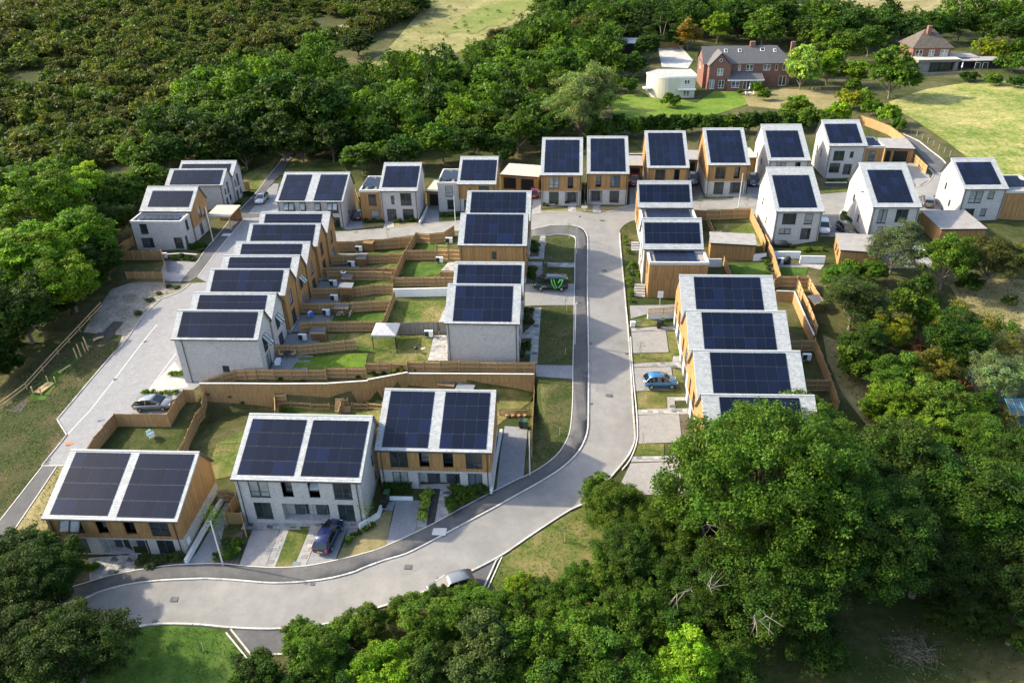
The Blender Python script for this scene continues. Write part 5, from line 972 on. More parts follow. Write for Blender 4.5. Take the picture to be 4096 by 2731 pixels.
grove('on the slope above the dark wood', [(820, 95, 42, 'far', 'deep', 1.3), (1150, 85, 36, 'far', 'brown', 1.3), (1000, 195, 38, 'far', 'mid', 1.2), (1080, 165, 36, 'far', 'mid', 1.2), (950, 175, 36, 'far', 'dark', 1.2), (890, 215, 40, 'far', 'mid', 1.2), (960, 10, 32, 'far', 'dark', 1.2), (1180, 215, 34, 'far', 'mid', 1.3), (1110, 120, 32, 'far', 'brown', 1.2), (710, 140, 30, 'far', 'deep', 1.3), (620, 140, 36, 'far', 'deep', 1.2), (780, 200, 40, 'far', 'mid', 1.2), (900, 130, 28, 'far', 'dark', 1.2), (1200, 100, 30, 'far', 'mid', 1.2), (860, 40, 30, 'far', 'brown', 1.2)])
# far woods and scrub that read as one mass each
def mass(name, label, polyV, spacing, size, hs, pal, nq, leaf, skip=(), clear=2.0, seed=5):
    r = np.random.default_rng(seed); Wp = [tuple(G(x*1.7415, y*1.7415)[:2]) for x, y in polyV]; SK = [[tuple(G(x*1.7415, y*1.7415)[:2]) for x, y in l] for l in skip]
    xs = [p[0] for p in Wp]; ys = [p[1] for p in Wp]; var = [crown_cloud(seed*10+k, 3.4, 0, 4.0*hs, 40, .95, nq, leaf)[0][0] for k in range(5)]; Vs = []; Ts = []
    x = min(xs)
    while x < max(xs):
        y = min(ys)
        while y < max(ys):
            sp_ = spacing*(1 if y < 260 else 1.2); a = x+r.uniform(-.5, .5)*spacing; b = y+r.uniform(-.5, .5)*spacing; y += sp_
            if not inside(Wp, a, b) or any(inside(l, a, b) for l in SK) or math.sin(a*.045+1.3)*math.sin(b*.06+.4*math.sin(a*.03)) > clear: continue
            s = r.uniform(*size)*(1.0+.25*math.sin(a*.11)*math.sin(b*.09)); V = var[r.integers(0, 5)]; an = r.uniform(0, 6.28); c, sn = math.cos(an), math.sin(an); Q = V.copy()
            Q[:, 0], Q[:, 1] = V[:, 0]*c-V[:, 1]*sn, V[:, 0]*sn+V[:, 1]*c; Q *= s*np.array([1, 1, r.uniform(.75, 1.25)]); Q += np.array([a, b, g(a, b)]); Vs.append(Q)
            t = np.array(COLS[pal[r.integers(0, len(pal))]])*r.uniform(.8, 1.25); Ts.append(np.tile(np.append(t, 1.0), (len(Q), 1)))
        x += spacing
    V = np.concatenate(Vs); me = np_mesh(name, V, np.arange(len(V)).reshape(-1, 4), 'leaf_mass'); at = me.attributes.new('tint', 'FLOAT_COLOR', 'POINT'); at.data.foreach_set('color', np.concatenate(Ts).astype('f').ravel())
    o = put(name, me); tag(o, label, 'woodland', kind='stuff')
LANES = [[(330, 175), (430, 150), (560, 128), (560, 142), (430, 170), (340, 188)], [(690, 82), (760, 62), (830, 45), (835, 58), (770, 82), (700, 94)]]
mass('hillside_scrub', 'dull green and brown scrub covering the hillside at upper left', [(-90, 400), (-90, 40), (330, -45), (1000, -45), (960, 40), (850, 90), (660, 130), (560, 190), (430, 250), (300, 370), (200, 400)], 3.7, (.42, 1.4), .9, ['hill', 'hillb', 'hillo', 'hill', 'hillg'], 720, .66, LANES, .9, 5)
mass('wood', 'mixed green wood between the hillside and the back row of houses', [(290, 370), (430, 255), (560, 190), (700, 140), (790, 205), (900, 195), (1000, 165), (1110, 130), (1245, 60), (1390, 70), (1420, 140), (1395, 300), (1270, 318), (1130, 335), (1000, 352), (850, 372), (770, 335), (660, 338), (560, 352), (400, 385), (330, 440), (300, 470)], 5.4, (.8, 1.5), 1.9, ['dark', 'mid', 'mid', 'oak', 'oak', 'bright', 'mid', 'bright', 'dark'], 1000, .54, [[(860, 190), (1000, 120), (1010, 150), (900, 205)]], 2, 6)
mass('tree_belt', 'dark tree belt along the top right edge of the view', [(1245, 50), (1260, -30), (1800, -30), (1830, 50), (2050, 66), (2420, 52), (2420, 105), (2250, 75), (2100, 90), (2000, 105), (1850, 92), (1700, 98), (1600, 92), (1500, 86), (1400, 85), (1300, 180), (1250, 130)], 5.5, (.8, 1.4), 2.0, ['dark', 'mid', 'oak', 'oak', 'dark', 'mid'], 800, .62, [[(1500, 92), (1600, 92), (1600, 140), (1500, 140)]], 2, 7)
mass('thicket', 'dark green thicket on the left bank below the bright trees', [(-110, 430), (190, 420), (300, 450), (315, 480), (255, 560), (205, 640), (90, 770), (0, 860), (-110, 950)], 4.5, (.6, 1.0), 1.7, ['dark', 'deep', 'mid', 'bright'], 900, .45, (), 2, 8)
mass('thicket', 'green thicket between the right terrace and the right edge of the view', [(1930, 660), (2050, 640), (2140, 690), (2180, 700), (2210, 720), (2280, 760), (2420, 790), (2420, 1010), (2150, 1010), (2060, 950), (1990, 850), (1945, 770)], 3.6, (.35, .65), 1.5, ['mid', 'dark', 'bright', 'oak', 'gold'], 900, .40, [[(2220, 850), (2352, 850), (2352, 960), (2220, 940)]], 2, 9)
mass('undergrowth', 'dark undergrowth below the big clump of trees at lower right', [(560, 1590), (700, 1500), (900, 1450), (1150, 1420), (1350, 1330), (1480, 1240), (1560, 1120), (1640, 1180), (1800, 1250), (2000, 1250), (2180, 1100), (2420, 1050), (2420, 1340), (2200, 1360), (1950, 1420), (1750, 1480), (1740, 1610)], 2.9, (.3, .6), 1.3, ['dark', 'mid', 'deep', 'oak'], 1000, .30, (), 2, 10)
# far fields and grass
def vpatch(name, pts, mat, lift=.06, step=3.0): return patch(name, [p[:2] for p in GP('V', pts)], mat, lift, step)
vpatch('grass_slope', [(1010, -25), (1270, -25), (1245, 22), (1105, 98), (960, 158), (830, 195), (740, 190), (800, 160), (880, 125), (925, 75)], 'slope_dry')
vpatch('grass_slope', [(1048, 52), (1075, 30), (1112, 16), (1160, 6), (1240, -8), (1232, 14), (1195, 32), (1150, 60), (1120, 62), (1092, 80), (1050, 74), (1020, 84)], 'slope_green', .14)
vpatch('hillside', [(-120, 420), (-120, 30), (330, -60), (1010, -60), (960, 40), (850, 90), (700, 140), (560, 190), (430, 260), (300, 380)], 'scrub_floor', .05, 7)
mass('slope_bushes', 'small scattered bushes dotting the pale grassy slope at top centre', [(900, 120), (1000, -20), (1260, -20), (1240, 40), (1100, 110), (960, 165), (800, 200), (740, 190)], 6.5, (.12, .42), .9, ['hill', 'hillg', 'mid', 'dryg', 'dryg'], 260, .5, (), .1, 12)
vpatch('field', [(2040, 235), (2130, 205), (2220, 190), (2352, 186), (2480, 186), (2480, 470), (2352, 425), (2250, 385), (2180, 330), (2120, 290), (2075, 262)], 'field_grass')
vpatch('field', [(1820, 12), (1900, -8), (2500, -30), (2420, 20), (2050, 42), (1850, 34)], 'dry_grass', .06, 5)
vpatch('garden_lawn', [(1405, 222), (1500, 212), (1600, 238), (1640, 210), (1700, 212), (1720, 240), (1650, 262), (1450, 282), (1410, 270)], 'bright_grass')
vpatch('garden_lawn', [(1700, 212), (1800, 205), (1930, 210), (1960, 240), (1880, 262), (1720, 245)], 'dry_grass')
vpatch('drive', [(1512, 112), (1565, 108), (1592, 140), (1580, 158), (1520, 155)], 'pale_gravel', .08)
vpatch('scrub_clearing', [(2180, 655), (2240, 640), (2420, 645), (2420, 770), (2290, 745), (2210, 705)], 'dry_grass')
vpatch('scrub_clearing', [(1890, 770), (1940, 790), (2010, 880), (2065, 965), (1995, 985), (1935, 905), (1900, 830)], 'dry_grass')
vpatch('scrub_clearing', [(330, 178), (430, 152), (560, 130), (558, 142), (430, 170), (340, 188)], 'bright_grass'); vpatch('scrub_clearing', [(690, 84), (760, 64), (830, 47), (835, 58), (770, 82), (700, 94)], 'dry_grass')
# small planting near the houses
def shrub(label, fr, x, y, r, c, h=1.0, name='shrub', group=None):
    p = G(*sp(fr, x, y)); P = PROTO['shrub']; i = PI_.get('s', 0); PI_['s'] = i+1
    o = put(name, P[i % 2][0], None, p, (0, 0, TR.random()*6), (r/.5, r/.5, r/.5*h)); cc = COLS[c]; o.color = (*cc, 1); tag(o, label, 'shrub', group); return o
SHR = [('yellow variegated shrub in the row beside the corner house path', 'f2', [(705, 128), (692, 150), (686, 172), (678, 200), (672, 222), (668, 245), (660, 272), (656, 296)], .55, 'lime', 1.1),
 ('shrub in the bed under the corner house windows', 'f2', [(870, 110), (900, 130), (930, 120), (960, 130), (1000, 125), (1050, 115), (880, 160), (920, 165), (960, 165), (1000, 160), (860, 200), (900, 195), (850, 235), (1085, 110)], .65, 'mid', .9),
 ('small shrub in the bed of the lower left pair', 'f1', [(660, 640), (700, 625), (740, 640), (790, 630), (840, 620), (880, 610), (940, 610), (720, 670), (760, 655)], .5, 'olive', .8),
 ('small shrub beside the side drive bed', 'f1', [(1290, 500), (1330, 530), (1280, 560), (1340, 580), (1370, 500), (1300, 600), (1210, 605)], .5, 'mid', .9),
 ('golden grass tuft beside the side drive', 'f1', [(1265, 595), (1300, 590), (1360, 560)], .4, 'lime', .9),
 ('little shrub in the corner bed near the left tree', 'f1', [(280, 670), (310, 680), (335, 670), (290, 700)], .45, 'bright', .8),
 ('rounded shrub in the bed beside the blue car', 'f1', [(2170, 480), (2200, 450), (2240, 430), (2290, 400), (2150, 500), (2330, 380)], .4, 'mid', .9),
 ('shrub in the front bed of the near middle house', 'r2', [(150, 920), (190, 910), (150, 970), (165, 1020), (195, 1040), (130, 1030), (110, 1270), (160, 1260), (170, 1290), (100, 1300), (140, 1320), (100, 1380)], .5, 'olive', .9),
 ('shrub in the front bed of the middle row upper houses', 'r2', [(210, 210), (250, 240), (220, 280), (250, 290), (190, 470), (220, 480), (190, 540), (220, 560)], .55, 'mid', .9),
 ('shrub along the kerb right of the main road', 'r2', [(1180, 150), (1175, 210), (1215, 290), (1215, 480), (1260, 440), (1300, 450), (1240, 520), (1290, 500), (1310, 540), (1215, 580), (1225, 640), (1240, 740), (1240, 800)], .55, 'bright', .9),
 ('shrub under the windows of the timber and brick house', 'P', [(280, 1285), (320, 1290), (400, 1270), (470, 1280), (560, 1265), (620, 1262)], .45, 'mid', .9),
 ('grey-green shrub under the drawn blinds', 'Q', [(1030, 1140), (1070, 1135), (1120, 1130), (1180, 1130), (1240, 1130)], .45, 'sage', .8), ('brown dried shrub by the porch behind the lamp post', 'Q', [(1340, 1060)], .75, 'brown', 1.6),
 ('shrub before the timber-winged brick house', 'N', [(620, 690), (660, 685), (700, 685), (740, 680), (770, 685), (900, 685), (940, 690), (1010, 680), (1050, 675), (1085, 675)], .55, 'olive', .8),
 ('shrub before the brick-winged timber house', 'N', [(1340, 630), (1380, 625), (1420, 625), (1450, 625), (1485, 620)], .6, 'olive', .8),
 ('shrub in the bed of the far left wing', 'A', [(820, 780), (850, 770), (880, 775), (900, 790), (920, 770), (690, 855), (740, 855), (800, 860)], .7, 'dark', .8),
 ('shrub by the doors of the far left brick pair', 'A', [(1170, 440), (1200, 435), (1240, 360), (1270, 355), (1290, 360)], .7, 'dark', .8),
 ('grass tuft beside the terrace end parking', 'l1', [(1350, 395), (1380, 390), (1410, 395), (1150, 550), (1200, 548), (1260, 545), (1320, 540), (1370, 540)], .5, 'bright', .7),
 ('shrub in the raised bed of the back row end house', 'D', [(745, 600), (790, 598), (830, 600), (860, 598)], .5, 'dark', .7), ('shrub in the patio bed beside the covered barbecue', 'F', [(320, 270), (440, 300), (470, 300), (520, 300), (570, 300)], .5, 'bright', .7),
 ('climbing shrub against the sunlit fence of the small lawn', 'C', [(1970, 1165), (1990, 1200), (2005, 1240)], .5, 'sage', 1.2), ('shrub beside the turning bay', 'D', [(860, 835), (880, 855), (900, 870), (930, 890)], .5, 'mid', .8),
 ('weed clump at the edge of the gravel', 'A', [(640, 1070), (700, 1085), (560, 1130), (500, 1180), (400, 1290)], .6, 'olive', .4), ('weed tuft on the retaining wall top', 'zb', [(630, 238), (800, 245), (1240, 222), (1350, 195), (1440, 190), (1690, 160), (90, 450), (260, 450), (345, 455)], .35, 'dark', .8),
 ('dry grass plume on the retaining wall', 'zb', [(1510, 225), (1580, 170), (1540, 200)], .6, 'gold', 1.0)]
for lab, fr, pts, r, c, h in SHR:
    for i, (x, y) in enumerate(sorted(pts)):
        l = lab if len(pts) == 1 else f'{lab}, {ORD[i]} from the left'
        shrub(l, fr, x, y, r*TR.uniform(.8, 1.2), c if TR.random() < .8 else TR.choice(['mid', 'olive', c]), h*TR.uniform(.85, 1.15), group=lab.replace('shrub', 'shrubs'))
# clipped dark hedge before the corner house
hz = GP('z3', [(285, 1215), (530, 1215)]); r_ = np.random.default_rng(3); n = 2600
a, b = np.array(hz[0]), np.array(hz[1]); C = a+(b-a)*r_.random((n, 1)); f_ = r_.integers(0, 3, n); off = r_.uniform(-.35, .35, (n, 2)); zz = r_.uniform(.05, .95, n)
off[:, 1] = np.where(f_ == 0, -.35, off[:, 1]); zz = np.where(f_ == 1, .95, zz); C[:, 0] += off[:, 0]*.3; C[:, 1] += off[:, 1]; C[:, 2] += zz
V, F = leaf_quads(C, unit(r_.normal(size=(n, 3))+np.array([0, -.6, .6])), .13, .6, r_); me = np_mesh('hedge', V, F, 'leaf_mass'); at = me.attributes.new('tint', 'FLOAT_COLOR', 'POINT'); at.data.foreach_set('color', np.tile(np.array([*COLS['dark'], 1], 'f'), len(V))); o = put('hedge', me); tag(o, 'clipped dark green hedge in front of the corner pair of houses', 'hedge')
# rough grass: blades standing on verges, lawns and the far field
def tufts(label, polys, per, size, pal, seed):
    r = np.random.default_rng(seed); Cs = []; 
    for fr, pts in polys:
        W = [tuple(p[:2]) for p in GP(fr, pts)]; xs = [p[0] for p in W]; ys = [p[1] for p in W]; A = (max(xs)-min(xs))*(max(ys)-min(ys))
        for _ in range(int(A*per)):
            x = r.uniform(min(xs), max(xs)); y = r.uniform(min(ys), max(ys))
            if inside(W, x, y) and math.sin(x*1.1+2*math.sin(y*.7))+math.sin(y*1.3) > -.9+r.normal(0, .6): Cs.append((x, y, g(x, y)+.05+size*.3))
    C = np.array(Cs); n = len(C); Nn = unit(r.normal(size=(n, 3))*np.array([1, 1, .5])+np.array([0, -.2, .5])); V, F = leaf_quads(C, Nn, size, .55, r)
    t = np.array([COLS[pal[q]] for q in r.integers(0, len(pal), n)])*r.uniform(.7, 1.3, (n, 1)); me = np_mesh('grass', V, F, 'leaf_mass'); at = me.attributes.new('tint', 'FLOAT_COLOR', 'POINT'); at.data.foreach_set('color', np.repeat(np.append(t, np.ones((n, 1)), 1), 4, 0).astype('f').ravel())
    o = put('grass', me); tag(o, label, 'grass', kind='stuff')
tufts('rough grass on the left verge beside the paved street', [('lf', [(600, 600), (590, 680), (300, 1010), (330, 1095), (205, 1260), (0, 1530), (-60, 1540), (-60, 950), (200, 720), (420, 580)]), ('l1', [(455, 1115), (540, 1115), (360, 1560), (330, 1800), (70, 1800), (150, 1572)])], 16, .17, ['mid', 'oak', 'dryg', 'hillg', 'dryg'], 3)
tufts('rough grass on the verges along the main road', [('rd', [(230, 390), (570, 410), (565, 700), (540, 910), (450, 1090), (240, 1262), (130, 1330), (155, 900), (222, 550)]), ('r2', [(305, 858), (630, 850), (622, 1455), (268, 1450)]), ('r2', [(352, 125), (640, 140), (645, 390), (200, 385), (335, 360)]), ('r2', [(325, 445), (645, 455), (640, 605), (315, 540)]), ('f2', [(1195, 560), (1500, 352), (1790, 205), (1790, 900), (1300, 900), (1110, 800)]), ('f1', [(500, 1140), (900, 1095), (1260, 1140), (1415, 1335), (1400, 1500), (320, 1510)])], 18, .13, ['mid', 'oak', 'dryg', 'hillg'], 4)
tufts('rough grass of the lower right clearing', [('V', [(1760, 1440), (2250, 1400), (2352, 1420), (2352, 1600), (1760, 1600)]), ('V', [(1895, 775), (1940, 795), (2060, 960), (1995, 980), (1905, 830)]), ('V', [(2185, 655), (2352, 650), (2352, 755), (2215, 705)])], 9, .2, ['oak', 'dryg', 'hillo', 'dark'], 6)
tufts('weeds and dry grass on the gravel beside the paved street', [('A', [(200, 1100), (600, 1045), (795, 1050), (715, 1120), (572, 1170), (440, 1290), (250, 1550), (20, 1600), (0, 1400)])], 5, .18, ['dryg', 'hillg', 'hillo', 'mid', 'dryg'], 8)
tufts('lawn grass in the gardens behind the houses', [('l1', [(900, 985), (940, 870), (1330, 870), (1460, 760), (1380, 990)]), ('zb', [(60, 500), (600, 490), (600, 500), (380, 520), (250, 910), (100, 905), (0, 800)]), ('B', [(1042, 1285), (1435, 1282), (1395, 1445), (990, 1448)]), ('M', [(-250, 1070), (410, 1070), (345, 1400), (-320, 1400)]), ('C', [(1580, 885), (1865, 875), (1970, 1040), (1705, 1042)]), ('zb', [(785, 60), (1312, 32), (1285, 135), (735, 142)])], 20, .11, ['mid', 'oak', 'bright', 'hillg', 'dryg'], 7)
# young street trees with stakes
def sapling(label, fr, x, y, h, leafy):
    p = G(*sp(fr, x, y)); T = empty('sapling', p); tag(T, label, 'sapling'); mb = MB(); r = rng(label)
    mb.tube([(0, 0, -.1), (.03, .02, h*.5), (.05, 0, h)], .03, 5, 0, .012)
    for k in range(9):
        z = h*r.uniform(.45, .95); an = r.random()*6.28; l = h*.22; mb.tube([(.04, 0, z), (.04+math.cos(an)*l*.5, math.sin(an)*l*.5, z+l*.5), (.04+math.cos(an)*l*.7, math.sin(an)*l*.7, z+l)], .012, 4, 0, .005)
    mb.build('trunk', 'bark', T); s = MB(); s.tube([(.22, .1, -.1), (.22, .1, 1.1)], .04, 6); s.build('stake', 'timber', T)
    if leafy:
        q = np.random.default_rng(int(x)); n = int(140*leafy); C = q.normal(0, 1, (n, 3))*np.array([.35, .35, .55])*h/3+np.array([.05, 0, h*.75]); V, F = leaf_quads(C, unit(q.normal(size=(n, 3))), .14, .6, q)
        me = np_mesh('crown', V, F, 'leaf_mass'); at = me.attributes.new('tint', 'FLOAT_COLOR', 'POINT'); at.data.foreach_set('color', np.tile(np.array([*COLS['bright'], 1], 'f'), len(V))); put('crown', me, T)
for l, fr, x, y, h, lf in [('bare sapling with a wooden stake on the shaded verge by the road bend', 'rd', 437, 950, 2.6, 0), ('bare sapling with a stake on the middle house verge', 'rd', 492, 175, 2.2, 0), ('thin sapling with a stake beside the dark green van', 'r2', 550, 905, 2.8, 0), ('sapling with a stake on the upper verge by the junction', 'r2', 578, 155, 2.8, .6), ('young sapling on the lawn above the blue hatchback bay', 'rd', 1224, 195, 2.4, .4), ('staked sapling just below the light blue car', 'rd', 1266, 605, 1.8, .1), ('bare reddish sapling on the third small lawn right of the road', 'rd', 1250, 1085, 2.2, 0),
        ('staked sapling alone on the lower right grass', 'f2', 1597, 455, 2.0, 0), ('little sapling on the bottom left grass', 'f1', 1095, 1280, 2.6, .5), ('leafy young tree between the two left front pairs, by the lamp post', 'f1', 1225, 470, 4.0, 5), ('thin young tree in front of the all-brick pair by the white wall', 'f2', 292, 370, 3.6, 1.2), ('bare sapling between the two timber and brick houses', 'P', 882, 1300, 4.5, 0), ('tiny sapling by the fence behind the farther narrow house', 'C', 1465, 755, 2.2, .6), ('tiny sapling by the lamp post behind the fence', 'C', 1832, 745, 2.4, .6), ('thin sapling on the pale road verge, upper left', 'N', 820, 825, 3.0, 0)]:
    sapling(l, fr, x, y, h, lf)

# ------------------------------------------------------------------ flat-roofed wings (parts of their houses)
def wing(key, x0, x1, y0, y1, h, mat, wins=(), rows=(), base=-2.0, deck='flat_roof', plinth=None, side='l'):
    H = HOUSE[key]; mb = MB(); r = rng(key, 'wing')
    F = {'f': (Vector((x0, y0, 0)), Vector((1, 0, 0)), Vector((0, -1, 0)), x1-x0), 'r': (Vector((x1, y0, 0)), Vector((0, 1, 0)), Vector((1, 0, 0)), y1-y0),
         'l': (Vector((x0, y1, 0)), Vector((0, -1, 0)), Vector((-1, 0, 0)), y1-y0), 'b': (Vector((x1, y1, 0)), Vector((-1, 0, 0)), Vector((0, 1, 0)), x1-x0)}
    for k, (O, U, N, W) in F.items():
        hs = [(a*W, b, c*W, d, .12) for (f, a, b, c, d, t) in wins if f == k]
        wall_rect(mb, O, U, N, 0, W, base if plinth is None else plinth, h, hs)
        for (f, a, b, c, d, t) in wins:
            if f == k: window(H, O, U, N, a*W, b, c*W, d, t, .1, r)
    mb.build('wing_wall', mat, H)
    if plinth is not None: p = MB(); p.box(x0+.02, x1-.02, y0+.02, y1-.02, base, plinth); p.build('plinth', 'dark_brick', H)
    d = MB(); d.box(x0+.05, x1-.05, y0+.05, y1-.05, h-.3, h-.22); fr = d.build('flat_roof', deck, H)
    pa = MB()
    for q in ((x0-.05, x1+.05, y0-.05, y0+.22), (x0-.05, x1+.05, y1-.22, y1+.05), (x0-.05, x0+.22, y0+.22, y1-.22), (x1-.22, x1+.05, y0+.22, y1-.22)): pa.box(*q, h-.32, h+.06)
    pa.build('parapet', 'kerb_white', fr)
    me = panel_mesh(1.1, 1.68)
    for (px, py, ang, rz) in rows: put('solar_panel', me, fr, (px, py, h-.02+abs(math.sin(ang))*.8), (ang, 0, rz))
wing('D1', -6.75, -3.1, .35, 7.6, 5.55, 'cladding', [('f', .38, 2.9, .75, 4.85, 'n'), ('f', .42, .15, .8, 2.1, 'n')], [(-5.7, 2.2+k*1.15, .22, math.pi/2) for k in range(4)]+[(-4.1, 2.2+k*1.15, .22, math.pi/2) for k in range(4)])
wing('D2', -6.85, -3.2, .35, 7.6, 4.95, 'brick', [('f', .36, 2.5, .72, 4.4, 'n'), ('f', .42, .15, .78, 1.9, 'n')], [(-5.7, 2.2+k*1.15, .22, math.pi/2) for k in range(4)]+[(-4.1, 2.2+k*1.15, .22, math.pi/2) for k in range(4)])
wing('D8', 3.0, 6.5, .5, 6.0, 6.3, 'cladding', [('f', .3, 3.7, .62, 5.5, 'n')], [(4.2+k*1.15, 3.6, .18, 0) for k in range(2)]+[(4.2+k*1.15, 1.8, .18, 0) for k in range(2)])
wing('D11', 3.0, 9.0, .3, 7.5, 4.5, 'cladding', [('f', .72, 2.2, .95, 3.8, 'w')], [(3.9+k*1.15, 5.6, .2, 0) for k in range(4)]+[(3.9+k*1.15, 3.5, .2, 0) for k in range(4)])
wing('B3', -4.35, 3.9, -3.6, .0, 4.75, 'brick', [('f', .16, 2.6, .31, 4.3, 'v'), ('f', .12, .1, .36, 1.9, 'd'), ('f', .78, .1, .95, 2.0, 'n'), ('r', .4, 2.6, .65, 4.3, 'n'), ('r', .05, .1, .3, 2.0, 'd')], [(-3.2+k*1.18, -1.8, .06, 0) for k in range(6)])
wing('W1', -4.0, 4.35, -4.6, .0, 5.15, 'white_render', [], [(-2.6+k*1.13, y, .07, 0) for k in range(6) for y in (-1.3, -3.1)])
wing('W2', -3.55, 4.35, -3.7, .0, 5.35, 'cladding', [('l', .3, 2.8, .5, 4.6, 'v')], [(-2.2+k*1.13, y, .07, 0) for k in range(5) for y in (-1.0, -2.75)], base=-3.5, plinth=-.7)
# ------------------------------------------------------------------ flat-roofed garages, sheds and outbuildings
def block(label, name, cat, a, b, depth, h, wall, roof, doors=(), pitch=0.0, over=.12, group=None, shift=0.0, lower=1.5):
    a = Vector(a); b = Vector(b); W = math.hypot(b.x-a.x, b.y-a.y); yaw = math.atan2(b.y-a.y, b.x-a.x); H = empty(name, (a.x, a.y, max(a.z, b.z)-shift), yaw); tag(H, label, cat, group); r = rng(label)
    F = {'f': (Vector((0, 0, 0)), Vector((1, 0, 0)), Vector((0, -1, 0)), W), 'r': (Vector((W, 0, 0)), Vector((0, 1, 0)), Vector((1, 0, 0)), depth), 'l': (Vector((0, depth, 0)), Vector((0, -1, 0)), Vector((-1, 0, 0)), depth), 'b': (Vector((W, depth, 0)), Vector((-1, 0, 0)), Vector((0, 1, 0)), W)}
    mb = MB()
    for k, (O, U, N, L) in F.items():
        hs = [(p*L, q, s*L, t, .1) for (f, p, q, s, t, ty) in doors if f == k]; wall_rect(mb, O, U, N, 0, L, -lower, h, hs)
        for (f, p, q, s, t, ty) in doors:
            if f == k: window(H, O, U, N, p*L, q, s*L, t, ty, .08, r)
    mb.build('wall', wall, H); d = MB(); z2 = h+pitch
    d.loft([[(x, -over, h), (x, depth+over, z2), (x, depth+over, z2+.1), (x, -over, h+.1)] for x in (-over, W+over)]); rf = d.build('roof', roof, H, recalc=True)
    e = MB(); e.box(-over-.02, W+over+.02, -over-.05, -over, h-.06, h+.13); e.build('fascia', 'dark_metal' if cat != 'shed' else 'timber', H)
    return H
q = GP('N', [(1892, 382), (2238, 386)]); block('double timber garage with two black doors behind the middle row', 'garage', 'garage', q[0], q[1], 6.0, 2.55, 'cladding', 'flat_roof_light', [('f', .07, 0, .41, 2.1, 'G'), ('f', .55, 0, .89, 2.1, 'G')], .1)
q = GP('N', [(1200, 526), (1330, 524)]); block('single timber garage between the two winged detached houses', 'garage', 'garage', q[0], q[1], 5.5, 2.5, 'cladding', 'flat_roof_light', [('f', .2, 0, .85, 2.1, 'G')], .1)
q = GP('P', [(1520, 892), (1758, 888)]); block('single timber garage behind the red car', 'garage', 'garage', q[0], q[1], 5.5, 2.5, 'cladding', 'flat_roof', [('f', .2, 0, .78, 2.1, 'G')], .1)
q = GP('Q', [(740, 800), (908, 800)]); block('single timber garage left of the house with drawn blinds', 'garage', 'garage', q[0], q[1], 5.5, 2.5, 'cladding', 'flat_roof', [('f', .2, 0, .65, 2.1, 'G')], .1)
q = GP('Q', [(1650, 770), (1760, 765)]); block('narrow timber garage right of the house with drawn blinds', 'garage', 'garage', q[0], q[1], 5.5, 2.5, 'cladding', 'flat_roof_light', [], .1)
q = GP('D', [(1135, 450), (1345, 452)]); block('wide timber garage beside the curved pale fence', 'garage', 'garage', q[0], q[1], 6, 2.5, 'cladding', 'flat_roof', [('f', .05, 0, .22, 2.1, 'G'), ('f', .32, 0, .80, 2.1, 'G')], .1)
q = GP('C', [(1540, 1160), (1892, 1162)]); block('long timber outbuilding with a grey flat roof below the square lawn', 'outbuilding', 'outbuilding', q[0], q[1], 4.0, 2.4, 'cladding', 'flat_roof', [], .05)
q = GP('F', [(692, 435), (1000, 445)]); block('timber garage with windows in its side, left of the willow', 'outbuilding', 'outbuilding', q[0], q[1], 6.0, 2.5, 'cladding', 'flat_roof', [('l', .3, 1.0, .45, 1.9, 'v'), ('l', .6, 1.0, .75, 1.9, 'v')], .1)
q = GP('F', [(1475, 262), (1820, 268)]); block('large timber garage right of the willow', 'outbuilding', 'outbuilding', q[0], q[1], 7.0, 2.6, 'cladding', 'flat_roof', [], .1)
SH = [('small grey-roofed shed against the long retaining wall, left one', 'z3', (765, 345), (895, 345), 1.1, 1.5, 'shed_wood', 'slate_dark'), ('small pale-roofed shed against the long retaining wall, right one', 'z3', (908, 347), (1045, 348), 1.1, 1.5, 'shed_wood', 'pv_rail'),
      ('timber store in the farthest terrace garden', 'B', (800, 895), (868, 898), .9, 1.4, 'shed_wood', 'shed_wood'), ('timber store in the second farthest terrace garden', 'B', (748, 1012), (815, 1012), .9, 1.3, 'shed_wood', 'slate_dark'),
      ('timber store with a white ring lying on its lid', 'K1', (1185, 405), (1420, 405), .9, 1.2, 'shed_wood', 'slate_dark'), ('tall green-yellow shed with a grey-green lid behind a bicycle', 'K1', (1135, 745), (1440, 745), 1.0, 1.9, 'shed_wood', 'pv_rail'),
      ('low timber store behind the white bicycle', 'K1', (1010, 1140), (1330, 1140), .9, 1.2, 'shed_wood', 'slate_dark'), ('low wide timber store in the garden left of the gazebo', 'K2', (560, 318), (770, 318), .9, 1.2, 'shed_wood', 'slate_dark'), ('small grey lean-to store by the sunken path', 'F', (505, 790), (590, 770), 1.8, 1.3, 'shed_wood', 'slate_dark')]
for lab, fr, a, b, d, h, w, rf in SH: block(lab, 'garden_shed', 'shed', G(*sp(fr, *a)), G(*sp(fr, *b)), d, h, w, rf, [], .18, .08, 'garden sheds', 0, .3)
# open timber carport and its posts
cp = GP('A', [(955, 525), (1060, 525)], 2.4); CPt = empty('carport', cp[0], -.06); tag(CPt, 'open timber carport with a pale flat roof by the far left street', 'carport'); mb = MB(); mb.box(-.6, 3.6, -.2, 5.2, 2.35, 2.55); mb.build('roof', 'flat_roof_light', CPt)
for x, y in ((-.4, 0), (3.4, 0), (3.4, 5), (-.4, 5)): mb = MB(); mb.box(x-.08, x+.08, y-.08, y+.08, -.8, 2.35); mb.build('post', 'timber', CPt)
mb = MB(); mb.box(-.5, 3.5, 4.9, 5.0, -.5, 2.2); mb.build('back_wall', 'cladding', CPt)
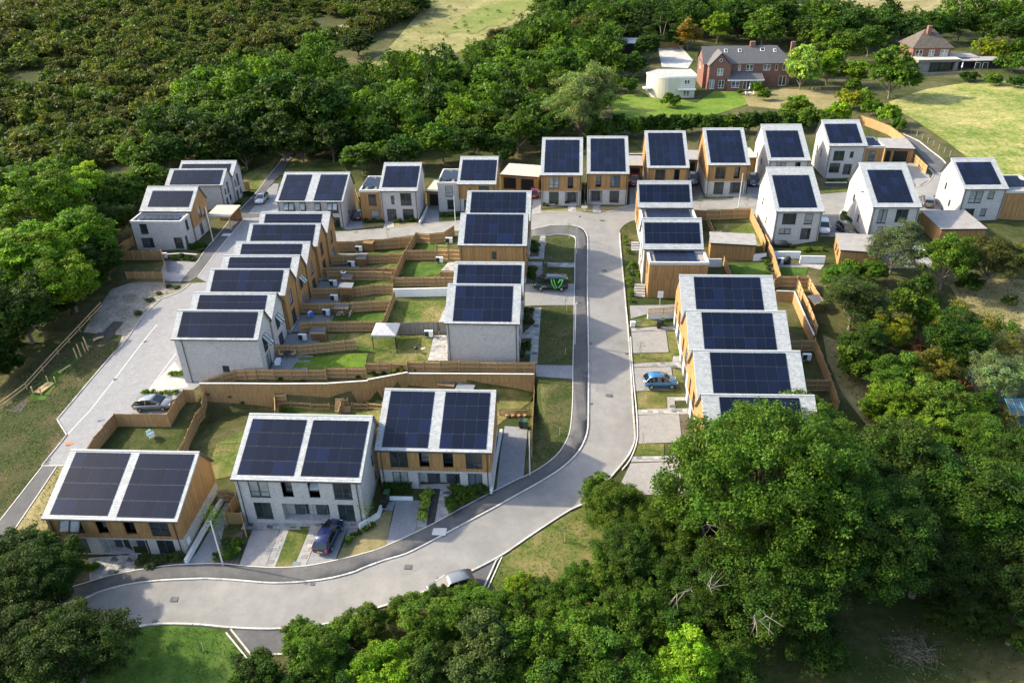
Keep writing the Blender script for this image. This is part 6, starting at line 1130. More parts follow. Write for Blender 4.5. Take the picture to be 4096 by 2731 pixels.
# ------------------------------------------------------------------ vehicles
def ring8(x, hw, z0, z1): return [(x, -hw*.82, z0), (x, hw*.82, z0), (x, hw, z0+(z1-z0)*.28), (x, hw, z0+(z1-z0)*.72), (x, hw*.86, z1), (x, -hw*.86, z1), (x, -hw, z0+(z1-z0)*.72), (x, -hw, z0+(z1-z0)*.28)]
WHEEL = MB(); WHEEL.tube([(0, -.11, 0), (0, .11, 0)], .32, 18); WHEEL = WHEEL.mesh('tyre', 'rubber'); RIM = MB(); RIM.tube([(0, -.118, 0), (0, .118, 0)], .20, 10)
for k in range(5): a = k*1.2566; RIM.bar((math.cos(a)*.03, -.12, math.sin(a)*.03), (math.cos(a)*.19, -.12, math.sin(a)*.19), .012, .05, up=(0, 1, 0)); RIM.bar((math.cos(a)*.03, .12, math.sin(a)*.03), (math.cos(a)*.19, .12, math.sin(a)*.19), .012, .05, up=(0, 1, 0))
RIM = RIM.mesh('rim', 'steel')
def car(label, fr, rear, front, paint, L=4.1, W=1.76, H=1.48, typ='hatch', yellow=True, name='parked_car', lift=.07):
    a = G(*sp(fr, *rear)); b = G(*sp(fr, *front)); m = (a+b)/2; yaw = math.atan2(b.y-a.y, b.x-a.x); C = empty(name, (m.x, m.y, g(m.x, m.y)+lift), yaw); tag(C, label, 'van' if typ == 'van' else 'car')
    pz = math.atan2(b.z-a.z, math.hypot(b.x-a.x, b.y-a.y)); C.rotation_euler = (0, -pz, yaw); k = H/1.48; hw = W/2
    if typ == 'van': st = [(-.5, .80, .35, .95), (-.49, .95, .25, 1.05), (-.3, 1, .22, 1.1), (.1, 1, .22, 1.1), (.3, 1, .22, 1.08), (.40, .97, .22, 1.02), (.47, .9, .24, .9), (.5, .78, .34, .72)]; gh = [(-.495, .95, 1.0, .86, .8), (-.475, .98, 1.80, .96, .86), (-.3, 1.0, 1.88, .97, .87), (.1, 1.0, 1.87, .97, .86), (.2, 1.0, 1.82, .96, .84), (.395, .98, 1.04, .92, .82)]; k = H/1.9
    else: st = [(-.5, .80, .36, .78), (-.485, .92, .26, .93), (-.3, 1, .2, .96), (0, 1, .2, .94), (.2, 1, .2, .93), (.34, .98, .2, .86), (.45, .9, .22, .74), (.5, .76, .32, .6)]; gh = [(-.485, .88, .95, .86, .80), (-.385, .9, 1.36, .90, .70), (-.22, .9, 1.47, .92, .72), (.0, .9, 1.46, .92, .72), (.07, .9, 1.40, .92, .72), (.27, .87, .92, .9, .82)]
    b_ = MB(); b_.loft([ring8(x*L, w*hw, z0*k, z1*k) for x, w, z0, z1 in st]); o = b_.build('body', paint, C, True, recalc=True)
    for p in o.data.polygons: p.use_smooth = len(p.vertices) == 4
    gz = MB(); gz.loft([[(x*L, -wb*hw, zb*k), (x*L, wb*hw, zb*k), (x*L, wt*hw, zt*k), (x*L, -wt*hw, zt*k)] for x, zb, zt, wb, wt in gh])
    gz.build('windows', 'car_glass' if typ != 'van' else paint, C, recalc=True)
    rf = MB(); rf.loft([[(x*L, -wt*hw-.01, zt*k-.02), (x*L, wt*hw+.01, zt*k-.02), (x*L, wt*hw*.9, zt*k+.025), (x*L, -wt*hw*.9, zt*k+.025)] for x, zb, zt, wb, wt in gh[1:-1]]); rf.build('roof', paint, C, True, recalc=True)
    if typ != 'van':
        for s in (-1, 1):
            for i, j in ((0, 1), (4, 5)):
                p = MB(); (x0, zb, zt, wb, wt), (x1, zb1, zt1, wb1, wt1) = gh[i], gh[j]; A = (x0*L, s*wt*hw, zt*k) if i else (x0*L, s*wb*hw, zt*k); Bq = (x1*L, s*wt1*hw, zt1*k); p.bar(A, Bq, .06, .05); p.build('pillar', paint, C)
            p = MB(); x0 = -.12*L; p.bar((x0, s*.925*hw, .92*k), (x0, s*.735*hw, 1.44*k), .05, .09, up=(1, 0, 0)); p.build('pillar', paint, C)
    else:
        w = MB(); w.poly([(.385*L, -.78*hw, 1.08*k), (.385*L, .78*hw, 1.08*k), (.215*L, .72*hw, 1.77*k), (.215*L, -.72*hw, 1.77*k)]); w.v = [(x+.02, y, z+.01) for x, y, z in w.v]; w.build('windscreen', 'car_glass', C)
        for s in (-1, 1):
            w = MB(); w.box(.06*L, .24*L, s*.95*hw-.02, s*.95*hw+.02, 1.12*k, 1.62*k); w.build('side_window', 'car_glass', C)
    for x in (-.31, .30):
        for s in (-1, 1): wv = put('wheel', WHEEL, C, (x*L, s*(hw-.09), .32)); put('rim', RIM, wv)
    for s in (-1, 1):
        h = MB(); h.box(.415*L, .477*L, s*.62*hw-.14, s*.62*hw+.14, .60*k, .70*k); h.build('headlight', 'glass_lamp', C); t = MB(); t.box(-.503*L, -.46*L, s*.76*hw-.10, s*.76*hw+.10, .62*k, .92*k); t.build('tail_light', 'red_lamp', C)
        mr_ = MB(); mr_.box(.2*L, .235*L, s*hw-.04*s if s < 0 else hw-.06, s*hw+(.14 if s > 0 else .04) if s > 0 else -hw+.06, .92*k, 1.05*k)
        mr_ = MB(); mr_.box(.2*L, .24*L, min(s*hw*.95, s*(hw+.13)), max(s*hw*.95, s*(hw+.13)), .92*k, 1.06*k); mr_.build('wing_mirror', paint, C)
    n = MB(); n.box(-.506*L, -.498*L, -.26, .26, .52*k, .63*k); n.build('number_plate', 'yellow_plate' if yellow else 'white_plastic', C); n = MB(); n.box(.494*L, .503*L, -.26, .26, .40*k, .51*k); n.build('number_plate', 'white_plastic', C)
    return C
car('dark blue hatchback on the drive of the all-brick pair', 'f1', (1985, 540), (2058, 395), 'paint_blue', 4.0)
car('grey estate car beside the fence at the terrace end', 'l1', (1085, 655), (1355, 640), 'paint_grey', 4.6, 1.85, 1.5)
car('silver hatchback parked nose towards us at the far left', 'A', (1392, 378), (1345, 432), 'paint_silver', 4.2)
van = car('dark green van with lime stripes on the middle row drive', 'r2', (560, 668), (215, 660), 'paint_green', 4.85, 1.92, 1.92, 'van')
car('light blue small car on the paved bay right of the road', 'rd', (1270, 470), (1575, 462), 'paint_skyblue', 4.0, 1.72, 1.58)
car('dark red hatchback in front of the single garage', 'P', (1640, 905), (1625, 1000), 'paint_red', 3.9)
car('red car half hidden beside the far middle row roof', 'P', (135, 1185), (155, 1075), 'paint_red', 4.0)
car('grey car beside the house with drawn blinds, left drive', 'Q', (828, 865), (830, 980), 'paint_grey', 4.2)
car('slate blue car on the right drive of the house with drawn blinds', 'Q', (1715, 870), (1738, 1025), 'paint_slateblue', 4.4, 1.85, 1.55)
car('silver grey car seen from behind near the right-hand houses', 'D', (1462, 785), (1450, 722), 'paint_grey', 4.3)
car('white car between the two pale brick detached houses', 'D', (700, 905), (712, 965), 'paint_white', 4.3)
car('dark car in the close behind the timber garage', 'D', (840, 935), (895, 985), 'paint_dark', 4.3)
car('navy car in the gap beside the timber-winged house', 'N', (548, 672), (556, 605), 'paint_navy', 4.2)
car('grey car in the lay-by half hidden by bushes', 'K8', (1600, 560), (560, 900), 'paint_grey', 4.3)
# van livery on the side facing us
side = 1
def decal(pts, nm='livery_stripe', m='lime'):
    d = MB(); L, hw = 4.85, .96
    d.poly([(L*(.5-u/100), hw*(1.005 if z < 1.06 else (1.0-.135*(z-1.0)/.85))+.022, z) for u, z in pts]); d.build(nm, m, van)
for s in ([(51, 1.06), (53.2, 1.06), (62.5, .42), (62.5, .30), (61.3, .30)], [(59.5, 1.06), (61.8, 1.06), (68.5, .48), (66.5, .45)], [(76.8, 1.06), (79.3, 1.06), (72.8, .48), (71.3, .60)]): decal([(u, z) for u, z in s])
for s in ([(46.5, 1.80), (49.2, 1.80), (53.2, 1.07), (51, 1.07)], [(53.5, 1.80), (56.2, 1.80), (61.8, 1.07), (59.5, 1.07)], [(80.0, 1.80), (84.0, 1.80), (79.3, 1.07), (76.8, 1.07)], [(71.5, 1.80), (80.0, 1.80), (79.2, 1.62), (72.6, 1.62)], [(71.2, 1.75), (73.8, 1.62), (70.2, 1.18), (68.0, 1.30)]): decal(s)
def text(body, parent, loc, rot, size, mat, nm='lettering'):
    c = bpy.data.curves.new(nm, 'FONT'); c.body = body; c.size = size; c.align_x = 'CENTER'; c.extrude = .003; c.materials.append(MATS[mat]); t_ = bpy.data.objects.new(nm, c); me = bpy.data.meshes.new_from_object(t_); bpy.data.objects.remove(t_); return put(nm, me, parent, loc, rot)
text('VERTO', van, (1.02, .995, .58), (math.pi/2, 0, math.pi), .25, 'white_paint'); decal([(27, .95), (30.8, .95), (28.9, .80)], 'emblem', 'white_paint')
# car under a dark cover against the near middle house
p = G(*sp('M', 890, 1392)); cc = MB(); cc.loft([[(x, -w*.9, 0), (x, w*.9, 0), (x, w*.85, z*.6), (x, w*.45, z), (x, -w*.45, z), (x, -w*.85, z*.6)] for x, w, z in ((-2.2, .6, .5), (-2.0, .85, .9), (-1.2, .9, 1.35), (.2, .9, 1.4), (1.0, .9, 1.0), (1.9, .85, .8), (2.2, .6, .45))])
o = cc.build('covered_car', 'covered_dark', None, True, loc=p+Vector((0, .5, .02)), rot=(0, 0, -.07), recalc=True); tag(o, 'car under a dark cover against the near middle brick wall', 'car')
# ------------------------------------------------------------------ street and garden furniture
def lamp(label, fr, base, h, arm=(.5, 0)):
    p = G(*sp(fr, *base)); T = empty('street_lamp', p); tag(T, label, 'street lamp', 'street lamps'); m = MB(); m.tube([(0, 0, -.2), (0, 0, h*.25), (0, 0, h)], .09, 10, 0, .055); m.build('pole', 'lamp_grey', T)
    m = MB(); m.tube([(0, 0, h-.02), (arm[0]*.5, arm[1]*.5, h+.06)], .04, 6); m.build('arm', 'lamp_grey', T); m = MB(); m.bar((arm[0]*.4, arm[1]*.4, h+.07), (arm[0]*1.4, arm[1]*1.4, h+.10), .22, .09); m.build('lamp_head', 'frame_grey' if h < 6.1 else 'lamp_grey', T); m = MB(); m.bar((arm[0]*.6, arm[1]*.6, h+.015), (arm[0]*1.3, arm[1]*1.3, h+.04), .16, .02); m.build('lens', 'glass_lamp', T)
lamp('white street lamp between the two left front pairs', 'f1', (1255, 655), 5.6, (-.15, -.2)); lamp('street lamp at the end of the corner house drive', 'z3', (1545, 1078), 5.8, (.15, -.25)); lamp('street lamp by the near middle house verge', 'r2', (652, 1255), 6.0, (.5, .05)); lamp('street lamp on the verge near the junction', 'C', (501, 1112), 6.0, (.4, .05))
lamp('white street lamp in front of the house with drawn blinds', 'C', (1770, 748), 6.0, (.1, -.2)); lamp('street lamp by the far left timber house', 'L0', (662, 958), 6.0, (-.2, -.2)); lamp('street lamp beside the right-hand pale brick houses', 'D', (912, 932), 6.0, (.45, 0)); lamp('street lamp by the pale road in front of the brick-winged house', 'B', (1513, 672), 5.0, (.05, -.2))
def heat_pump(label, fr, x, y, rz=-.07, s=1.0):
    p = G(*sp(fr, x, y)); T = empty('heat_pump', p+Vector((0, 0, .06)), rz); tag(T, label, 'heat pump', 'heat pumps in the gardens'); m = MB(); m.box(-.52*s, .52*s, -.18, .18, .12, .12+.82*s); m.build('casing', 'white_plastic', T)
    m = MB(); m.box(-.50*s, .02, -.186, -.178, .16, .12+.78*s); m.build('grille', 'black_plastic', T); m = MB(); m.tube([(-.24*s, -.20, .12+.4*s), (-.24*s, -.188, .12+.4*s)], .27*s, 16); m.build('fan', 'covered_dark', T)
    for q in (-.35, .35): m = MB(); m.box(q-.08, q+.08, -.25, .25, 0, .12); m.build('foot', 'concrete', T)
for lab, fr, x, y in [('white heat pump in the farthest terrace garden', 'B', 760, 898), ('white heat pump in the second farthest terrace garden', 'B', 700, 1018), ('white heat pump beside the store with the white ring', 'K1', 960, 408), ('white heat pump left of the tall shed with a bicycle', 'K1', 985, 772), ('white heat pump beside the white bicycle', 'K1', 785, 1138), ('white heat pump in the garden left of the gazebo', 'K2', 430, 315), ('white heat pump on the green middle row lawn', 'B', 1390, 985), ('white heat pump beside the closed parasol', 'M', 365, 1095), ('white heat pump on the corner lawn of the far middle house', 'B', 1465, 832), ('white heat pump behind the right terrace', 'E', 1712, 770), ('white heat pump beside the covered barbecue', 'F', 242, 405), ('white heat pump behind the grey-green willow', 'F', 1355, 345), ('white heat pump by the far left parking space', 'A', 605, 852)]: heat_pump(lab, fr, x, y)
def bin_(label, fr, x, y, mat, rz=-.07):
    p = G(*sp(fr, x, y)); T = empty('wheelie_bin', p+Vector((0, 0, .06)), rz); tag(T, label, 'bin'); m = MB(); m.loft([[(-w, -d, z), (w, -d, z), (w, d, z), (-w, d, z)] for w, d, z in ((.20, .24, .05), (.28, .34, .95))]); m.build('body', mat, T, recalc=True); m = MB(); m.loft([[(-.30, -.38, z), (.30, -.38, z), (.30, .36, z), (-.30, .36, z)] for z in (.95, 1.0)]+[[(-.22, -.28, 1.06), (.22, -.28, 1.06), (.22, .28, 1.06), (-.22, .28, 1.06)]]); m.build('lid', mat, T, recalc=True)
    for s in (-1, 1): m = MB(); m.tube([(s*.24, .3, .1), (s*.30, .3, .1)], .1, 10); m.build('wheel', 'rubber', T)
bin_('black wheelie bin by the white retaining wall of the corner house', 'z3', 1472, 665, 'black_plastic'); bin_('green wheelie bin by the white retaining wall of the corner house', 'z3', 1508, 667, 'green_plastic'); bin_('black wheelie bin beside the clipped hedge', 'f2', 400, 212, 'black_plastic'); bin_('green wheelie bin beside the clipped hedge', 'f2', 420, 160, 'green_plastic'); bin_('black wheelie bin on the small lawn right of the road', 'K3', 800, 1498, 'black_plastic'); bin_('green wheelie bin on the small lawn right of the road', 'K3', 855, 1455, 'green_plastic'); bin_('bin with a green lid beside the near middle house wall', 'r2', 160, 1410, 'green_plastic'); bin_('dark bin with a green lid between two drives of the back row', 'Q', 870, 880, 'black_plastic')
def signboard(label, fr, x, y, w, h, z, mat, two=False, rz=0):
    p = G(*sp(fr, x, y)); T = empty('sign', p, rz); tag(T, label, 'sign'); m = MB(); m.box(-w/2, w/2, -.02, .02, z, z+h); m.build('board', mat, T)
    for q in ((-w*.42, w*.42) if two else (0,)): m = MB(); m.box(q-.03, q+.03, .0215, .07, -.3, z+h*.9); m.build('post', 'white_paint' if not two else 'black_plastic', T)
    return T
signboard('blank white signboard on a post against the timber front block', 'K3', 820, 1115, .75, .95, 1.15, 'white_plastic'); signboard('blank white signboard on two posts by the bare sapling', 'P', 885, 1372, 1.0, .45, .6, 'white_plastic', True); signboard('blank white board against the near middle brick wall', 'M', 1390, 1392, .75, .95, .6, 'white_plastic'); signboard('blank white board on the side wall of the lower left pair', 'z4', 1425, 1045, .5, .7, .5, 'white_plastic', rz=1.45)
for lab, fr, x, y, s in (('dark green estate agent board on a post above the van', 'r2', 316, 545, 1), ('dark green estate agent board on a post by the kerbside shrubs', 'K3', 383, 770, -1)):
    p = G(*sp(fr, x, y)); T = empty('estate_agent_board', p); tag(T, lab, 'sign'); m = MB(); m.box(-.035, .035, -.035, .035, -.3, 2.6); m.build('post', 'sign_green', T); m = MB(); x0, x1 = (.04, .64) if s > 0 else (-.64, -.04); m.box(x0, x1, -.02, .02, 1.75, 2.6); m.build('board', 'sign_green', T); cx = (x0+x1)/2
    text('VSC', T, (cx, -.023, 2.37), (math.pi/2, 0, 0), .2, 'sign_yellow')
    for z0, z1 in ((2.15, 2.30), (1.95, 2.02)): m = MB(); m.box(cx-.22, cx+.22, -.026, -.022, z0, z1); m.build('text_band', 'steel', T)
# gazebo
p = GP('K2', [(1495, 440), (1840, 440), (1910, 260), (1575, 260)]); c = sum(p, Vector())/4; T = empty('gazebo', c, -.07); tag(T, 'grey canvas gazebo on the lawn of the near middle house', 'gazebo'); m = MB(); s = 1.55
for i in range(4):
    a = [(-s, -s), (s, -s), (s, s), (-s, s)][i]; b = [(-s, -s), (s, -s), (s, s), (-s, s)][(i+1) % 4]; m.poly([(a[0], a[1], 2.05), (b[0], b[1], 2.05), (0, 0, 2.85)]); m.poly([(a[0], a[1], 1.83), (b[0], b[1], 1.83), (b[0], b[1], 2.05), (a[0], a[1], 2.05)])
m.build('canopy', 'cloth_grey', T)
for x, y in ((-1.45, -1.45), (1.45, -1.45), (1.45, 1.45), (-1.45, 1.45)): m = MB(); m.box(x-.04, x+.04, y-.04, y+.04, 0, 2.0); m.build('post', 'dark_metal', T)
m = MB(); m.box(1.35, 1.5, -1.42, -1.1, .1, 1.8); m.build('tied_curtain', 'covered_dark', T)
# kettle barbecue
p = G(*sp('K2', 2150, 505)); T = empty('kettle_barbecue', p); tag(T, 'black kettle barbecue on the gazebo lawn', 'barbecue'); m = MB(); m.loft([[(math.cos(a*.524)*r_, math.sin(a*.524)*r_, z) for a in range(12)] for r_, z in ((.08, .55), (.22, .62), (.29, .78), (.24, .93), (.08, 1.02))]); m.build('bowl', 'black_plastic', T, True)
for a in range(3): m = MB(); m.tube([(math.cos(a*2.1)*.1, math.sin(a*2.1)*.1, .6), (math.cos(a*2.1)*.3, math.sin(a*2.1)*.3, 0)], .015, 5); m.build('leg', 'steel', T)
m = MB(); m.box(-.3, .3, -.2, .2, 0, .04); o = m.build('board', 'flat_roof_light', None, loc=G(*sp('K2', 2245, 440))+Vector((0, 0, .06)), rot=(0, 0, .5)); tag(o, 'pale square board lying on the gazebo lawn', 'board')
def parasol(label, fr, x, y, h=2.4, mat='covered_dark'):
    p = G(*sp(fr, x, y)); T = empty('closed_parasol', p); tag(T, label, 'parasol'); m = MB(); m.tube([(0, 0, 0), (0, 0, h)], .025, 6); m.build('pole', 'steel', T); m = MB(); m.tube([(0, 0, h*.5), (0, 0, h*.75), (0, 0, h*.98)], .2, 8, 0, .04); m.build('canopy', mat, T); m = MB(); m.tube([(0, 0, 0), (0, 0, .08)], .35, 12); m.build('base', 'covered_dark', T)
parasol('closed grey parasol beside the near middle house wall', 'M', 492, 1108); parasol('closed white parasol on the red brick house lawn', 'K6', 1462, 865, 2.6, 'cloth_white'); parasol('closed white parasol on the deck of the gabled house', 'K5', 1145, 1010, 2.8, 'cloth_white'); parasol('closed white parasol by the picnic table right of the yellow tree', 'G', 1195, 395, 2.6, 'cloth_white')
# bicycles
def bike(label, fr, x, y, rz, mat):
    p = G(*sp(fr, x, y)); T = empty('bicycle', p+Vector((0, 0, .06)), rz); tag(T, label, 'bicycle')
    for s in (-.52, .52):
        m = MB(); ring = [(s+math.cos(a*.3927)*.33, 0, .33+math.sin(a*.3927)*.33) for a in range(17)]; m.tube(ring, .022, 5); w = m.build('wheel', 'rubber', T)
        m = MB()
        for a in range(6): m.tube([(s, 0, .33), (s+math.cos(a*1.047)*.32, 0, .33+math.sin(a*1.047)*.32)], .004, 3)
        m.build('spokes', 'steel', w)
    m = MB()
    for a, b in (((-.52, 0, .33), (-.05, 0, .3)), ((-.05, 0, .3), (-.2, 0, .85)), ((-.2, 0, .85), (-.52, 0, .33)), ((-.05, 0, .3), (.38, 0, .8)), ((-.17, 0, .75), (.36, 0, .85)), ((.36, 0, .98), (.52, 0, .33))): m.tube([a, b], .022, 5)
    m.build('frame', mat, T); m = MB(); m.box(-.32, -.08, -.07, .07, .87, .93); m.build('saddle', 'rubber', T); m = MB(); m.tube([(.34, -.28, 1.0), (.36, 0, 1.02), (.34, .28, 1.0)], .015, 5); m.build('handlebar', 'dark_metal', T)
bike('dark bicycle leaning on the tall shed', 'K1', 1270, 775, 0, 'dark_metal'); bike('white bicycle in front of the low timber store', 'K1', 1125, 1175, 0, 'white_paint'); bike('bicycle seen end-on right of the low timber store', 'K1', 1385, 1170, 1.3, 'white_paint'); bike('dark bicycle seen end-on beside the heat pump', 'K1', 930, 1170, 1.3, 'dark_metal')
# washing lines and small garden things
def laundry(label, fr, x, y, cols):
    p = G(*sp(fr, x, y)); T = empty('clothes_airer', p+Vector((0, 0, .06)), rng(label).random()); tag(T, label, 'laundry'); m = MB()
    for q in (-.5, .5): m.tube([(q, -.3, 0), (q, .3, .95)], .012, 4); m.tube([(q, .3, 0), (q, -.3, .95)], .012, 4)
    m.build('frame', 'steel', T)
    for i, c in enumerate(cols): m = MB(); y0 = -.35+.7*i/max(1, len(cols)-1); m.loft([[(-.38+.06*i, y0-.015+q_, z), (.30, y0-.02+.03*i+q_, z), (.30, y0+.02+.03*i, z), (-.38+.06*i, y0+.02, z)] for z, q_ in ((.35+.12*(i % 2), -.06), (.65, .02), (.95, 0))]); m.build('garment', c, T, recalc=True)
laundry('white and blue laundry on an airer by the open doors, middle of the terrace', 'K1', 390, 1190, ['cloth_blue', 'cloth_white', 'cloth_white', 'cloth_purple']); laundry('white laundry on an airer by the brick terrace end doors', 'K2', 60, 700, ['cloth_white', 'cloth_white', 'cloth_white']); laundry('folding airer with white cloths in the shaded garden', 'l1', 1190, 890, ['cloth_white', 'teal', 'cloth_white'])
def patio_set(label, fr, x, y, mat='dark_metal', seats='timber'):
    p = G(*sp(fr, x, y)); T = empty('patio_set', p+Vector((0, 0, .06))); tag(T, label, 'table'); m = MB(); m.tube([(0, 0, .68), (0, 0, .72)], .4, 14); m.build('table_top', mat, T); m = MB(); m.tube([(0, 0, 0), (0, 0, .68)], .03, 6); m.build('pedestal', mat, T)
    for i, (sx, sy) in enumerate(((-.75, .1), (.75, .1))):
        C = empty('garden_chair', p+Vector((sx, sy, .06)), math.pi/2 if sx < 0 else -math.pi/2); tag(C, f'{"left" if sx < 0 else "right"} chair of the {label}', 'chair'); m = MB(); m.box(-.24, .24, -.24, .24, .40, .45); m.build('seat', seats, C); m = MB(); m.box(-.24, .24, .2, .25, .45, .95); m.build('backrest', seats, C)
        for a in (-.2, .2):
            for b in (-.2, .2): m = MB(); m.box(a-.02, a+.02, b-.02, b+.02, 0, .4); m.build('leg', mat, C)
patio_set('bistro table by the brick terrace end patio', 'K2', 195, 570); patio_set('white garden table on the red brick house lawn', 'K6', 1470, 885, 'white_paint', 'white_paint'); patio_set('round table by the closed parasol right of the yellow tree', 'G', 1195, 440, 'grey_timber', 'grey_timber')
p = G(*sp('K1', 1215, 300)); m = MB(); ring = [(math.cos(a*.4189)*.33, math.sin(a*.4189)*.33, 0) for a in range(16)]; m.tube(ring, .1, 6); o = m.build('ring_float', 'white_plastic', None, True, loc=p+Vector((0, .35, 1.45))); tag(o, 'white ring lying on the lid of a timber store', 'ring')
for i, x in enumerate((1345, 1398, 1450, 1500)):
    p = G(*sp('z3', x, 578)); m = MB(); m.loft([[(math.cos(a*.628)*r_, math.sin(a*.628)*r_, z) for a in range(10)] for r_, z in ((.13, 0), (.19, .3))]); o = m.build('plant_pot', 'terracotta', None, loc=p+Vector((0, 0, .05)), recalc=True); tag(o, f'terracotta pot below the picket fence, {ORD[i]} from the left', 'plant pot', 'terracotta pots')
for lab, fr, x, y, s in (('white cabinet on the corner grass right of the road', 'K3', 372, 1470, .75), ('white electrical box on the far left wing wall corner', 'A', 518, 775, .5)):
    p = G(*sp(fr, x, y)); m = MB(); m.box(-.4*s, .4*s, -.22*s, .22*s, -.1, .95*s); m.box(-.43*s, .43*s, -.25*s, .25*s, .95*s, 1.0*s); o = m.build('utility_cabinet', 'white_plastic', None, loc=p); tag(o, lab, 'cabinet')
p = G(*sp('F', 292, 405)); m = MB(); m.loft([[(-w, -d, z), (w, -d, z), (w, d, z), (-w, d, z)] for w, d, z in ((.5, .3, 0), (.5, .3, .8), (.42, .25, 1.1), (.2, .15, 1.2))]); o = m.build('covered_barbecue', 'covered_dark', None, True, loc=p+Vector((0, 0, .05)), recalc=True); tag(o, 'barbecue under a black cover on the white-walled patio', 'barbecue')
p = G(*sp('F', 245, 262)); m = MB(); m.loft([[(x, -w, 0), (x, w, 0), (x, w*.9, z), (x, -w*.9, z)] for x, w, z in ((-1.1, .4, .4), (-.9, .5, .7), (.9, .5, .7), (1.1, .4, .45))]); o = m.build('covered_furniture', 'covered_dark', None, True, loc=p, recalc=True); tag(o, 'garden furniture under a black cover by the pale brick house', 'furniture')
# garden steps
def steps(label, fr, pts, n, w, mat='paving_stone'):
    a, b = GP(fr, pts); d = Vector((b.x-a.x, b.y-a.y, 0)); L = d.length; yaw = math.atan2(d.y, d.x)-math.pi/2; T = empty('steps', a, yaw); tag(T, label, 'steps'); dz = max(.12*n, b.z-a.z)/n
    for i in range(n): m = MB(); m.box(-w/2, w/2, L*i/n, L*(i+1)/n, -.5, dz*(i+1)); m.build('step', mat, T)
steps('garden steps between the two picket fences', 'zb', [(1090, 492), (1105, 440)], 5, 1.0, 'timber'); steps('second flight of garden steps behind the all-brick pair', 'zb', [(1140, 492), (1150, 440)], 5, 1.0, 'timber')
steps('entrance steps above the van', 'r2', [(280, 550), (283, 450)], 6, 1.1); steps('entrance steps of the nearer narrow house', 'K3', [(490, 985), (485, 815)], 5, 1.5); steps('entrance steps between the two narrow houses', 'K3', [(415, 225), (410, 110)], 4, 1.2); steps('short steps on the upper middle row path', 'r2', [(305, 215), (312, 180)], 2, 1.2)
# wooden post-and-rail fence and timber play trail on the left bank
rl = GP('K4', [(-400, 1430), (0, 1130), (520, 560), (1050, 0), (1250, -210)], .9); T = empty('post_and_rail_fence', rl[0]); tag(T, 'low two-rail timber fence along the dark left bank', 'fence')
for i in range(len(rl)-1):
    n = max(1, int((rl[i+1]-rl[i]).length/2.4))
    for k in range(n):
        a = rl[i].lerp(rl[i+1], k/n); b = rl[i].lerp(rl[i+1], (k+1)/n); a.z = g(a.x, a.y); b.z = g(b.x, b.y); a -= rl[0]; b -= rl[0]
        for z in (.45, .9): m = MB(); m.bar(a+Vector((0, 0, z)), b+Vector((0, 0, z)), .05, .13); m.build('rail', 'timber', T)
        m = MB(); m.box(a.x-.05, a.x+.05, a.y-.05, a.y+.05, a.z-.3, a.z+1.0); m.build('post', 'post_wood', T)
br = GP('K4', [(215, 1320), (445, 1110)]); d = br[1]-br[0]; T = empty('play_bridge', br[0], math.atan2(d.y, d.x)); tag(T, 'small slatted play bridge with green ropes on the left grass', 'play equipment'); L = d.length
for k in range(13): m = MB(); m.box(L*k/13, L*(k+.72)/13, -.55, .55, .32, .38); m.build('slat', 'timber', T)
for x in (0, L):
    for y in (-.6, .6): m = MB(); m.tube([(x, y, -.2), (x, y, 1.15)], .08, 8); m.build('post', 'timber', T)
for y in (-.6, .6): m = MB(); m.tube([(0, y, .95), (L*.5, y, .8), (L, y, .95)], .03, 5); m.build('rope', 'green_plastic', T)
bb = GP('K4', [(570, 985), (755, 835)]); d = bb[1]-bb[0]; T = empty('balance_beam', bb[0], math.atan2(d.y, d.x)); tag(T, 'pale timber balance beam on the left grass', 'play equipment'); m = MB(); m.box(0, d.length, -.09, .09, .3, .42); m.build('beam', 'timber', T)
for x in (.3, d.length-.3): m = MB(); m.box(x-.07, x+.07, -.07, .07, -.1, .3); m.build('post', 'post_wood', T)
for i, (x, y, h) in enumerate(((865, 720, 1.6), (930, 690, 1.9), (1000, 620, 1.5), (1050, 590, 1.7), (1035, 570, 1.9))):
    m = MB(); m.tube([(0, 0, -.2), (-.08, .05, h)], .08, 8); o = m.build('play_post', 'timber', None, loc=G(*sp('K4', x, y))); tag(o, f'upright timber play post on the left grass, {ORD[i]} from the left', 'post', 'timber play posts')
patch('play_surface', [p[:2] for p in GP('K4', [(-20, 1400), (60, 1420), (-60, 1600), (-300, 1600)])], 'mulch', .05); patch('play_surface', [p[:2] for p in GP('K4', [(1055, 430), (1200, 290), (1280, 290), (1460, 110), (1640, 115), (1480, 290), (1510, 300), (1360, 430)])], 'mulch', .05)
patch('play_surface', [p[:2] for p in GP('K4', [(40, 1390), (170, 1270), (520, 900), (800, 740), (1090, 590), (870, 760), (640, 1000), (320, 1400)])], 'lawn_green', .045)
m = MB(); m.tube([(-.6, 0, .25), (0, .1, .35), (.7, 0, .3)], .17, 8, 0, .13); o = m.build('log_seat', 'timber', None, loc=G(*sp('K4', 1215, 420)), rot=(0, 0, .7)); tag(o, 'chunky timber log seat in the dark play bed', 'log seat')
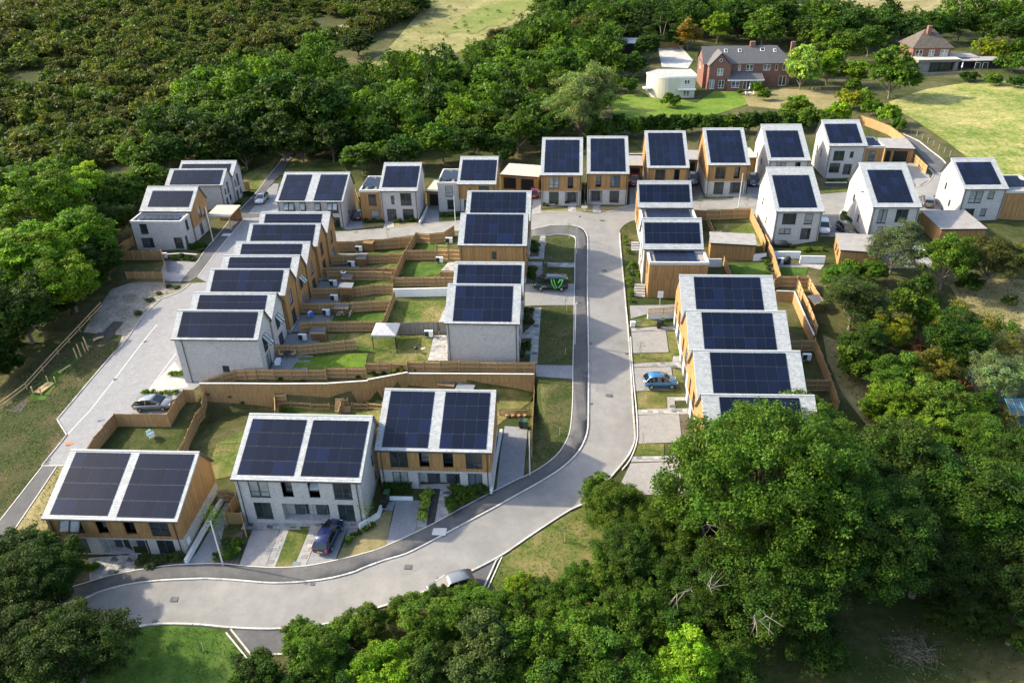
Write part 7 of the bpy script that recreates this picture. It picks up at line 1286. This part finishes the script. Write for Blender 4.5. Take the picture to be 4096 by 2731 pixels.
# drain covers
for i, (fr, x, y, s, m_) in enumerate([('l1', 1140, 132, .35, 'slate_dark'), ('l1', 902, 428, .35, 'slate_dark'), ('l1', 795, 737, .8, 'pv_rail'), ('l1', 545, 930, .7, 'terracotta'), ('l1', 378, 1062, .45, 'slate_dark'), ('l1', 365, 1090, .45, 'slate_dark'), ('f1', 1450, 362, .5, 'slate_dark'), ('f1', 1592, 375, .5, 'slate_dark'), ('f1', 475, 607, .6, 'slate_dark'), ('f1', 588, 612, .6, 'slate_dark'), ('f1', 1785, 645, .6, 'pv_rail'), ('f2', 818, 118, .6, 'slate_dark'), ('f2', 770, 385, 1.1, 'kerb_white'), ('A', 1090, 668, 1.2, 'kerb_white'), ('E', 668, 1130, .6, 'slate_dark'), ('E', 672, 1168, .6, 'slate_dark'), ('E', 680, 822, .6, 'slate_dark'), ('r2', 400, 350, .5, 'slate_dark'), ('r2', 228, 1345, .6, 'slate_dark'), ('r2', 242, 1058, .6, 'slate_dark'), ('E', 400, 465, .6, 'slate_dark'), ('rd', 752, 640, .35, 'slate_dark'), ('rd', 1105, 160, .35, 'slate_dark'), ('rd', 752, 60, .35, 'slate_dark'), ('rd', 930, 560, .6, 'slate_dark'), ('f2', 560, 620, .6, 'slate_dark'), ('f1', 900, 900, .6, 'slate_dark'), ('f1', 1900, 790, .35, 'slate_dark'), ('f1', 760, 1060, .35, 'slate_dark'), ('r2', 960, 480, .6, 'slate_dark'), ('C', 700, 850, .6, 'slate_dark'), ('N', 530, 778, .4, 'slate_dark'), ('N', 830, 752, .4, 'slate_dark'), ('N', 1160, 714, .4, 'slate_dark')]):
    p = G(*sp(fr, x, y)); m = MB(); m.box(-s*.6, s*.6, -s*.45, s*.45, 0, .012); o = m.build('drain_cover', m_, None, loc=p+Vector((0, 0, .14 if (fr == 'f2' and s > .6) else .085)), rot=(0, 0, -.1+.4*(fr == 'l1'))); tag(o, kind='structure')
# dead pale branches showing in the big oaks, and a brush pile
for i, (kind, T, R, H) in enumerate([t for t in TREES if 'oak' in t[0]]):
    if i not in (5, 6, 8): continue
    r = np.random.default_rng(i); T.rotation_euler.z = 0
    for k in range(2):
        a = r.uniform(-2.6, -.4); q = Vector((0, 0, H*.5)); d = Vector((math.cos(a), math.sin(a), r.uniform(.0, .45))).normalized(); mb = MB(); pts = [q]
        for j in range(6): q = q+d*R*.155; d = (d+Vector(tuple(r.normal(0, .28, 3)))).normalized(); pts.append(q)
        mb.tube(pts, .13, 6, 0, .03)
        for j in (3, 4, 5, 6):
            for _ in range(3): e = Vector(tuple(r.normal(0, 1, 3))).normalized(); mb.tube([pts[j], pts[j]+(e+d)*.5, pts[j]+(e+d)*.95+e*.3], .03, 4, 0, .008)
        mb.build('dead_branch', 'pale_wood', T, True)
p = G(2090*1.7415, 1500*1.7415); r = np.random.default_rng(9); mb = MB()
for k in range(260):
    a = r.uniform(0, 6.28); q = Vector((r.normal(0, .9), r.normal(0, .9), abs(r.normal(.3, .3)))); mb.tube([q, q+Vector((math.cos(a), math.sin(a), r.uniform(-.2, .6)))*r.uniform(.4, 1.3)], .018, 3, 0, .006)
o = mb.build('brush_pile', 'bark', None, loc=p); tag(o, 'brown heap of cut branches on bare ground at the lower right', 'brush pile', kind='stuff')
# derelict shed and greenhouse at the right edge
q = GP('K7', [(640, 720), (1350, 690)]); block('dark derelict shed with a sagging felt roof at the right edge', 'derelict_shed', 'shed', q[0], q[1], 4.5, 1.9, 'grey_boards', 'slate_dark', [], .9)
a, b = GP('K7', [(1180, 1260), (1900, 1250)]); T = empty('greenhouse', a, math.atan2(b.y-a.y, b.x-a.x)); tag(T, 'green-framed greenhouse roof among bushes at the right edge', 'greenhouse'); m = MB()
for k in range(6): x = k*.75; m.bar((x, 0, 1.5), (x, 2.0, 2.3), .05, .05); m.bar((x, 0, 0), (x, 0, 1.5), .05, .05)
for y, z in ((0, 1.5), (2.0, 2.3), (1.0, 1.9)): m.bar((0, y, z), (3.75, y, z), .05, .05)
m.build('frame', 'teal', T)
for k in range(5): m = MB(); m.poly([(k*.75+.03, .02, 1.5), (k*.75+.72, .02, 1.5), (k*.75+.72, 1.98, 2.29), (k*.75+.03, 1.98, 2.29)]); m.build('pane', 'glass_sky', T); m = MB(); m.poly([(k*.75+.03, 0, 0), (k*.75+.72, 0, 0), (k*.75+.72, 0, 1.48), (k*.75+.03, 0, 1.48)]); m.build('pane', 'glass_sky', T)

# ------------------------------------------------------------------ older houses beyond the estate
def win_set(H, O, U, N, L, wins, r, frame='white_paint'):
    for (a, b, c, d, t) in wins: window(H, O, U, N, a, b, c, d, t, .1, r, frame)
def walls(H, w, d, h, mat, wins, name='brick_wall', x0=0, y0=0, frame='white_paint', base=-1.5):
    F = {'f': (Vector((x0, y0, 0)), Vector((1, 0, 0)), Vector((0, -1, 0)), w), 'r': (Vector((x0+w, y0, 0)), Vector((0, 1, 0)), Vector((1, 0, 0)), d), 'l': (Vector((x0, y0+d, 0)), Vector((0, -1, 0)), Vector((-1, 0, 0)), d), 'b': (Vector((x0+w, y0+d, 0)), Vector((-1, 0, 0)), Vector((0, 1, 0)), w)}
    mb = MB(); r = rng(w, d, h)
    for k, (O, U, N, L) in F.items():
        ws = wins.get(k, []); wall_rect(mb, O, U, N, 0, L, base, h, [(a, b, c, e, .12) for a, b, c, e, t in ws]); win_set(H, O, U, N, L, ws, r, frame)
    return mb
p = G(*sp('K6', 2000, 745)); yaw = -.05; W, D, h, rise = 21.5, 8.5, 5.7, 3.3; ux = Vector((math.cos(yaw), math.sin(yaw), 0)); RH = empty('brick_house', p-ux*W, yaw); tag(RH, 'long red brick house with grey slate roof and roof windows at upper right', 'house')
RH.location.z = g(p.x-8, p.y+3)
mb = walls(RH, W, D, h, 'red_brick', {'f': [(5.6, 3.9, 6.7, 5.3, 'w'), (8.5, 3.9, 9.1, 5.3, 'v'), (10.4, 3.9, 12.1, 5.3, 'w'), (14.6, 3.9, 16.3, 5.3, 'w'), (17.5, 3.9, 18.2, 5.3, 'v'), (19.3, 3.9, 21.0, 5.3, 'w'), (18.8, .2, 20.6, 2.5, 'g')], 'l': [(2.5, 3.6, 4.0, 5.0, 'w')]})
mb.poly([(0, 0, h), (0, D/2, h+rise), (0, D, h)]); mb.build('brick_wall', 'red_brick', RH)
rf = MB(); e = .35
rf.poly([(-e, -e, h-.1), (W+e, -e, h-.1), (W-3.2, D/2, h+rise), (-e, D/2, h+rise)]); rf.poly([(W+e, D+e, h-.1), (-e, D+e, h-.1), (-e, D/2, h+rise), (W-3.2, D/2, h+rise)]); rf.poly([(W+e, -e, h-.1), (W+e, D+e, h-.1), (W-3.2, D/2, h+rise)]); rf.poly([(-e, -e, h-.1), (-e, D+e, h-.1), (W+e, D+e, h-.1), (W+e, -e, h-.1)]); roof = rf.build('roof', 'slate_dark', RH)
def on_roof(x, t): return (x, -e+(D/2+e)*t, h-.1+(rise+.1)*t)
tilt = math.atan2(rise, D/2)
for x, t, s in ((5.6, .72, .8), (9.0, .72, .8), (14.6, .76, 1.1), (17.6, .70, .65)): m = MB(); m.box(-s/2, s/2, -.5, .5, .02, .12); o = m.build('roof_window', 'white_paint', roof, loc=on_roof(x, t), rot=(tilt, 0, 0)); m = MB(); m.box(-s/2+.1, s/2-.1, -.4, .4, .12, .135); m.build('pane', 'glass', o)
m = MB(); m.box(11.7, 12.9, D/2-.4, D/2+.5, h+rise-.8, h+rise+1.0); m.build('chimney', 'red_brick', roof); m = MB(); m.box(W+.15, W+1.1, D*.4, D*.4+.8, -1, h+rise+.9); m.build('chimney', 'red_brick', RH)
# front cross gable, porch roof and lean-to
cg = walls(RH, 5.2, 2.6, h, 'red_brick', {'f': [(2.0, 3.4, 3.4, 5.0, 'w'), (2.6, .3, 4.0, 2.2, 'w'), (.3, .2, 1.6, 2.3, 'g')]}, x0=.9, y0=-2.55); cg.poly([(.9, -2.55, h), (6.1, -2.55, h), (3.5, -2.55, h+2.6)]); cg.build('front_gable', 'red_brick', RH)
m = MB(); m.loft([[(.6, y, h-.2), (3.5, y, h+2.85), (6.4, y, h-.2), (6.4, y, h-.05), (3.5, y, h+3.02), (.6, y, h-.05)] for y in (-2.8, 2.4)]); m.build('gable_roof', 'slate_dark', RH, recalc=True)
m = MB(); m.tube([(3.5, -2.6, h+1.2), (3.5, -2.54, h+1.2)], .38, 14); o = m.build('round_window', 'white_paint', RH); m = MB(); m.tube([(3.5, -2.62, h+1.2), (3.5, -2.6, h+1.2)], .28, 14); m.build('pane', 'glass', o)
ln = walls(RH, 8.4, 3.4, 2.4, 'red_brick', {'f': [(.9, .6, 2.8, 2.1, 'w'), (3.7, .1, 5.4, 2.2, 'g'), (6.2, .6, 8.2, 2.1, 'w')]}, x0=5.6, y0=-3.5); ln.build('lean_to', 'red_brick', RH); m = MB(); m.loft([[(x, -3.8, 2.35), (x, .0, 3.6), (x, .0, 3.75), (x, -3.8, 2.5)] for x in (5.4, 14.3)]); m.build('lean_to_roof', 'slate_dark', RH, recalc=True); m = MB(); m.box(5.4, 14.3, -3.86, -3.8, 2.25, 2.52); m.build('fascia', 'white_paint', RH)
# cream curved annexe
p = G(*sp('K6', 400, 900)); CA = empty('curved_annexe', p, -.05); tag(CA, 'cream rendered annexe with curved front beside the red brick house', 'house'); fp = [(-5.5+.3*0, 3.5)]+[(-5.3+5.6*(1-math.cos(a)), 2.5-4.6*math.sin(a)) for a in np.linspace(.25, 1.35, 9)]+[(1.6, -1.6), (5.6, -1.6), (5.9, 1.0), (5.4, 6.5), (-2.5, 7.0)]
m = MB(); m.loft([[(x, y, z) for x, y in fp] for z in (-1.2, 5.0)], cap=False); m.build('wall', 'cream_render', CA, recalc=True); m = MB(); m.poly([(x, y, 5.05) for x, y in fp]); m.build('flat_roof', 'concrete', CA); m = MB(); m.loft([[(x*1.03, y*1.03, z) for x, y in fp] for z in (4.75, 5.12)], cap=False); m.build('fascia', 'white_paint', CA, recalc=True)
r = rng('ca')
for (x, y, a, z0, z1, w) in ((-1.5, -1.45, -.42, 2.9, 4.2, 1.9), (3.6, -1.6, 0, 3.3, 4.3, 1.3), (3.6, -1.6, 0, .5, 1.9, 1.5), (-4.7, .9, -1.0, 2.4, 4.3, 1.0), (-1.5, -1.45, -.42, .4, 1.8, 1.4)):
    U = Vector((math.cos(a), math.sin(a), 0)); N = Vector((U.y, -U.x, 0)); window(CA, Vector((x, y, 0)), U, N, -w/2, z0, w/2, z1, 'w', -.06, r, 'white_paint')
m = MB(); m.box(1.6, 5.7, -2.6, -1.6, 2.1, 2.3); m.build('balcony', 'white_paint', CA); m = MB(); m.box(-6.6, -4.6, -.4, 1.6, 2.0, 2.2); m.build('balcony', 'white_paint', CA)
# hipped house with timber and glass extension
p = G(*sp('K5', 300, 1010)); HH = empty('brick_house', p+Vector((0, 4, 0)), -.04); tag(HH, 'brick house with hipped tiled roof and tall chimney at upper right', 'house'); W, D, h, rise = 9.6, 8.5, 5.4, 3.9
walls(HH, W, D, h, 'red_brick', {'f': [(.7, 3.4, 2.5, 4.9, 'w'), (4.1, 3.4, 5.5, 4.9, 'w'), (7.0, 3.4, 9.0, 4.9, 'w')]}).build('brick_wall', 'red_brick', HH); e = .5; rf = MB(); A, Bq, Cq, Dq = (-e, -e, h), (W+e, -e, h), (W+e, D+e, h), (-e, D+e, h); r1, r2 = (W/2-1.1, D/2, h+rise), (W/2+1.1, D/2, h+rise)
for f in ((A, Bq, r2, r1), (Cq, Dq, r1, r2), (Bq, Cq, r2), (Dq, A, r1), (A, Dq, Cq, Bq)): rf.poly(f)
roof = rf.build('roof', 'roof_tile', HH); m = MB(); m.box(W/2-1.0, W/2-.1, D/2-1.6, D/2-.6, h+1.5, h+rise+1.0); m.build('chimney', 'red_brick', roof)
ex = MB(); ex.box(.2, W+1.0, -4.0, -.02, 2.6, 3.2); ex.build('extension_fascia', 'grey_boards', HH); ex = MB(); ex.box(.0, W+1.2, -4.2, -.03, 3.2, 3.3); ex.build('extension_roof', 'flat_roof_light', HH)
ex = MB(); ex.box(.3, 3.4, -3.6, -.05, -.5, 2.6); ex.build('extension_wall', 'grey_boards', HH); ex = MB(); ex.box(9.6, 10.5, -3.8, -.05, -.5, 2.6); ex.build('extension_wall', 'grey_boards', HH)
for x in (3.5, 6.0, 7.5): m = MB(); m.box(x, x+(2.3 if x < 4 else 1.4), -3.45, -3.4, 0, 2.55); m.build('glass_door', 'glass', HH)
for x0, x1, y0, y1, z in ((W+.6, W+7.5, -.5, 4.5, 2.9), (W+1.1, W+6.0, -3.2, -.5, 2.55), (W+5.2, W+12.5, -4.0, 1.0, 2.7)): m = MB(); m.box(x0, x1, y0, y1, z, z+.18); m.build('extension_roof', 'flat_roof', HH)
for x0, x1, y0, y1 in ((W+.8, W+7.3, 0, 4.2), (W+1.3, W+5.8, -2.2, -.5), (W+5.6, W+12.2, -3.4, .8)): m = MB(); m.box(x0, x1, y0, y1, -1, 2.6); m.build('extension_wall', 'dark_boards', HH)
for x in (W+5.3, W+7.2): m = MB(); m.box(x, x+1.4, -3.5, -3.44, 0, 2.3); m.build('window', 'white_paint', HH); m = MB(); m.box(x+.12, x+1.28, -3.53, -3.5, .2, 2.2); m.build('pane', 'glass', HH)
dk = MB(); dk.box(-.8, W+3.0, -7.5, -3.9, -1.6, -.05); o = dk.build('deck', 'grey_boards', HH); m = MB(); m.box(-.8, W+3, -7.52, -7.45, -.05, .85); m.build('deck_balustrade', 'grey_boards', HH)
# dark barn with a pale roof, left of the drive
q = GP('V', [(1412, 128), (1472, 128)]); block('dark boarded barn with a pale grey roof left of the gravel drive', 'barn', 'barn', q[0], q[1], 7, 3.2, 'dark_boards', 'pv_rail', [], .4)
q = GP('V', [(1515, 98), (1560, 98)], 1.6); fence('brown timber gate fence at the top of the gravel drive', q, 1.8, rails=())
m = MB(); m.tube([(0, 0, -.5), (0, 0, 9)], .14, 8, 0, .1); o = m.build('telegraph_pole', 'bark', None, loc=G(*sp('K5', 1005, 330))); tag(o, 'wooden telegraph pole behind the hipped house', 'pole')
# wooden field gate
q = GP('D', [(1095, 72), (1128, 105)]); fence('small grey field gate in the hedge by the field', q, 1.3, picket=False, mat='grey_boards', rails=(.3, .6, .95))
for i in range(9):
    p = G(*sp('D', 1300+i*40, 215+i*24)); m = MB(); m.box(-.05, .05, -.05, .05, -.2, 1.1); o = m.build('field_post', 'grey_timber', None, loc=p); tag(o, f'grey fence post along the field edge, {ORD[i]} from the far end', 'post', 'field edge posts')
# curved pale edging of the far path
strip('path_edging', [p[:2] for p in GP('D', [(1285, 248), (1400, 300), (1560, 425), (1620, 490)])], .15, 'kerb_white', .12)
